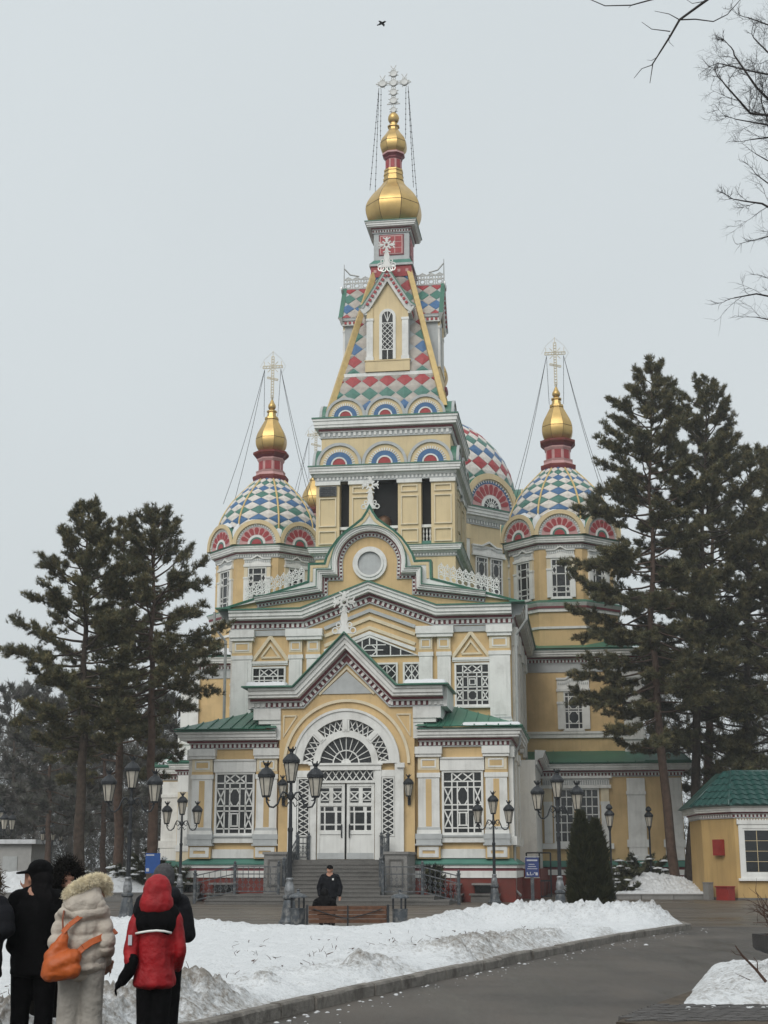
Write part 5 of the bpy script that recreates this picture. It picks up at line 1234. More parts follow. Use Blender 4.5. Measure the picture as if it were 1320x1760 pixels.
def off(pl, d):
    n = len(pl); out = []
    for i in range(n):
        a, b, c = Vector(pl[i-1]), Vector(pl[i]), Vector(pl[(i+1) % n]); d1 = (b-a).normalized(); d2 = (c-b).normalized(); n1 = Vector((d1.y, -d1.x)); n2 = Vector((d2.y, -d2.x)); m = (n1+n2)/(1+n1.dot(n2)); out.append((b.x+m.x*d, b.y+m.y*d))
    return out
cornice(PL, 'xy', 3.95, .62, .55, -1, True, pitch=.3, par=KI)
EV, RD = off(PL, .55), [(.4, 2.3), (5.2, 2.3), (5.2, 3.9), (-.1, 3.9), (.15, 2.9)]
ZE, ZR = 4.55, 6.35
mb = MB(); n = 5; vs = [(x, y, ZE) for x, y in EV]+[(x, y, ZR) for x, y in RD]
mb.add(vs, [(i, (i+1) % n, (i+1) % n+n, i+n) for i in range(n)]+[tuple(range(n, 2*n)), tuple(range(n))[::-1]]).build('roof', ['roof_green'], KI)
MB().tube([(RD[0][0], RD[0][1], ZR+.03), (RD[1][0], RD[1][1], ZR+.03)], .08, 8).tube([(EV[0][0], EV[0][1], ZE+.02), (RD[0][0], RD[0][1], ZR+.03)], .06, 6).tube([(EV[4][0], EV[4][1], ZE+.02), (RD[4][0], RD[4][1], ZR+.03)], .06, 6).tube([(RD[4][0], RD[4][1], ZR+.03), (RD[0][0], RD[0][1], ZR+.03)], .06, 6).build('ridge_cap', ['roof_green'], KI, smooth=True)
def tile_mesh(w, l):
    mb = MB(); k = 7; top = []; prof = [.0, .045, .07, .065, .04, .012, .0]
    for yy, lift in ((0, .045), (l, .0)):
        for i in range(k): mb.v.append((-w/2+w*i/(k-1), yy, prof[i]+lift))
    for i in range(k): mb.v.append((-w/2+w*i/(k-1), 0, -.01))
    for i in range(k-1):
        mb.f.append((i, i+1, i+1+k, i+k)); mb.m.append(0); mb.f.append((i+2*k, i+1+2*k, i+1, i)); mb.m.append(0)
    return mb.mesh('roof_tile', ['roof_green'], False)
def tile_slope(e0, e1, r0, r1, w=.44, l=.5):
    e0, e1, r0, r1 = [Vector(v) for v in (e0, e1, r0, r1)]; x = (e1-e0).normalized(); mid = (r0+r1)/2-(e0+e1)/2; yv = mid-x*mid.dot(x); Ls = yv.length; yv.normalize(); z = x.cross(yv).normalized()
    if z.z < 0: z = -z
    W_ = (e1-e0).length; a0 = (r0-e0).dot(x); a1 = (r1-e0).dot(x); rows = max(1, round(Ls/l)); l = Ls/rows; me = tile_mesh(w, l*1.04)
    for r in range(rows):
        t = (r+.5)/rows; xa, xb = a0*t, W_+(a1-W_)*t; c = xa+w*.4
        c = math.ceil((xa+w*.1)/w)*w
        while c < xb-w*.05:
            p = e0+x*c+yv*(r*l)+z*.012; o = link('roof_tile', me, KI); o.matrix_local = Matrix.Translation(p) @ Matrix((x, yv, z)).transposed().to_4x4(); c += w
tile_slope((*EV[0], ZE), (*EV[1], ZE), (*RD[0], ZR), (*RD[1], ZR))
tile_slope((*EV[4], ZE), (*EV[0], ZE), (*RD[4], ZR), (*RD[0], ZR))
for x in (1.06, 4.4):
    f = frame(MB(), x-.88, x+.88, 1.05, 3.65, .2, -.12, .02).box(x-1.0, x+1.0, -.18, .02, .93, 1.05).box(x-.95, x+.95, -.16, .02, 3.65, 3.85)
    f = frame(f, x-.7, x+.7, 1.25, 3.45, .1, -.09, .02); wd_ = f.build('window', ['white'], KI, fix=False)
    for i in range(2):
        for j in range(4):
            MB().box(x-.61+i*.62, x-.01+i*.62, -.05, -.01, 1.36+j*.5, 1.845+j*.5).build('pane', ['glass'], wd_, fix=False)
    bb = MB().box(x-.012, x+.012, -.06, -.05, 1.36, 3.35)
    for j in (1, 2, 3): bb.box(x-.61, x+.61, -.06, -.05, 1.35+j*.5-.01, 1.35+j*.5+.01)
    bb.build('glazing_bar', ['sand'], wd_, fix=False)
    t = MB()
    for i in range(14): t.lathe([(.05, 0), (.05, .08)], 6, (x-.9+i*.138, -.1, 3.84))
    stuff(t.build('bead_row', ['white'], wd_, fix=False))
def on_chamfer(t, dd, z): return (PL[4][0]+(PL[0][0]-PL[4][0])*t-.87*dd, PL[4][1]+(PL[0][1]-PL[4][1])*t-.49*dd, z)
ang = math.atan2(PL[0][1]-PL[4][1], PL[0][0]-PL[4][0])
AB = MB().box(-.34, .34, -.2, 0, 0, .78).build('wall_box', ['red_paint'], None, fix=False); tag(AB, 'red metal box mounted on the chamfered wall of the kiosk', 'box')
AB.location = KI.matrix_basis @ Vector(on_chamfer(.55, .02, 2.15)); AB.rotation_euler = (0, 0, ang+R(-3))
RB = MB().box(-.42, .42, -.35, .1, 0, .62).box(-.46, .46, -.4, .12, .62, .68).build('sand_box', ['red_paint'], None, fix=False); tag(RB, 'red sand box on the ground at the kiosk corner', 'box')
RB.location = KI.matrix_basis @ Vector(on_chamfer(.9, .45, 0)); RB.rotation_euler = (0, 0, ang)
UB = MB().box(-.2, .2, -.16, .16, 0, .8).box(-.22, .22, -.18, .18, .8, .85).build('utility_cabinet', ['granite_light'], None, fix=False); tag(UB, 'small pale grey cabinet beside the red sand box', 'cabinet')
UB.location = KI.matrix_basis @ Vector(on_chamfer(.35, .5, 0)); UB.rotation_euler = (0, 0, ang)
# low distant building on the left
mat('far_wall', (0.36, 0.36, 0.35), .8, var=.08)
LB = empty('low_building', (-38.5, 120.5, 0), 0, 'long low white building beyond the park trees', 'building')
MB().box(-12, 9.5, 0, 8, 0, 3.4).build('wall', ['far_wall'], LB, fix=False); MB().box(-12.3, 9.9, -.4, 8.3, 3.4, 3.75).build('roof', ['snowy_roof' if 'snowy_roof' in MATS else 'white'], LB, fix=False)
for x in (-9, -5.5, -2, 1.5, 5): MB().box(x-.7, x+.7, -.06, 0, 1, 2.5).build('window', ['glass'], LB, fix=False)
MB().box(7.2, 8.4, -.06, 0, 0, 2.4).build('door', ['grey_trim'], LB, fix=False)
# planter bowl on the right edge with a bare bush
PT = MB().lathe([(.34, 0), (.36, .1), (.22, .16), (.19, .3), (.34, .42), (.62, .5), (.66, .54), (.66, .72), (.55, .72), (.46, .62), (.001, .6)], 4, (0, 0, 0), 0, PI/4).build('stone_planter', ['dark_stone'])
tag(PT, 'dark stone bowl planter cut off by the right edge', 'planter'); PT.location = (5.72, 20.6, 0); PT.rotation_euler = (0, 0, R(6))
# =================================================== snow
def snow_mat():
    m = bpy.data.materials.new('snow'); m.use_nodes = True; n = m.node_tree.nodes; l = m.node_tree.links; b = n['Principled BSDF']
    b.inputs['Roughness'].default_value = .75; b.inputs['Specular IOR Level'].default_value = .25
    g = n.new('ShaderNodeNewGeometry'); at = n.new('ShaderNodeAttribute'); at.attribute_name = 'dirt'
    nz = n.new('ShaderNodeTexNoise'); nz.inputs['Scale'].default_value = 13; nz.inputs['Detail'].default_value = 8; nz.inputs['Roughness'].default_value = .7
    l.new(g.outputs['Position'], nz.inputs['Vector'])
    ad = n.new('ShaderNodeMath'); ad.operation = 'MULTIPLY_ADD'; ad.inputs[1].default_value = 2.6; l.new(nz.outputs['Fac'], ad.inputs[0])
    sb = n.new('ShaderNodeMath'); sb.operation = 'SUBTRACT'; sb.inputs[1].default_value = 1.72; l.new(at.outputs['Fac'], sb.inputs[0]); l.new(sb.outputs[0], ad.inputs[2])
    mp = n.new('ShaderNodeMapRange'); mp.inputs[1].default_value = 0; mp.inputs[2].default_value = .75; mp.inputs[3].default_value = 0; mp.inputs[4].default_value = .82; l.new(ad.outputs[0], mp.inputs[0])
    mx = n.new('ShaderNodeMix'); mx.data_type = 'RGBA'; mx.inputs['A'].default_value = (.68, .70, .715, 1); mx.inputs['B'].default_value = (.15, .12, .085, 1)
    l.new(mp.outputs[0], mx.inputs['Factor']); l.new(mx.outputs['Result'], b.inputs['Base Color'])
    nb = n.new('ShaderNodeTexNoise'); nb.inputs['Scale'].default_value = 22; nb.inputs['Detail'].default_value = 6; nb.inputs['Roughness'].default_value = .6; l.new(g.outputs['Position'], nb.inputs['Vector'])
    bp = n.new('ShaderNodeBump'); bp.inputs['Strength'].default_value = .8; bp.inputs['Distance'].default_value = .07; l.new(nb.outputs['Fac'], bp.inputs['Height']); l.new(bp.outputs[0], b.inputs['Normal'])
    MATS['snow'] = m
snow_mat()
N1, N2, N3 = Noise(1), Noise(2), Noise(3)
def sstep(a, b, x): t = np.clip((x-a)/(b-a), 0, 1); return t*t*(3-2*t)
def grid_mesh(name, X, Y, Z, D, keep=None):
    r, c = X.shape; V = np.stack([X, Y, Z], -1).reshape(-1, 3); i = np.arange(r*c).reshape(r, c)
    F = np.stack([i[:-1, :-1], i[:-1, 1:], i[1:, 1:], i[1:, :-1]], -1).reshape(-1, 4)
    if keep is not None:
        k = keep.reshape(-1); F = F[k[F].any(1)]
    me = numesh(name, V, F, 'snow', True)
    a = me.attributes.new('dirt', 'FLOAT', 'POINT')
    if len(me.vertices) == V.shape[0]: a.data.foreach_set('value', D.reshape(-1).astype(np.float32))
    return me
def chunk(x, y):      # broken lumpy snow: billow noise
    return .35+np.abs(N1.fbm(x*1.1, y*1.1, 2, .5)*2-1)*.55+(.5-np.abs(N2.fbm(x*3.3+5, y*3.3, 2, .5)*2-1))*.75+(.55-np.abs(N3.fbm(x*7.3+1, y*7.3, 2, .5)*2-1))*.75+(.5-np.abs(N1.fbm(x*13+1, y*13, 2, .5)*2-1))*.35
ys = 8.0*np.exp(np.arange(0, 410)*math.log(42.0/8.0)/409); cs = np.linspace(0, 1, 400)
XR = kerb_x(ys)+.05; XR = np.where(ys > 39.9, 8.0, XR-.16); XL = -.34*ys-2.5
Xg = XL[:, None]+(XR-XL)[:, None]*cs[None, :]; Yg = np.repeat(ys[:, None], len(cs), 1)
yfar = np.interp(Xg, [-30, -4, .3, 1.2, 2.6, 9], [37.7, 37.6, 37.4, 38.6, 41.0, 41.1])
Ab = np.interp(Xg, [-30, -5.2, -3.2, -.6, .6, 1.6, 3.0, 6, 8.2], [.28, .25, .1, .07, .18, .3, .42, .44, .28])
df = yfar-Yg; dk = XR[:, None]-Xg
ck = chunk(Xg, Yg)
bank = Ab*np.exp(-((df-1.5)/1.3)**2)*(.5+.62*ck)*sstep(0.02, 1.0, dk)
kzone = np.exp(-((dk-.75)/.7)**2)
nb_ = N3.fbm(Xg*.45+3, Yg*.45, 3)
kmask = sstep(.38, .62, nb_)*np.interp(Yg, [5, 24, 34], [1, 1, .55])
edge = sstep(0.02, .5, dk)
kb_ = kzone*edge*(.03+.2*kmask*np.clip(ck, 0, 2))
wide = np.exp(-((dk-2.2)/1.6)**2)*(.25+.75*kmask)*.12*ck
mid = .025*(N2.fbm(Xg*2.2, Yg*2.2, 4)-.5)*2+.05*(N1.fbm(Xg*.5, Yg*.5, 3)-.5)
foot = np.clip(N3.fbm(Xg*3.1, Yg*3.1, 2)-.6, 0, 1)*-.3+.035*(N2.fbm(Xg*5, Yg*5, 3)-.5)
Zg = .125+.03*sstep(0, .5, dk)+mid+foot+bank+kb_+wide
_r = np.random.default_rng(77)
for _i in range(95):      # footprints and sunken spots
    _y = _r.uniform(15, 36); _x = _r.uniform(-.27*_y, float(kerb_x(_y))-.8); _a = _r.uniform(.1, .2); _m = (np.abs(Xg-_x) < .6) & (np.abs(Yg-_y) < .8)
    Zg[_m] -= (.05*_r.uniform(.5, 1.1)*np.exp(-((Xg-_x)/_a)**2-((Yg-_y)/(_a*1.7))**2))[_m]
Zg = np.maximum(Zg, .085)*sstep(-.02, .06, dk)-.03*(1-sstep(-.02, .06, dk))
Zg = Zg*sstep(-.1, .5, df)+(-.06)*(1-sstep(-.1, .5, df))
Dg = .26+.7*kzone*kmask*sstep(.5, 1.3, ck)+.3*np.exp(-((dk-1.6)/1.3)**2)*kmask+.3*np.exp(-((df-1.2)/1.4)**2)*sstep(.5, 1.4, ck)+.35*np.exp(-(dk/.25)**2)
o = link('snow_lawn', grid_mesh('snow_lawn', Xg, Yg, Zg, Dg, df > -.3)); tag(o, 'snow covered lawn with shovelled dirty banks beside the kerb', 'snow', kind='stuff')
def lawn_z(x, y):
    j = np.argmin(np.abs(ys-y)); i = np.argmin(np.abs(Xg[j]-x)); return float(Zg[j, i])
def mound(name, label, x0, x1, y0, y1, hf, n=160, dirt=.15, off=(0, 0)):
    X, Y = np.meshgrid(np.linspace(x0, x1, n), np.linspace(y0, y1, n)); u_ = (X-x0)/(x1-x0); v2 = (Y-y0)/(y1-y0)
    ck_ = chunk(X+off[0], Y+off[1]); Z = hf(u_, v2, X, Y, ck_); e_ = np.minimum.reduce([u_, 1-u_, v2, 1-v2])
    D = dirt+.08+.5*sstep(.6, 1.4, ck_)*N3.fbm(X*.8, Y*.8, 3)
    o = link(name, grid_mesh(name, X, Y, Z, D)); return tag(o, label, 'snow', kind='stuff')
def pile_h(u_, v2, X, Y, ck_):
    fr = Y-(17.55+.12*(X-3.3)); lf = X-(3.3+(Y-17.6)*.28)
    s_ = sstep(0, 1.6, fr)*sstep(0, 2.2, lf)*(1-sstep(4.5, 6.5, fr))
    return .05-.12*(1-sstep(-.05, .25, np.minimum(fr, lf)))+s_*(.1+.16*ck_)+sstep(0, .5, np.minimum(fr, lf))*.06*ck_+.18*np.exp(-((X-6.0)/.8)**2-((Y-20.3)/.9)**2)
mound('snow_pile', 'trampled heap of snow on the paved corner at lower right', 3.0, 10.5, 17.3, 25, pile_h, 190, .3, (7, 3))
# planting beds with granite borders
def bed(name, label, pts, hf, x0, x1, y0, y1, h=.36):
    rt = empty(name, (pts[0][0], pts[0][1], 0), 0, label, 'planting bed')
    o0 = Vector(pts[0])
    for a, b in zip(pts[:-1], pts[1:]):
        a = Vector(a); b = Vector(b); d = b-a; n = max(1, int(d.length/1.5))
        for i in range(n):
            p = a+d*(i/n)-o0; L = d.length/n
            MB().box(.015, L-.015, -.12, .12, 0, h).box(.01, L-.01, -.15, .15, h, h+.06).build('border_stone', ['granite_light'], rt, loc=(p.x, p.y, 0), rz=math.atan2(d.y, d.x), fix=False)
    return rt
bed('planting_bed', 'granite edged planting bed at the left under snow', [(-26, 70), (-10.6, 70), (-10.6, 80)], None, 0, 0, 0, 0)
mound('bed_snow', 'heaped snow in the granite edged bed on the left', -26, -10.75, 70.12, 86, lambda u_, v2, X, Y, ck_: .3+.35*sstep(0, 3, Y-70)+.25*ck_*sstep(0, 1.2, Y-70)+.45*np.exp(-((X+18.3)/1.4)**2-((Y-73)/2)**2)+.4*np.exp(-((X+13.0)/1.3)**2-((Y-72.5)/2)**2), 130, .12)
bed('planting_bed', 'granite edged planting bed under the pines at the right', [(11.3, 74.3), (16.2, 74.3)], None, 0, 0, 0, 0, .22)
mound('bed_snow', 'snow mound around the pine trunks beside the kiosk', 10.6, 17.4, 74.4, 90, lambda u_, v2, X, Y, ck_: .15+sstep(0, 5.5, Y-74.4)*(.55+.2*ck_)*sstep(-.02, .22, u_)*(1-.6*sstep(.75, 1, u_))+.12*ck_*sstep(0, .6, Y-74.4)+.25*np.exp(-((X-14.3)/1.2)**2-((Y-79)/2)**2), 150, .12)
# far left second snow heap by the lamp
mound('bed_snow', 'far snow bank along the path at the left edge', -34, -19, 92, 104, lambda u_, v2, X, Y, ck_: sstep(0, .2, v2)*sstep(0, .2, 1-v2)*(.5+.4*ck_), 80, .15)
# drifts lying on the cathedral (parts of the cathedral)
def drift(x0, x1, y0, y1, z, th, seed=0, slope=None, name='snow_drift'):
    X, Y = np.meshgrid(np.linspace(x0, x1, 40), np.linspace(y0, y1, 14)); u_ = (X-x0)/(x1-x0); v2 = (Y-y0)/(y1-y0)
    e_ = np.minimum(np.minimum(u_, 1-u_)*(x1-x0), np.minimum(v2, 1-v2)*(y1-y0)); k = sstep(0, .12, e_+.05*(N1(X*4+seed, Y*4)-.3))
    Z = z-.03+(th*(.75+.5*N2.fbm(X*1.7+seed, Y*1.7, 3))+.03)*k
    if slope is not None: Z = Z+slope(X, Y)
    o = link(name, grid_mesh(name, X, Y, Z, np.zeros_like(X)+.02), CATH); return stuff(o)
drift(-4.9, -2.85, YP-.9, .6, 10.13, .2, 1); drift(2.85, 4.95, YP-.9, .6, 10.13, .2, 2)
drift(-14.8, -7.8, 22.5, 24.5, 15.25, .22, 3, lambda X, Y: (Y-22.5)*.3); drift(-14.3, -9.8, 18.1, 21, 8.02, .3, 4); drift(-15.9, -13.8, 21, 24, 7.98, .35, 5)
drift(5.6, 8.4, -.86, -.5, 8.17, .06, 6, lambda X, Y: (Y+.88)*.32)
def heap(x, y, z, rx, ry, th, seed, an=0.0):
    X, Y = np.meshgrid(np.linspace(-1.15, 1.15, 22), np.linspace(-1.15, 1.15, 22)); r2 = X**2+Y**2; nn_ = N1.fbm(X*2.2+seed*3.1, Y*2.2+seed, 3)
    Z = z+th*(1-r2*(.75+.6*nn_))*(.7+.6*nn_); ca, sa = math.cos(an), math.sin(an); o = link('snow_drift', grid_mesh('snow_drift', x+X*rx*ca-Y*ry*sa, y+X*rx*sa+Y*ry*ca, Z, np.zeros_like(X)+.02, r2 < 1.2), CATH); return stuff(o)
for cx, k in ((-10.2, 0), (10.2, 3)):
    for i in range(8):
        a = (i+.5)*PI/4; heap(cx+3.78*math.sin(a), CUPY-3.78*math.cos(a), 23.45+.12*((i*7) % 3), .48, .4, .5+.12*((i*5+k) % 3), i, a)
    for i in range(8):
        if (i+k) % 3 == 2: continue
        a = i*PI/4; tt_ = .25*((i*5) % 3-1); heap(cx+3.66*math.sin(a)+tt_*math.cos(a), CUPY-3.66*math.cos(a)+tt_*math.sin(a), 24.3, .72, .32, .3, 20+i, a)
# =================================================== pines
mat('needles_dark', (0.088, 0.088, 0.048), .8, var=.35, vscale=1.3, spec=.15)
mat('needles_olive', (0.155, 0.135, 0.066), .8, var=.35, vscale=1.1, spec=.15)
mat('needles_far', (0.085, 0.086, 0.07), .9, var=.35, vscale=.5, spec=.1)
mat('twig_far', (0.105, 0.098, 0.09), .9, var=.3, vscale=.4, spec=.1)
mat('bark', (0.058, 0.043, 0.033), .9, var=.35, vscale=5, bump=.6, bscale=18)
mat('bark_red', (0.085, 0.055, 0.041), .9, var=.3, vscale=4, bump=.6, bscale=18)
mat('bark_bare', (0.035, 0.030, 0.028), .9, var=.3, vscale=6)
def tuft_templates(rng, k=6, n=22, L=.26, w=.026, spread=.95):
    out = []
    for _ in range(k):
        V = np.zeros((n*3, 3)); 
        for i in range(n):
            th = rng.uniform(0, 2*PI); ph = spread*math.sqrt(rng.uniform(0.02, 1)); l = L*rng.uniform(.7, 1.15)
            d = np.array([math.sin(ph)*math.cos(th), math.sin(ph)*math.sin(th), math.cos(ph)]); s_ = np.cross(d, rng.normal(size=3)); s_ /= np.linalg.norm(s_)
            b = np.array([0, 0, rng.uniform(-.12, .06)]); V[3*i] = b-s_*w/2; V[3*i+1] = b+s_*w/2; V[3*i+2] = b+d*l
        out.append(V)
    return out
def tufts_mesh(name, P, Dr, S, tpl, rng, mats, mi_p):
    P = np.asarray(P); Dr = np.asarray(Dr); S = np.asarray(S); n = len(P); Dr = Dr/np.linalg.norm(Dr, axis=1, keepdims=True)
    r = rng.normal(size=(n, 3)); A = np.cross(Dr, r); A /= np.linalg.norm(A, axis=1, keepdims=True); Bv = np.cross(Dr, A)
    idx = rng.integers(0, len(tpl), n); Vs = []; mis = []
    pick = rng.choice(len(mats), n, p=mi_p)
    for t, T in enumerate(tpl):
        s_ = idx == t; q = (A[s_][:, None, :]*T[None, :, :1]+Bv[s_][:, None, :]*T[None, :, 1:2]+Dr[s_][:, None, :]*T[None, :, 2:3])*S[s_][:, None, None]+P[s_][:, None, :]
        Vs.append(q.reshape(-1, 3)); mis.append(np.repeat(pick[s_], T.shape[0]//3))
    V = np.concatenate(Vs); F = np.arange(len(V)).reshape(-1, 3)
    return numesh(name, V, F, mats, False, np.concatenate(mis))
def pine(label, base, top, h, hc, Rm, seed, tr=.3, nlimb=44, dens=1.0, far=False, shape=.75, tsz=1.0, mats=None, mp=None, bark='bark', name='pine_tree', group=None, extra=(), sag=0.0, kink=None):
    rng = np.random.default_rng(seed); random.seed(seed)
    rt = empty(name, base, 0, label, 'tree', group); top = Vector(top); n = 12; tp_ = []
    wob = [Vector((rng.normal()*.12, rng.normal()*.12, 0)) for _ in range(n+1)]
    for i in range(n+1):
        t = i/n; k = t if kink is None else t
        p = Vector((top.x*t**.9, top.y*t, h*t))+wob[i]*t*(1-t)*3
        if kink: p += Vector((kink*math.sin(PI*t), 0, 0))
        tp_.append(p)
    def tr_at(z):
        f = max(0, min(.9999, z/h))*n; i = int(f); return tp_[i].lerp(tp_[i+1], f-i)
    mb = MB().tube([tp_[0]+Vector((0, 0, -.4))]+tp_, [tr*1.25]+[tr*(1-.93*(i/n)**1.1) for i in range(n+1)], 9 if not far else 6, 0)
    P, Dr, S = [], [], []
    def addtuft(p, d): P.append(tuple(p)); Dr.append(tuple(d)); S.append(rng.uniform(.8, 1.25)*tsz)
    ga = rng.uniform(0, 6)
    limbs = []
    for i in range(nlimb):
        t = (i+.5)/nlimb; z = hc+(h*.985-hc)*t**.92; L = Rm*((1-t)**shape)*rng.uniform(.62, 1.12)*(.8+.35*math.sin(t*PI)) + .35
        limbs.append((z, ga+i*2.4+rng.uniform(-.4, .4), L, t))
    limbs += [(z, a, L, .15) for z, a, L in extra]
    for z, az, L, t in limbs:
        el = -.12-sag+1.0*t**1.6+rng.uniform(-.34, .34); p = tr_at(z); d = Vector((math.cos(az)*math.cos(el), math.sin(az)*math.cos(el), math.sin(el))); m = 6; pts = [p]
        for j in range(m):
            u_ = (j+1)/m; dd = d+Vector((rng.normal()*.1, rng.normal()*.1, (.55*(u_-.35))-sag*.5*u_)); pts.append(pts[-1]+dd.normalized()*L/m)
        mb.tube(pts, [max(.012, tr*.24*(1-j/(m+.6))*(L/Rm)**.5) for j in range(m+1)], 5 if not far else 3, 0, False)
        # secondary branchlets carry the needle tufts
        nb = int((5+L*3.6)*dens)
        for b in range(nb):
            u_ = rng.uniform(.28, 1.0)**.8; f = u_*m; j = min(int(f), m-1); q = pts[j].lerp(pts[j+1], f-j)
            tdir = (pts[j+1]-pts[j]).normalized(); sd_ = tdir.cross(Vector((0, 0, 1))); sd_ = sd_.normalized() if sd_.length > .05 else Vector((1, 0, 0))
            bl = rng.uniform(.35, .8)*(.35+.2*L)*(1.15-.5*u_); bd = (tdir*rng.uniform(.3, .9)+sd_*rng.choice([-1, 1])*rng.uniform(.2, 1)+Vector((0, 0, rng.uniform(-.45, .75)-sag*.7))).normalized()
            e_ = q+bd*bl
            if not far: mb.tube([q, e_], [.014, .006], 3, 0, False)
            nt_ = max(2, int(bl/.1*dens/tsz))
            for k in range(nt_):
                r_ = q.lerp(e_, .25+.8*(k+rng.uniform(0, 1))/nt_); addtuft(r_+Vector((rng.normal()*.07, rng.normal()*.07, rng.normal()*.05)), bd*.8+Vector((rng.normal()*.5, rng.normal()*.5, .55-sag*.8+rng.normal()*.4)))
        for k in range(5): addtuft(pts[-1]+Vector((rng.normal()*.1, rng.normal()*.1, rng.normal()*.08)), tdir+Vector((0, 0, .6)))
    for k in range(8): addtuft(tr_at(h*(.97+.03*k/8))+Vector((rng.normal()*.06, rng.normal()*.06, 0)), Vector((rng.normal()*.5, rng.normal()*.5, 1)))
    mb.build('trunk', [bark], rt, smooth=True, fix=False)
    tpl = tuft_templates(rng, 6, 17 if not far else 14, .22, .029, 1.1) if not far else tuft_templates(rng, 6, 14, .26, .05)
    me = tufts_mesh('crown', P, Dr, S, tpl, rng, mats or ['needles_dark', 'needles_olive'], mp or [.6, .4])
    link('crown', me, rt); return rt
def at_px(u_, v, Y):      # set-out helper: a point on the sight line through a photograph position, at distance Y
    F_, P_ = 2450., math.atan(608/2450); a, b = (u_-660)/F_, (880-v)/F_; d = (a, math.cos(P_)-b*math.sin(P_), math.sin(P_)+b*math.cos(P_)); t = Y/d[1]
    return Vector((d[0]*t, Y, 1.65+d[2]*t))
def pine_px(label, ub, ut, vt, Y, hcv, Rm, seed, **k):
    b = at_px(ub, 1500, Y); b.z = 0; t = at_px(ut, vt, Y); hc = at_px(ut, hcv, Y).z
    return pine(label, b, (t.x-b.x, k.pop('ty', 0), 0), t.z, hc, Rm, seed, **k)
G_L, G_R = 'pines left of the cathedral', 'pines between the cathedral and the kiosk'
pine_px('tall leftmost pine with a dark straight trunk and layered crown', 136, 152, 866, 66, 1300, 3.5, 11, tr=.28, nlimb=84, dens=1.5, group=G_L, shape=.55, tsz=.95)
pine_px('pine with a thin pointed top between the two broader left pines', 203, 214, 893, 76, 1330, 3.7, 12, tr=.28, nlimb=66, dens=1.35, group=G_L, shape=.65, bark='bark_red', tsz=1.0)
pine_px('pine with reddish trunk standing nearest the cathedral on the left', 262, 262, 880, 68, 1235, 3.5, 13, tr=.27, nlimb=76, dens=1.35, group=G_L, shape=.45, bark='bark_red', extra=[(12.2, .1, 3.2), (10.8, -.2, 3.0), (9.6, 2.9, 3.2)], tsz=.95)
pine_px('leaning red-barked pine in the snow mound left of the kiosk', 1163, 1122, 632, 80, 1250, 4.6, 21, tr=.29, nlimb=116, dens=1.6, group=G_R, shape=.33, bark='bark_red', extra=[(11.5, PI+.2, 5.2), (10.6, PI-.3, 4.6), (9.6, PI+.5, 3.6), (12.4, PI+.1, 5.0), (8.0, PI, 2.4)], sag=.1, kink=-.7, tsz=1.0)
pine_px('straight dark-trunked pine just behind the leaning one', 1182, 1215, 660, 85, 1300, 5.3, 22, tr=.32, nlimb=116, dens=1.5, group=G_R, shape=.35, extra=[(9.0, .3, 3.0), (8.2, PI, 2.6)], tsz=1.0)
pine_px('broad pine rising behind the kiosk roof at the right edge', 1275, 1290, 770, 92, 1370, 5.6, 23, tr=.36, nlimb=92, dens=1.05, group=G_R, shape=.4, tsz=1.45)
pine_px('pine whose reddish trunk shows between the others above the kiosk', 1205, 1230, 760, 98, 1340, 4.8, 24, tr=.36, nlimb=76, dens=.95, group=G_R, shape=.42, bark='bark_red', tsz=1.5)
pine_px('dark pine mostly cut off by the right edge of the picture', 1335, 1325, 830, 84, 1370, 4.8, 25, tr=.4, nlimb=80, dens=1.0, group=G_R, shape=.4, tsz=1.45)
# background trees of the park
GB = 'background park trees'
for i, (ub, vt, Y, R_, lb) in enumerate([(84, 1215, 112, 4, 'pale-trunked background tree right of the low white building'), (22, 1190, 135, 5, 'grey background tree at the far left edge'), (178, 1160, 118, 4.5, 'hazy background pine between the left pine trunks'),
        (300, 1205, 125, 4.5, 'background tree right beside the cathedral corner'), (235, 1180, 140, 5, 'hazy background tree behind the blue sign'), (120, 1200, 150, 5, 'farthest hazy tree behind the tall left pine'), (60, 1175, 155, 5, 'farthest hazy tree above the low white building')]):
    pine_px(lb, ub, ub+4, vt, Y, 1430 if ub < 600 else 1400, R_, 40+i, tr=.3, nlimb=34, dens=.55, far=True, shape=.4, tsz=2.4, mats=['needles_far', 'twig_far'], mp=[.6, .4], group=GB, bark='bark_red' if i in (0, 2) else 'bark', name='background_tree')
def wood(name, label, x0, x1, y0, y1, n, zmax, seed, sz=3.2):
    rng = np.random.default_rng(seed); X = rng.uniform(x0, x1, n); Y = rng.uniform(y0, y1, n)
    top = zmax*(.72+.28*N1.fbm(X*.12, Y*.05, 3)*1.5); Z = rng.uniform(0, 1, n)**.8*top; P = np.stack([X, Y, Z], 1); D = rng.normal(size=(n, 3))*.6+np.array([0, 0, .8])
    tpl = tuft_templates(rng, 6, 6, .44, .03, 1.0); me = tufts_mesh(name, P, D, rng.uniform(.7, 1.3, n)*sz, tpl, rng, ['twig_far', 'needles_far'], [.6, .4])
    return tag(link(name, me), label, 'wood', kind='stuff')
wood('distant_wood', 'hazy winter wood closing the view on the left', -95, -18, 150, 190, 27000, 19, 5, 2.3)
wood('distant_wood', 'dark winter wood closing the view on the right', 22, 100, 135, 170, 17000, 24, 6, 2.3)
wood('understorey', 'bare undergrowth between the far trunks on the left', -55, -16, 129, 142, 8000, 9, 7, 1.8)
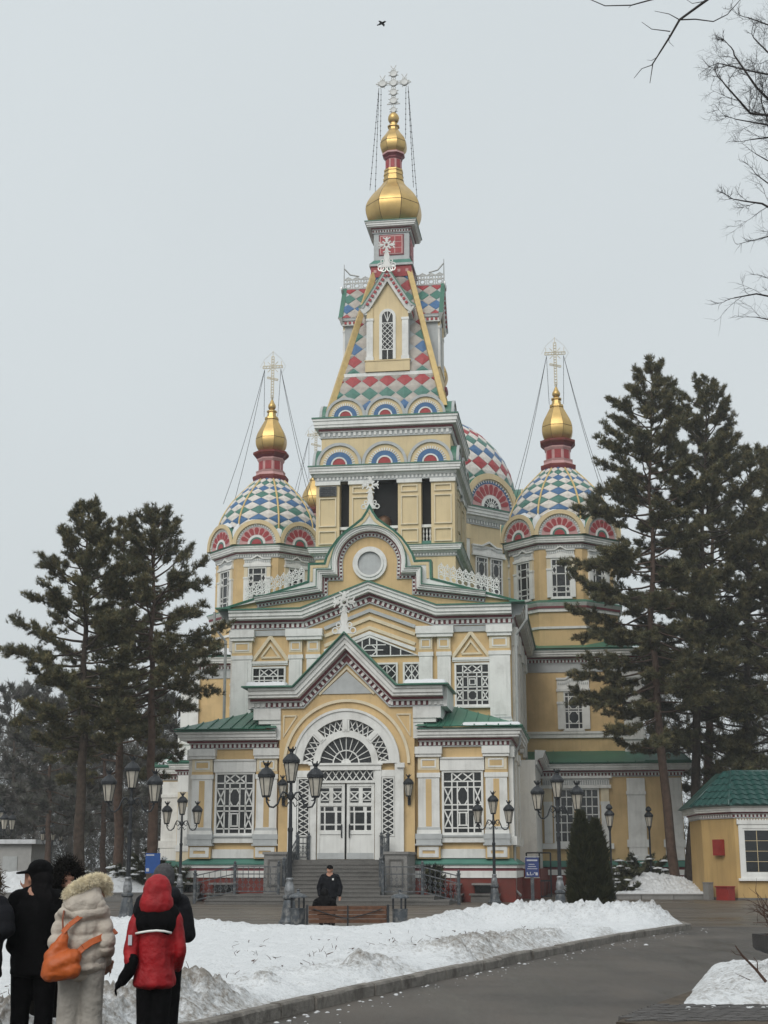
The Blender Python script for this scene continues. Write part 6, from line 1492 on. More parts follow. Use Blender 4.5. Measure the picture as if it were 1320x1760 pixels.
# =================================================== bare trees overhead
def bare_tree(label, base, limbs, seed, trunk_top, tr=.25, depth=4, dens=1.0):
    rng = np.random.default_rng(seed); rt = empty('bare_tree', base, 0, label, 'tree'); b0 = Vector(base); tt_ = Vector(trunk_top)-b0
    MB().tube([Vector((0, 0, -.3)), tt_*.33+Vector((.1, 0, 0)), tt_*.66, tt_], [tr*1.2, tr, tr*.8, tr*.5], 10).build('trunk', ['bark_bare'], rt, smooth=True)
    mb = MB()
    def grow(p, d, L, r, lev):
        n = 5; pts = [p]; dd = d.copy()
        for i in range(n):
            dd = (dd+Vector((rng.normal(), rng.normal(), rng.normal()))*.17+Vector((0, 0, .04))).normalized(); pts.append(pts[-1]+dd*L/n)
        mb.tube(pts, [r*(1-.7*i/n) for i in range(n+1)], 4 if r > .012 else 3, 0, False)
        if lev <= 0: return
        for k in range(int(rng.integers(5, 9)*dens)):
            u_ = rng.uniform(.2, 1); f = u_*n; j = min(int(f), n-1); q = pts[j].lerp(pts[j+1], f-j); t = (pts[j+1]-pts[j]).normalized(); s_ = t.cross(Vector((rng.normal(), rng.normal(), rng.normal()))).normalized()
            grow(q, (t*.8+s_*rng.uniform(.5, 1.1)).normalized(), L*rng.uniform(.38, .62), r*rng.uniform(.45, .6), lev-1)
    for pts, r, lev in limbs:
        pts = [Vector(p)-b0 for p in pts]; mb.tube(pts, [r*(1-.6*i/(len(pts)-1)) for i in range(len(pts))], 6, 0, False)
        for a, b in zip(pts[:-1], pts[1:]):
            d = (b-a); L = d.length; m = max(1, int(L/.26*dens))
            for k in range(m):
                q = a+d*((k+rng.uniform(0, 1))/m); s_ = d.normalized().cross(Vector((rng.normal(), rng.normal()*.5, rng.normal()))).normalized()
                if lev > 0: grow(q, (d.normalized()*.7+s_*rng.uniform(.5, 1)).normalized(), rng.uniform(.5, 1.05)*(.4+.45*(lev >= 2)), max(r*.24, .006), lev-1)
        if lev > 0: grow(pts[-1], (pts[-1]-pts[-2]).normalized(), .5, r*.4, lev-1)
    mb.build('branches', ['bark_bare'], rt, smooth=True, fix=False)['kind'] = 'stuff'
    return rt
A = lambda u_, v, Y: at_px(u_, v, Y)
bare_tree('bare deciduous tree whose fine twigs hang into the right edge of the sky', (10.9, 30, 0), [
    ([A(1400, 330, 30), A(1345, 195, 30), A(1300, 150, 29.5), A(1262, 95, 29.5)], .045, 3), ([A(1400, 260, 30), A(1340, 200, 29.5), A(1290, 195, 29.2), A(1250, 150, 29)], .045, 3), ([A(1390, 150, 30), A(1340, 110, 30), A(1300, 70, 30)], .035, 3),
    ([A(1400, 240, 30), A(1330, 235, 30), A(1290, 240, 30)], .03, 2), ([A(1400, 330, 30), A(1340, 270, 30), A(1310, 180, 30)], .035, 3), ([A(1400, 120, 30), A(1330, 130, 30.5), A(1280, 120, 30.5), A(1240, 110, 30.5)], .03, 3), ([A(1400, 60, 30), A(1340, 50, 30), A(1285, 30, 30)], .03, 3), ([A(1390, 260, 31), A(1320, 215, 31), A(1265, 205, 31)], .03, 3), ([A(1400, 300, 31), A(1335, 285, 31), A(1300, 265, 31)], .026, 2),
    ([A(1410, 420, 30), A(1345, 370, 30), A(1310, 350, 30), A(1275, 345, 30)], .038, 3), ([A(1410, 430, 30), A(1350, 400, 30), A(1305, 410, 30)], .03, 2), ([A(1400, 340, 30), A(1340, 330, 30), A(1300, 300, 30)], .028, 2),
    ([A(1410, 540, 30), A(1350, 515, 30), A(1300, 505, 30), A(1262, 512, 30)], .03, 2), ([A(1410, 560, 30), A(1350, 555, 30), A(1300, 545, 30)], .026, 2), ([A(1405, 480, 30), A(1350, 490, 30), A(1325, 480, 30)], .024, 2)], 3, A(1420, 60, 30), .3, dens=1.15)
bare_tree('dark bare branch hanging into the top of the sky from a near tree', (6.2, 14, 0), [
    ([A(1420, -160, 14), A(1330, -90, 14), A(1250, -25, 14), A(1212, 2, 14), A(1168, 34, 14), A(1152, 62, 14), A(1133, 92, 14)], .022, 0),
    ([A(1133, 92, 14), A(1122, 110, 14), A(1117, 143, 14)], .008, 0), ([A(1133, 92, 14), A(1120, 112, 14), A(1103, 118, 14), A(1090, 134, 14)], .007, 0), ([A(1152, 54, 14), A(1120, 50, 14), A(1103, 38, 14)], .006, 0), ([A(1168, 34, 14), A(1150, 24, 14), A(1125, 19, 14)], .006, 0),
    ([A(1168, 34, 14), A(1195, 33, 14), A(1226, 37, 14), A(1250, 25, 14), A(1272, 0, 14), A(1300, -60, 14)], .008, 0), ([A(1150, 60, 14), A(1150, 72, 14), A(1158, 80, 14)], .004, 0), ([A(1130, 98, 14), A(1120, 104, 14), A(1112, 103, 14)], .004, 0), ([A(1240, 30, 14), A(1242, 22, 14)], .003, 0),
    ([A(1300, -60, 14), A(1200, -22, 14), A(1118, 0, 14), A(1085, 9, 14), A(1040, 10, 14), A(1012, -2, 14)], .011, 0), ([A(1085, 9, 14), A(1080, 14, 14)], .004, 0), ([A(1212, 2, 14), A(1190, 6, 14), A(1178, -2, 14)], .005, 0)], 4, A(1500, -150, 14), .22)
# =================================================== shrubs
mat('thuja', (0.036, 0.040, 0.022), .85, var=.4, vscale=4, spec=.15); mat('thuja_light', (0.05, 0.05, 0.025), .85, var=.3, vscale=5, spec=.15)
rng = np.random.default_rng(8)
TJ = empty('thuja_shrub', (6.5, 46.5, .1), 0, 'dark green twin-topped thuja shrub at the end of the snowy lawn', 'shrub')
P, Dr = [], []
for (ox, oy, hh, rr, n) in ((-.2, 0, 3.15, .5, 2600), (.2, .05, 2.9, .5, 2400), (0.0, .1, 2.2, .66, 1800)):
    for _ in range(n):
        z = hh*rng.uniform(.02, 1)**.85; t = z/hh; r = rr*(1-t**2.2)**.8*(.45+.55*math.sqrt(rng.uniform(0, 1)))*(1.1 if t > .1 else .9); a = rng.uniform(0, 2*PI); r *= 1+.14*math.sin(a*5+z*4)
        P.append((ox*(.5+.7*t)+r*math.cos(a), oy+r*math.sin(a), z)); Dr.append((.55*math.cos(a), .55*math.sin(a), .9))
link('foliage', tufts_mesh('foliage', P, Dr, rng.uniform(.7, 1.25, len(P)), tuft_templates(rng, 6, 14, .17, .028, .5), rng, ['thuja', 'thuja_light'], [.65, .35]), TJ)
for sx_ in (-.12, .14): MB().tube([(sx_, 0, -.2), (sx_*1.5, 0, 1.2), (sx_*2, 0, 2.4)], [.06, .04, .015], 6).build('stem', ['bark'], TJ)
def juniper(x, y, z, w, h, n, lb, seed, snowy=True):
    rng = np.random.default_rng(seed); rt = empty('juniper_shrub', (x, y, z), 0, lb, 'shrub', 'snow laden evergreen shrubs'); P, Dr = [], []; mb = MB(); caps = []
    for i in range(n):
        a = rng.uniform(0, 2*PI); L = w*rng.uniform(.5, 1.0); up = h*rng.uniform(.35, 1.0); e_ = Vector((L*math.cos(a), L*math.sin(a)*.8, up)); s_ = Vector((0, 0, .05)); m_ = Vector((e_.x*.5, e_.y*.5, up*.7))
        mb.tube([s_, m_, e_], [.03, .02, .008], 4, 0, False)
        for k in range(26):
            t = rng.uniform(.3, 1.05); q = s_.lerp(m_, t*2) if t < .5 else m_.lerp(e_, t*2-1); P.append(tuple(q+Vector((rng.normal()*.07, rng.normal()*.07, rng.normal()*.05)))); Dr.append((e_.x*.6+rng.normal()*.3, e_.y*.6+rng.normal()*.3, .5+rng.normal()*.2))
        if snowy and rng.uniform() < .75: caps.append((e_.lerp(m_, rng.uniform(0, .6)), rng.uniform(.1, .26)))
    mb.build('branches', ['bark'], rt, fix=False)
    link('foliage', tufts_mesh('foliage', P, Dr, rng.uniform(.8, 1.3, len(P)), tuft_templates(rng, 5, 16, .2, .03, .8), rng, ['needles_dark', 'thuja'], [.5, .5]), rt)
    sm = MB()
    for c, r in caps:
        k = 7; o = len(sm.v)
        for j, (rr, zz) in enumerate(((.35, -.02), (1, .02), (.8, .3), (.35, .45), (.02, .5))):
            for q in range(k): a = 2*PI*q/k; f = 1+.25*math.sin(q*2.3+c.x*9); sm.v.append((c.x+r*1.3*rr*f*math.cos(a), c.y+r*rr*f*math.sin(a), c.z+.05+r*zz))
        for j in range(4):
            for q in range(k): sm.f.append((o+j*k+q, o+j*k+(q+1) % k, o+(j+1)*k+(q+1) % k, o+(j+1)*k+q)); sm.m.append(0)
    if caps: stuff(sm.build('snow_cap', ['snow'], rt, smooth=True, fix=False))
juniper(12.7, 78.5, .5, 1.5, 1.2, 26, 'low juniper with snow left of the leaning pine', 31); juniper(14.6, 83, .6, 1.7, 1.7, 30, 'taller snowy evergreen shrub against the aisle wall', 32); juniper(12.4, 76.0, .3, .9, .7, 14, 'small juniper spilling over the front of the snow mound', 33)
juniper(-11.4, 71.5, .35, 1.1, 2.1, 26, 'upright snowy evergreen shrub at the corner of the porch', 34); juniper(-13.0, 72.5, .4, 1.3, 1.3, 22, 'snow dusted evergreen shrub behind the blue sign', 35); juniper(-9.9, 70.5, .3, .8, 1.3, 16, 'small evergreen shrub with snow at the porch steps railing', 36); juniper(-15.5, 74, .4, 1.2, 1.0, 18, 'low dark evergreen under the left lamp post', 37)
# dark potted shrub with red tufts behind the right stair railing
mat('red_straw', (0.24, 0.05, 0.04), .8, var=.4, vscale=9)
RS = empty('potted_shrub', cw(4.6, -2.6, 0), 0, 'dark leafy shrub with red straw tufts behind the right stair railing', 'shrub'); rng = np.random.default_rng(4); P, Dr = [], []
for _ in range(420):
    a = rng.uniform(0, 2*PI); P.append((-.2+.45*math.cos(a)*rng.uniform(.2, 1), .3*math.sin(a), .5+rng.uniform(0, 1.1))); Dr.append((math.cos(a), math.sin(a), .6))
link('foliage', tufts_mesh('foliage', P, Dr, rng.uniform(.8, 1.4, len(P)), tuft_templates(rng, 4, 10, .2, .04, .9), rng, ['dark', 'needles_dark'], [.6, .4]), RS)
for cx, s_ in ((.55, 1.0), (-.75, .75)):
    P = [(cx, -.15, .45)]*26; Dr = [(rng.normal(), rng.normal()-.3, rng.normal()+.5) for _ in P]
    link('red_tuft', tufts_mesh('red_tuft', P, Dr, np.full(len(P), 2.3*s_), tuft_templates(rng, 4, 8, .28, .02, .6), rng, ['red_straw'], [1.0]), RS)
MB().lathe([(.3, 0), (.36, .45), (.32, .45), (.3, .3)], 12).build('pot', ['dark_stone'], RS)
# bare bush in the planter
rng = np.random.default_rng(9); BB = empty('bare_bush', (5.72, 20.6, .6), 0, 'brown leafless bush growing in the stone planter', 'shrub'); mb = MB()
mat('bush_bark', (0.06, 0.034, 0.024), .9, var=.3)
def gtw(p, d, L, r, lev):
    pts = [p]; dd = d
    for i in range(4): dd = (dd+Vector((rng.normal()*.22, rng.normal()*.22, rng.normal()*.18+.06))).normalized(); pts.append(pts[-1]+dd*L/4)
    mb.tube(pts, [r*(1-.65*i/4) for i in range(5)], 4, 0, False)
    if lev:
        for k in range(4): q = pts[rng.integers(1, 5)]; gtw(q, (dd+Vector((rng.normal(), rng.normal(), rng.normal()*.7))*.75).normalized(), L*rng.uniform(.45, .7), r*.55, lev-1)
for i in range(24):
    a = rng.uniform(0, 2*PI); gtw(Vector((.1*math.cos(a), .1*math.sin(a), 0)), Vector((math.cos(a)*.8, math.sin(a)*.8, .8)).normalized(), .5, .014, 2)
stuff(mb.build('twigs', ['bush_bark'], BB, fix=False))
# dry stems poking through the lawn snow, fallen stick in the pile
rng = np.random.default_rng(14); mb = MB()
for cl in range(60):
    y = rng.uniform(13, 36); x = rng.uniform(-.25*y, float(kerb_x(y))-1.0); k = int(rng.integers(1, 6)); 
    for i in range(k):
        q = Vector((x+rng.normal()*.22, y+rng.normal()*.3, 0)); q.z = lawn_z(q.x, q.y)-.02; h_ = rng.uniform(.03, .13)
        mb.tube([q, q+Vector((rng.normal()*.03, 0, h_*.6)), q+Vector((rng.normal()*.07, 0, h_))], [.006, .005, .003], 3, 0, False)
        if rng.uniform() < .4: mb.tube([q+Vector((0, 0, h_*.6)), q+Vector((rng.normal()*.06, 0, h_*.9))], [.012, .004], 3, 0, False)
for i in range(16):
    q = Vector((-5.1+rng.normal()*.35, 17.5+rng.normal()*.9, 0)); q.z = lawn_z(q.x, q.y); mb.tube([q, q+Vector((rng.normal()*.05, 0, .12)), q+Vector((rng.normal()*.12, 0, .2))], [.01, .012, .004], 4, 0, False)
tag(mb.build('dry_stems', ['bush_bark'], None, fix=False), 'dry plant stems poking through the lawn snow', 'stems', kind='stuff')
ST2 = MB().tube([(0, 0, 0), (-.12, 0, .15), (-.28, .02, .32), (-.36, .02, .44)], [.022, .018, .014, .006], 6).tube([(-.1, 0, .13), (-.1, -.02, .24), (-.14, 0, .3)], [.008, .006, .003], 4).tube([(-.28, .02, .32), (-.36, 0, .33), (-.42, 0, .38)], [.007, .005, .003], 4).tube([(-.2, .0, .02), (-.38, 0, .1)], [.006, .003], 4).build('fallen_stick', ['bush_bark']); tag(ST2, 'broken dark stick standing in the right snow heap', 'stick'); ST2.location = (4.85, 19.0, .22)

# crumbs of snow and slush scattered along the road edge
rng = np.random.default_rng(55); mb = MB()
def crumb(x, y, z, r):
    k = 6; o = len(mb.v); ph = rng.uniform(0, 6)
    for rr, zz in ((.8, -.1), (1, .25), (.55, .7), (.02, .85)):
        for q in range(k): a = 2*PI*q/k+ph; f = 1+.35*math.sin(q*2.1+ph*3); mb.v.append((x+r*rr*f*math.cos(a), y+r*rr*f*math.sin(a), z+r*zz*.7))
    for j in range(3):
        for q in range(k): mb.f.append((o+j*k+q, o+j*k+(q+1) % k, o+(j+1)*k+(q+1) % k, o+(j+1)*k+q)); mb.m.append(0)
for i in range(170):
    y = 13+27*rng.uniform(0, 1)**1.4; d = abs(rng.normal())*.35+.05; crumb(float(kerb_x(y))+.05+d, y, 0, rng.uniform(.006, .02)*(1.6 if d < .25 else .8))
for i in range(24): crumb(rng.uniform(3.4, 5.0), 17.5-abs(rng.normal())*.25, .06, rng.uniform(.008, .03))
crumb(5.6, 31.8, 0, .05)
tag(mb.build('snow_crumbs', ['snow'], None, smooth=True, fix=False), 'loose crumbs of snow scattered along the road edge', 'snow', kind='stuff')
# =================================================== people
mat('cloth_black', (0.004, 0.004, 0.0045), .85, var=.3, vscale=12, bump=.25, bscale=30, spec=.06)
mat('cloth_dark', (0.007, 0.0065, 0.007), .85, var=.35, vscale=10, bump=.3, bscale=25, spec=.06)
mat('cloth_brown', (0.012, 0.010, 0.008), .85, var=.35, vscale=10, bump=.3, bscale=25, spec=.06)
mat('cloth_navy', (0.005, 0.0055, 0.008), .8, var=.3, vscale=10, bump=.3, bscale=25, spec=.2)
mat('puffer', (0.43, 0.385, 0.33), .6, var=.12, vscale=9, bump=.35, bscale=22, spec=.3)
mat('trousers_grey', (0.32, 0.30, 0.27), .9, var=.12, vscale=9, bump=.3, bscale=26, spec=.06)
mat('red_cloth', (0.27, 0.008, 0.012), .6, var=.2, vscale=8, bump=.35, bscale=20, spec=.3)
mat('knit_grey', (0.075, 0.075, 0.08), .95, var=.25, vscale=40, bump=.6, bscale=120)
mat('skin', (0.36, 0.19, 0.13), .55, var=.08, vscale=20)
mat('fur_cream', (0.80, 0.72, 0.54), .9, var=.2, vscale=20); mat('fur_dark', (0.006, 0.005, 0.004), .9, var=.3, vscale=20); mat('fur_brown', (0.06, 0.042, 0.028), .9, var=.3, vscale=20)
mat('leather_orange', (0.40, 0.085, 0.015), .5, var=.2, vscale=7, bump=.25, bscale=18, spec=.4)
mat('strap_dark', (0.2, 0.05, 0.02), .5, var=.2)
def capsule(mb, p0, p1, r0, r1, sx=1.0, sy=1.0, ez=1.0, n=14):
    """closed tapered capsule; sx/sy squash across the local side / front axes"""
    p0 = Vector(p0); p1 = Vector(p1); d = p1-p0; L = d.length; d = d.normalized() if L > 1e-6 else Vector((0, 0, 1))
    ref = Vector((1, 0, 0)) if abs(d.x) < .9 else Vector((0, 1, 0)); a = (ref-d*ref.dot(d)).normalized(); b = d.cross(a)
    rings = [(-r0*ez*math.cos(t), r0*math.sin(t)) for t in (R(15), R(45), R(75))]+[(0, r0), (L, r1)]+[(L+r1*ez*math.cos(t), r1*math.sin(t)) for t in (R(75), R(45), R(15))]
    o = len(mb.v)
    for z, r in rings:
        for k in range(n): an = 2*PI*k/n; mb.v.append(tuple(p0+d*z+a*(r*sx*math.cos(an))+b*(r*sy*math.sin(an))))
    m = len(rings)
    for i in range(m-1):
        for k in range(n): mb.f.append((o+i*n+k, o+i*n+(k+1) % n, o+(i+1)*n+(k+1) % n, o+(i+1)*n+k)); mb.m.append(0)
    mb.f.append(tuple(o+k for k in range(n))[::-1]); mb.m.append(0); mb.f.append(tuple(o+(m-1)*n+k for k in range(n))); mb.m.append(0)
def ell(mb, c, rx, ry, rz, n=16):
    o = len(mb.v); m = 9
    for i in range(m):
        t = PI*(i+.5)/m
        for k in range(n): a = 2*PI*k/n; mb.v.append((c[0]+rx*math.sin(t)*math.cos(a), c[1]+ry*math.sin(t)*math.sin(a), c[2]-rz*math.cos(t)))
    for i in range(m-1):
        for k in range(n): mb.f.append((o+i*n+k, o+i*n+(k+1) % n, o+(i+1)*n+(k+1) % n, o+(i+1)*n+k)); mb.m.append(0)
    mb.f.append(tuple(o+k for k in range(n))[::-1]); mb.m.append(0); mb.f.append(tuple(o+(m-1)*n+k for k in range(n))); mb.m.append(0)
def blob(name, caps, m, parent, voxel=.018, smooth=6, fold=0.0, ff=9.0, quilt=0.0, qn=9.0):
    """merge overlapping closed solids into one continuous skin"""
    mb = MB()
    for c in caps:
        if c[0] == 'e': ell(mb, *c[1:])
        else: capsule(mb, *c)
    me = mb.mesh(name, [m]); fixn(me); o = bpy.data.objects.new(name, me); COL.objects.link(o)
    md = o.modifiers.new('r', 'REMESH'); md.mode = 'VOXEL'; md.voxel_size = voxel
    ms = o.modifiers.new('s', 'SMOOTH'); ms.iterations = smooth; ms.factor = .5
    dg = bpy.context.evaluated_depsgraph_get(); dg.update(); ne = bpy.data.meshes.new_from_object(o.evaluated_get(dg)); bpy.data.objects.remove(o); bpy.data.meshes.remove(me)
    n = len(ne.vertices); V = np.zeros(n*3, np.float32); ne.vertices.foreach_get('co', V); V = V.reshape(-1, 3); Nn = np.zeros(n*3, np.float32); ne.vertices.foreach_get('normal', Nn); Nn = Nn.reshape(-1, 3)
    if fold or quilt:
        f = fold*(N1.fbm(V[:, 0]*ff+V[:, 1]*ff*.7, V[:, 2]*ff*.8+V[:, 1]*3, 3)-.5)*2+fold*.7*(np.abs(N2.fbm(V[:, 0]*ff*.6, V[:, 2]*ff*1.5+V[:, 1]*5, 2)-.5)*2-.3)
        if quilt: f = f+quilt*(np.abs(np.sin(V[:, 2]*qn*PI+1.5*N3(V[:, 0]*5, V[:, 1]*5)))**.5-.7)
        V = V+Nn*f[:, None]; ne.vertices.foreach_set('co', V.ravel())
    ne.materials.clear(); ne.materials.append(MATS[m]); ne.polygons.foreach_set('use_smooth', np.ones(len(ne.polygons), bool)); ne.name = name; ne.update()
    return link(name, ne, parent)
def hand(wr, d, side, curl=.6):
    wr = Vector(wr); d = Vector(d).normalized(); up = Vector(side); s_ = (up-d*up.dot(d)).normalized(); n_ = d.cross(s_); out = []
    out.append((wr, wr+d*.07, .03, .034, 1.0, .65))
    for i, L in enumerate((.07, .08, .075, .055)):
        b = wr+d*.085+s_*((i-1.5)*.019); m = b+(d*(1-curl*.4)-n_*curl*.5).normalized()*L*.55; out += [(b-d*.02, m, .0095, .009), (m, m+(d*(1-curl)-n_*curl).normalized()*L*.5, .009, .0075)]
    b = wr+d*.03-s_*.03; m = b+(d*.7-s_*.8).normalized()*.04; out += [(b, m, .012, .011), (m, m+(d*.9-s_*.3-n_*.3*curl).normalized()*.035, .01, .008)]
    return out
def head_caps(c, yaw, tilt=0.0, s=1.0):
    """head with brow, nose, cheeks, chin, ears; face looks along yaw (0 = +y away from the camera)"""
    c = Vector(c); f = Vector((math.sin(yaw), math.cos(yaw), 0)); r = Vector((f.y, -f.x, 0)); z = Vector((0, 0, 1)); p = lambda a, b, d: c+r*a*s+f*b*s+z*d*s
    return [('e', p(0, -.01, .02), .078*s, .092*s, .108*s), (p(0, .05, -.07), p(0, .06, -.09), .045*s, .036*s), (p(-.035, .06, -.02), p(.035, .06, -.02), .034*s, .034*s), (p(0, .088, .012), p(0, .108, -.028), .010*s, .016*s), (p(-.02, .088, -.062), p(.02, .088, -.062), .010*s, .010*s),
        (p(-.05, .07, .04), p(.05, .07, .04), .018*s, .018*s), (p(-.085, -.01, .01), p(-.088, -.012, -.025), .016*s, .013*s), (p(.085, -.01, .01), p(.088, -.012, -.025), .016*s, .013*s), (p(0, -.015, -.06), p(0, -.03, -.17), .052*s, .058*s)]
def fur_ring(name, c, nrm, R0, rt, n, L, m, parent, sxz=1.0, a0=0, a1=2*PI, seed=1, updir=(0, 0, 1)):
    rng = np.random.default_rng(seed); c = Vector(c); nv = Vector(nrm).normalized(); u_ = Vector(updir); u_ = (u_-nv*u_.dot(nv)).normalized(); w_ = nv.cross(u_); V = []
    mb = MB(); ring = [c+w_*(R0*math.cos(a0+(a1-a0)*i/22))+u_*(R0*sxz*math.sin(a0+(a1-a0)*i/22)) for i in range(23)]
    mb.tube(ring, rt, 8)
    for _ in range(n):
        a = rng.uniform(a0, a1); b = rng.uniform(0, 2*PI); rad = w_*math.cos(a)+u_*math.sin(a)*sxz; od = (rad.normalized()*math.cos(b)+nv*math.sin(b)); p = c+w_*(R0*math.cos(a))+u_*(R0*sxz*math.sin(a))+od*rt*.8
        d = (od+Vector(rng.normal(size=3))*.55).normalized(); s_ = d.cross(Vector(rng.normal(size=3))).normalized()*.006; l = L*rng.uniform(.5, 1.1); k = p+d*l*.6+Vector((0, 0, -.01)); V += [tuple(p-s_), tuple(p+s_), tuple(k)]; V += [tuple(k-s_*.7), tuple(k+s_*.7), tuple(k+(d+Vector(rng.normal(size=3))*.5).normalized()*l*.5)]
    mb.add(V, [(3*i, 3*i+1, 3*i+2) for i in range(len(V)//3)])
    return mb.build(name, [m], parent, smooth=True, fix=False)
def person(label, x, y, rz=0.0, group=None): return empty('person', (x, y, 0), rz, label, 'person', group)
def legs(lx=.1, r=.085, wide=False, stance=.0):
    out = []
    for s_ in (-1, 1):
        k = r*1.35 if wide else r*.72
        out += [((s_*.09, 0, .92), (s_*lx, .02, .5), r*1.28, r*(1.15 if wide else .85)), ((s_*lx, .02, .5), (s_*(lx+stance), -.01, .1), r*(1.15 if wide else .85), k)]
    return out+[((-.05, 0, .93), (.05, 0, .93), .125, .125, 1, .9)]
def shoes(rt, lx=.1, m='cloth_black'):
    for s_ in (-1, 1): blob('shoe', [((s_*lx, -.06, .05), (s_*lx, .14, .045), .05, .042), ((s_*lx, -.03, .05), (s_*lx, -.02, .13), .05, .048)], m, rt, .015, 3)
def torso(rx=.2, ry=.145, z0=.85, z1=1.36, hem=1.06, sh=.175):
    return [((0, 0, z0), (0, 0, z0+.2), rx*hem, rx, 1, ry/rx, .22), ((0, 0, z0+.2), (0, 0, z1-.12), rx, rx*1.02, 1, ry/rx), ((-sh, 0, z1-.02), (sh, 0, z1-.02), .085, .085), ((-sh*.5, -.01, z1), (sh*.5, -.01, z1), .085, .085), ((0, 0, z1), (0, 0, z1+.09), .075, .065)]
PX = lambda u_, Y: (u_-660)/2450*Y*.9703
# --- cream puffer jacket woman (faces away and to the right) with orange bag
p3 = person('person in a cream puffer jacket with fluffy cream hood and pale trousers', PX(148, 11.8), 11.8)
blob('body', head_caps((.05, .05, 1.44), .9)+[((0, 0, .95), (0, 0, 1.3), .12, .12)]+hand((.2, .18, .9), (-.3, .6, -.6), (0, 0, 1)), 'skin', p3, .016, 3)
blob('trousers', legs(.088, .078, True, .025), 'trousers_grey', p3, .014, 5, .007, 11); shoes(p3)
jk = torso(.165, .155, .87, 1.3, 1.12, .125)+[((-.07, 0, .885), (.07, 0, .885), .12, .12, 1, 1)]
for s_ in (-1, 1): jk += [((s_*.145, 0, 1.25), (s_*.195, -.04, 1.04), .08, .072), ((s_*.195, -.04, 1.04), (s_*.15, .15, .92), .072, .056)]
jk += [((-.1, -.07, 1.3), (.12, -.05, 1.31), .085, .085), ((0, -.09, 1.28), (.02, -.05, 1.36), .1, .1)]
blob('jacket', jk, 'puffer', p3, .012, 3, .012, 10, .022, 9.5)
blob('hood', [('e', (.035, .0, 1.43), .105, .12, .12), ((-.05, -.07, 1.35), (.06, -.04, 1.36), .115, .115)], 'puffer', p3, .013, 5, .012, 14)
def fur_path(name, pts, r, n, L, m, parent, seed):
    rng = np.random.default_rng(seed); pts = [Vector(p) for p in pts]; mb = MB().tube(pts, [r*.55]+[r*.8]*(len(pts)-2)+[r*.55], 10); V = []
    for _ in range(n):
        t = rng.uniform(0, len(pts)-1.001); i = int(t); c = pts[i].lerp(pts[i+1], t-i); ax = (pts[i+1]-pts[i]).normalized(); o_ = Vector(rng.normal(size=3)); o_ = (o_-ax*o_.dot(ax)*.6).normalized(); p = c+o_*r*.7
        d = (o_+Vector(rng.normal(size=3))*.5).normalized(); s_ = d.cross(Vector(rng.normal(size=3))).normalized()*.0032; k = p+d*L*.45*rng.uniform(.6, 1.1); e_ = k+(d*.6+Vector(rng.normal(size=3))*.6+Vector((0, 0, -.2))).normalized()*L*.5
        V += [tuple(p-s_), tuple(p+s_), tuple(k+s_*.7), tuple(k-s_*.7), tuple(k-s_*.7), tuple(k+s_*.7), tuple(e_+s_*.2), tuple(e_-s_*.2)]
    mb.add(V, [(4*i, 4*i+1, 4*i+2, 4*i+3) for i in range(len(V)//4)]); return mb.build(name, [m], parent, smooth=True, fix=False)
fur_path('hood_fur', [(-.11, -.1, 1.41), (-.07, -.11, 1.455), (-.015, -.1, 1.495), (.045, -.07, 1.525), (.1, -.02, 1.54), (.145, .05, 1.52), (.15, .1, 1.45)], .046, 15000, .045, 'fur_cream', p3, 3)
bg = empty('shoulder_bag', Vector(p3.location)+Vector((-.115, -.215, .98)), 0, 'slouchy orange leather bag slung across the back of the cream jacket', 'bag')
bg.scale = (.8, .85, .82)
blob('bag_body', [((-.02, .02, .14), (.02, .02, .2), .035, .03), ((-.03, .02, .05), (.02, .02, .15), .10, .045, 1, .6), ((-.06, 0, -.1), (.08, .02, -.04), .13, .12, 1, .8), ((-.08, -.01, -.16), (.1, 0, -.14), .11, .1, 1, .85), ((-.1, .0, -.02), (-.02, .0, .1), .07, .05)], 'leather_orange', bg, .012, 5, .008, 13)
def strap(pts, w, par, m='leather_orange'):
    mb = MB()
    for a, b in zip(pts[:-1], pts[1:]): mb.bar(a, b, w, .018, 0, (0, -1, .2))
    mb.build('strap', [m], par, fix=False)
strap([(.0, .0, .2), (.06, .02, .27), (.15, .04, .34), (.24, .11, .4), (.31, .2, .42), (.35, .32, .39)], .045, bg); strap([(.08, 0, -.06), (.14, .02, .0), (.2, .03, .06), (.27, .09, .11), (.34, .13, .14), (.42, .2, .18), (.46, .3, .2)], .06, bg); strap([(0, .02, .2), (-.015, .04, .32), (-.01, .06, .4)], .014, bg, 'strap_dark')
# --- red jacket person (hood up, faces away)
p5 = person('person in a red hooded jacket with black yoke and white piping', PX(272, 11.7), 11.7); p5.scale = (.74, .84, .955)
blob('body', head_caps((0, .03, 1.52), .1)+[((0, 0, .95), (0, 0, 1.35), .13, .13)], 'skin', p5, .018, 3)
blob('trousers', legs(.07, .088, True, -.005), 'cloth_black', p5, .016, 6, .005, 9); shoes(p5, .08)
jk = torso(.205, .165, .79, 1.34, 1.12, .16)
for s_ in (-1, 1): jk += [((s_*.2, 0, 1.28), (s_*.27, -.02, 1.05), .082, .072)]
jk += [((.27, -.02, 1.05), (.22, .16, .92), .072, .058)]
blob('jacket', jk, 'red_cloth', p5, .014, 4, .015, 8)
sl_ = blob('sleeve', [((-.21, -.04, 1.24), (-.24, -.09, 1.03), .085, .075), ((-.24, -.09, 1.03), (-.23, -.13, .98), .075, .07)], 'red_cloth', p5, .014, 4, .008, 12)
MB().box(-.26, -.22, -.165, -.155, 1.1, 1.18).build('sleeve_patch', ['sign_white'], p5, fix=False)
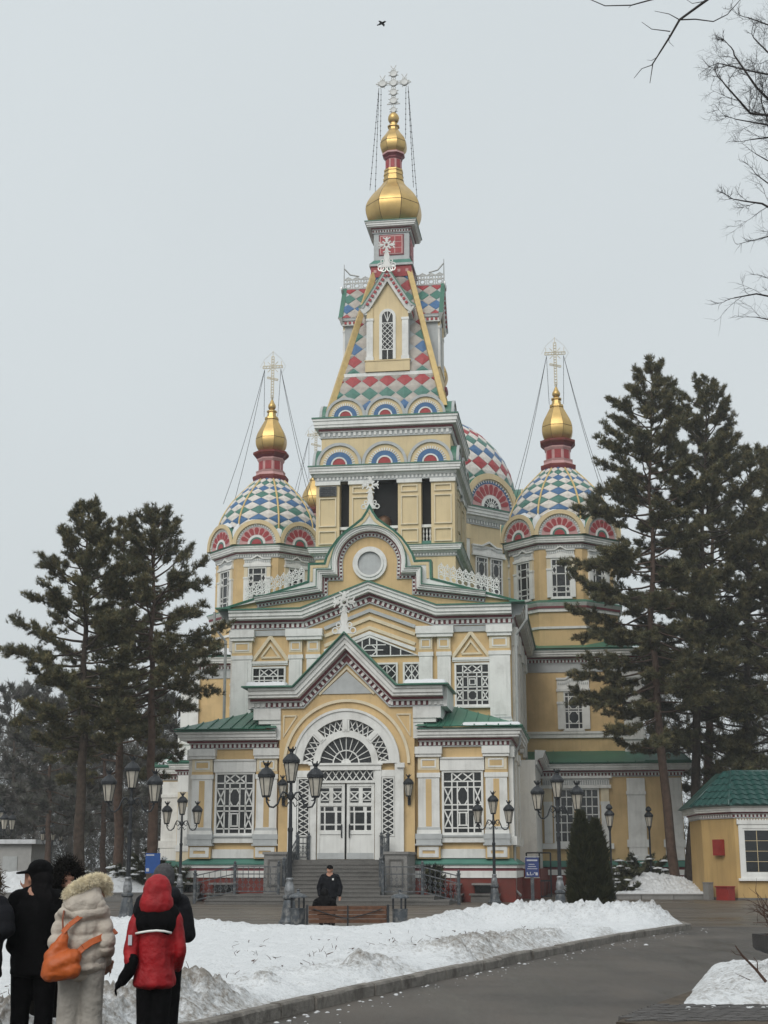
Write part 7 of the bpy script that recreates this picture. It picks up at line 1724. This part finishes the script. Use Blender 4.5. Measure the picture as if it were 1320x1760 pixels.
blob('glove', [((-.22, -.13, .98), (-.24, -.13, .9), .07, .062), ((-.24, -.13, .9), (-.31, -.11, .83), .062, .055)]+hand((-.31, -.11, .83), (-.6, .1, -.5), (0, -1, 0), .8), 'cloth_black', p5, .012, 4)
blob('hood', [('e', (.0, -.005, 1.52), .16, .145, .145), ((-.06, -.04, 1.42), (.06, -.04, 1.42), .125, .125)], 'red_cloth', p5, .014, 5, .010, 13)
blob('yoke', [((-.15, -.01, 1.325), (.16, -.01, 1.325), .096, .096), ((-.1, -.08, 1.275), (.12, -.08, 1.275), .108, .108), ((0, -.06, 1.33), (0, -.05, 1.4), .1, .09)], 'cloth_black', p5, .014, 4)
MB().tube([(-.19, -.13, 1.19), (-.13, -.175, 1.2), (-.05, -.19, 1.21), (.04, -.192, 1.215), (.12, -.182, 1.21), (.19, -.14, 1.195)], .01, 6).build('piping', ['white'], p5, smooth=True)
# --- dark jacket, grey beanie
p4 = person('person in a black jacket and grey knitted hat behind the red jacket', PX(282, 12.6), 12.6); p4.scale = (.93, .95, .985)
blob('body', head_caps((0, .02, 1.55), .1)+[((0, 0, .95), (0, 0, 1.38), .13, .13)]+hand((.1, .3, 1.12), (-.8, .3, .1), (0, 0, 1)), 'skin', p4, .018, 3)
blob('trousers', legs(.1, .09), 'cloth_black', p4, .016, 5, .006, 10); shoes(p4)
jk = torso(.2, .16, .82, 1.38, 1.02, .17)
for s_ in (-1, 1): jk += [((s_*.19, 0, 1.32), (s_*.235, .03, 1.1), .08, .072), ((s_*.235, .03, 1.1), (s_*.13, .26, 1.1), .072, .058)]
jk += [((-.1, -.08, 1.42), (.1, -.08, 1.42), .085, .085)]
blob('jacket', jk, 'cloth_navy', p4, .015, 5, .008, 9)
blob('knitted_hat', [('e', (0, .015, 1.6), .098, .112, .10), ((0, .01, 1.55), (0, .015, 1.6), .1, .1, 1, 1.1)], 'knit_grey', p4, .012, 4)
# --- black cap, hand raised to the face
p1 = person('person in black with a peaked cap holding a hand up to the face', PX(68, 12.2), 12.2); p1.scale = (.95, .95, 1.0)
blob('body', head_caps((-.0, .02, 1.56), -1.35)+[((0, 0, .95), (0, 0, 1.38), .13, .13)]+hand((-.1, .04, 1.44), (.0, .05, 1), (1, 0, 0), .5), 'skin', p1, .013, 3)
blob('trousers', legs(.1, .095), 'cloth_black', p1, .016, 5, .006, 10); shoes(p1)
jk = torso(.2, .17, .8, 1.4, 1.05, .17)
jk += [((-.19, .0, 1.34), (-.3, -.03, 1.19), .085, .078), ((-.3, -.03, 1.19), (-.11, .03, 1.4), .075, .052), ((.2, 0, 1.34), (.26, .02, 1.06), .085, .075), ((.26, .02, 1.06), (.2, .14, .9), .075, .058), ((-.17, -.03, 1.02), (-.17, -.02, 1.1), .08, .07)]
blob('jacket', jk, 'cloth_black', p1, .015, 5, .008, 9)
blob('cap', [('e', (0.0, .02, 1.63), .105, .105, .075), ((-.06, .02, 1.605), (-.16, .03, 1.595), .075, .06, 1.0, .2), ((.01, .02, 1.58), (.02, .02, 1.6), .1, .1)], 'cloth_black', p1, .012, 3)
blob('hair', [('e', (.03, .0, 1.53), .098, .1, .115), ((.03, -.03, 1.46), (.02, -.05, 1.33), .09, .09), ((-.05, -.04, 1.38), (.08, -.04, 1.38), .08, .08)], 'cloth_dark', p1, .014, 4)
# --- dark coat with big fur hood, face towards the camera
p2 = person('person in a long dark coat with a big black fur hood showing the face', PX(108, 12.7), 12.7); p2.scale = (.88, .9, .985)
hc_ = (.03, -.02, 1.53)
blob('body', head_caps(hc_, PI-.75)+[((0, 0, .95), (0, 0, 1.35), .13, .13)], 'skin', p2, .010, 2)
_f = Vector((math.sin(PI-.75), math.cos(PI-.75), 0)); _r = Vector((_f.y, -_f.x, 0))
for s_ in (-1, 1): blob('eye', [('e', tuple(Vector(hc_)+_r*(.034*s_)+_f*.088+Vector((0, 0, .018))), .013, .013, .007)], 'dark', p2, .004, 1)
blob('lips', [(tuple(Vector(hc_)-_r*.02+_f*.098+Vector((0, 0, -.062))), tuple(Vector(hc_)+_r*.02+_f*.098+Vector((0, 0, -.062))), .009, .009)], 'red_straw', p2, .005, 2)
blob('trousers', legs(.1, .09), 'cloth_black', p2, .016, 4); shoes(p2)
jk = torso(.225, .18, .55, 1.36, 1.15, .175)+[((0, 0, .45), (0, 0, .9), .25, .23, 1, .8, .15)]
for s_ in (-1, 1): jk += [((s_*.2, 0, 1.3), (s_*.29, -.02, 1.04), .088, .08), ((s_*.29, -.02, 1.04), (s_*.2, -.14, .92), .08, .06)]
blob('coat', jk, 'cloth_brown', p2, .016, 5, .010, 8, .006, 7)
blob('hood', [('e', (-.01, .02, 1.54), .125, .125, .14), ((-.02, .02, 1.4), (.02, .02, 1.4), .12, .12)], 'cloth_dark', p2, .014, 4)
fur_ring('hood_fur', tuple(Vector((.015, -.005, 1.545))+_f*.045), tuple(_f), .118, .045, 3600, .085, 'fur_dark', p2, 1.22, seed=6)
# --- figure cut by the left edge
p0 = person('dark figure with a brown fur hood cut off by the left edge', PX(-34, 11.9), 11.9)
blob('body', head_caps((0, .03, 1.53), .4)+[((0, 0, .95), (0, 0, 1.35), .13, .13)], 'skin', p0, .018, 3)
blob('trousers', legs(.1, .09), 'cloth_black', p0, .018, 4); shoes(p0)
jk = torso(.22, .18, .8, 1.36, 1.05, .175)
for s_ in (-1, 1): jk += [((s_*.2, 0, 1.3), (s_*.24, -.03, 1.16), .088, .082), ((s_*.24, -.03, 1.16), (s_*.12, .2, 1.12), .08, .06)]
blob('jacket', jk, 'cloth_navy', p0, .016, 4, .008, 9, .010, 8)
blob('hood', [('e', (0, 0, 1.53), .13, .13, .15), ((-.02, -.03, 1.4), (.02, -.03, 1.4), .12, .12)], 'cloth_dark', p0, .014, 4); fur_ring('hood_fur', (.03, .05, 1.52), (.5, .85, .1), .12, .05, 1500, .08, 'fur_brown', p0, 1.15, seed=8)
# --- standing man beyond the bench, facing the camera
p6 = person('person standing in a dark jacket and cap behind the bench', PX(567, 41.2), 41.2, PI)
blob('body', head_caps((0, .02, 1.53), .25)+[((0, 0, .95), (0, 0, 1.36), .13, .13)]+hand((.28, .05, .84), (0, .1, -1), (1, 0, 0))+hand((-.28, .05, .84), (0, .1, -1), (1, 0, 0)), 'skin', p6, .017, 3)
blob('trousers', legs(.1, .09), 'cloth_black', p6, .018, 4); shoes(p6)
jk = torso(.21, .16, .8, 1.37, 1.05, .185)
for s_ in (-1, 1): jk += [((s_*.21, 0, 1.31), (s_*.3, -.02, 1.06), .08, .072), ((s_*.3, -.02, 1.06), (s_*.28, .06, .86), .07, .055)]
blob('jacket', jk, 'cloth_navy', p6, .018, 4, .008, 9); blob('cap', [('e', (0, .02, 1.6), .095, .105, .07), ((0, .1, 1.59), (0, .14, 1.585), .04, .035, 1.5, .4)], 'cloth_black', p6, .014, 3)
MB().box(-.12, -.07, .175, .19, 1.26, 1.31).build('badge', ['white'], p6, fix=False)
# --- seated on the bench, back to the camera
p7 = person('hooded person in dark clothes sitting on the bench', PX(558, 38.9), 38.95)
blob('body', head_caps((0, .05, .95), .1)+[((0, .05, .45), (0, .04, .8), .12, .12)]+hand((.14, .38, .5), (-.3, .8, -.3), (1, 0, 0)), 'skin', p7, .018, 3)
blob('trousers', [((-.09, .08, .44), (-.1, .45, .44), .09, .075), ((.09, .08, .44), (.1, .45, .44), .09, .075), ((-.1, .45, .44), (-.1, .5, .1), .07, .055), ((.1, .45, .44), (.1, .5, .1), .07, .055), ((-.06, .06, .45), (.06, .06, .45), .12, .12)], 'cloth_black', p7, .018, 4)
for s_ in (-1, 1): blob('shoe', [((s_*.1, .46, .05), (s_*.1, .64, .045), .05, .042), ((s_*.1, .49, .05), (s_*.1, .49, .13), .05, .048)], 'cloth_black', p7, .016, 3)
jk = [((0, .06, .46), (0, .05, .74), .2, .2, 1, .78), ((-.19, .04, .74), (.19, .04, .74), .09, .09), ((0, .03, .76), (0, .04, .86), .1, .08)]
for s_ in (-1, 1): jk += [((s_*.22, .04, .72), (s_*.28, .12, .52), .085, .075), ((s_*.28, .12, .52), (s_*.14, .36, .5), .07, .055)]
blob('jacket', jk, 'cloth_dark', p7, .018, 4, .008, 9); blob('hood', [('e', (0, .03, .95), .115, .12, .14), ((-.02, .01, .82), (.02, .01, .82), .1, .1)], 'cloth_dark', p7, .016, 4)
# =================================================== bird high above the spire
BD = empty('bird', at_px(657, 40, 60), 0, 'small dark bird flying high above the spire', 'bird')
blob('body', [((-.12, 0, -.05), (.12, 0, .08), .05, .045), ((.12, 0, .08), (.17, 0, .1), .04, .02), ((-.12, 0, -.05), (-.22, 0, -.1), .03, .04, 1, .3)], 'cloth_dark', BD, .015, 3)
for pts in ([(.02, 0, .03), (-.04, .05, .14), (-.16, .08, .2)], [(.06, 0, .02), (.12, -.05, -.1), (.1, -.08, -.2)]):
    MB().add([pts[0], pts[1], pts[2], (pts[2][0]-.02, pts[2][1], pts[2][2]-.03), (pts[1][0]-.09, pts[1][1], pts[1][2]-.05), (pts[0][0]-.12, 0, pts[0][2]-.04)]+[(p[0], p[1]+.012, p[2]) for p in [pts[0], pts[1], pts[2], (pts[2][0]-.02, pts[2][1], pts[2][2]-.03), (pts[1][0]-.09, pts[1][1], pts[1][2]-.05), (pts[0][0]-.12, 0, pts[0][2]-.04)]],
        [(0, 1, 4, 5), (1, 2, 3, 4), (11, 10, 7, 6), (10, 9, 8, 7), (0, 6, 7, 1), (1, 7, 8, 2), (2, 8, 9, 3), (3, 9, 10, 4), (4, 10, 11, 5), (5, 11, 6, 0)]).build('wing', ['cloth_dark'], BD)
# =================================================== haze
hm = bpy.data.materials.new('haze'); hm.use_nodes = True; hn = hm.node_tree; hn.nodes.clear(); ho = hn.nodes.new('ShaderNodeOutputMaterial'); pvn = hn.nodes.new('ShaderNodeVolumePrincipled')
pvn.inputs['Color'].default_value = (.93, .96, .98, 1); pvn.inputs['Density'].default_value = 0.00058; pvn.inputs['Anisotropy'].default_value = .2; hn.links.new(pvn.outputs[0], ho.inputs['Volume']); MATS['haze'] = hm
HZ = MB().box(-610, 610, -70, 1010, -1.4, 58).build('haze', ['haze'], None, fix=False); tag(HZ, 'thin winter haze in the air over the whole square', 'haze', kind='stuff')
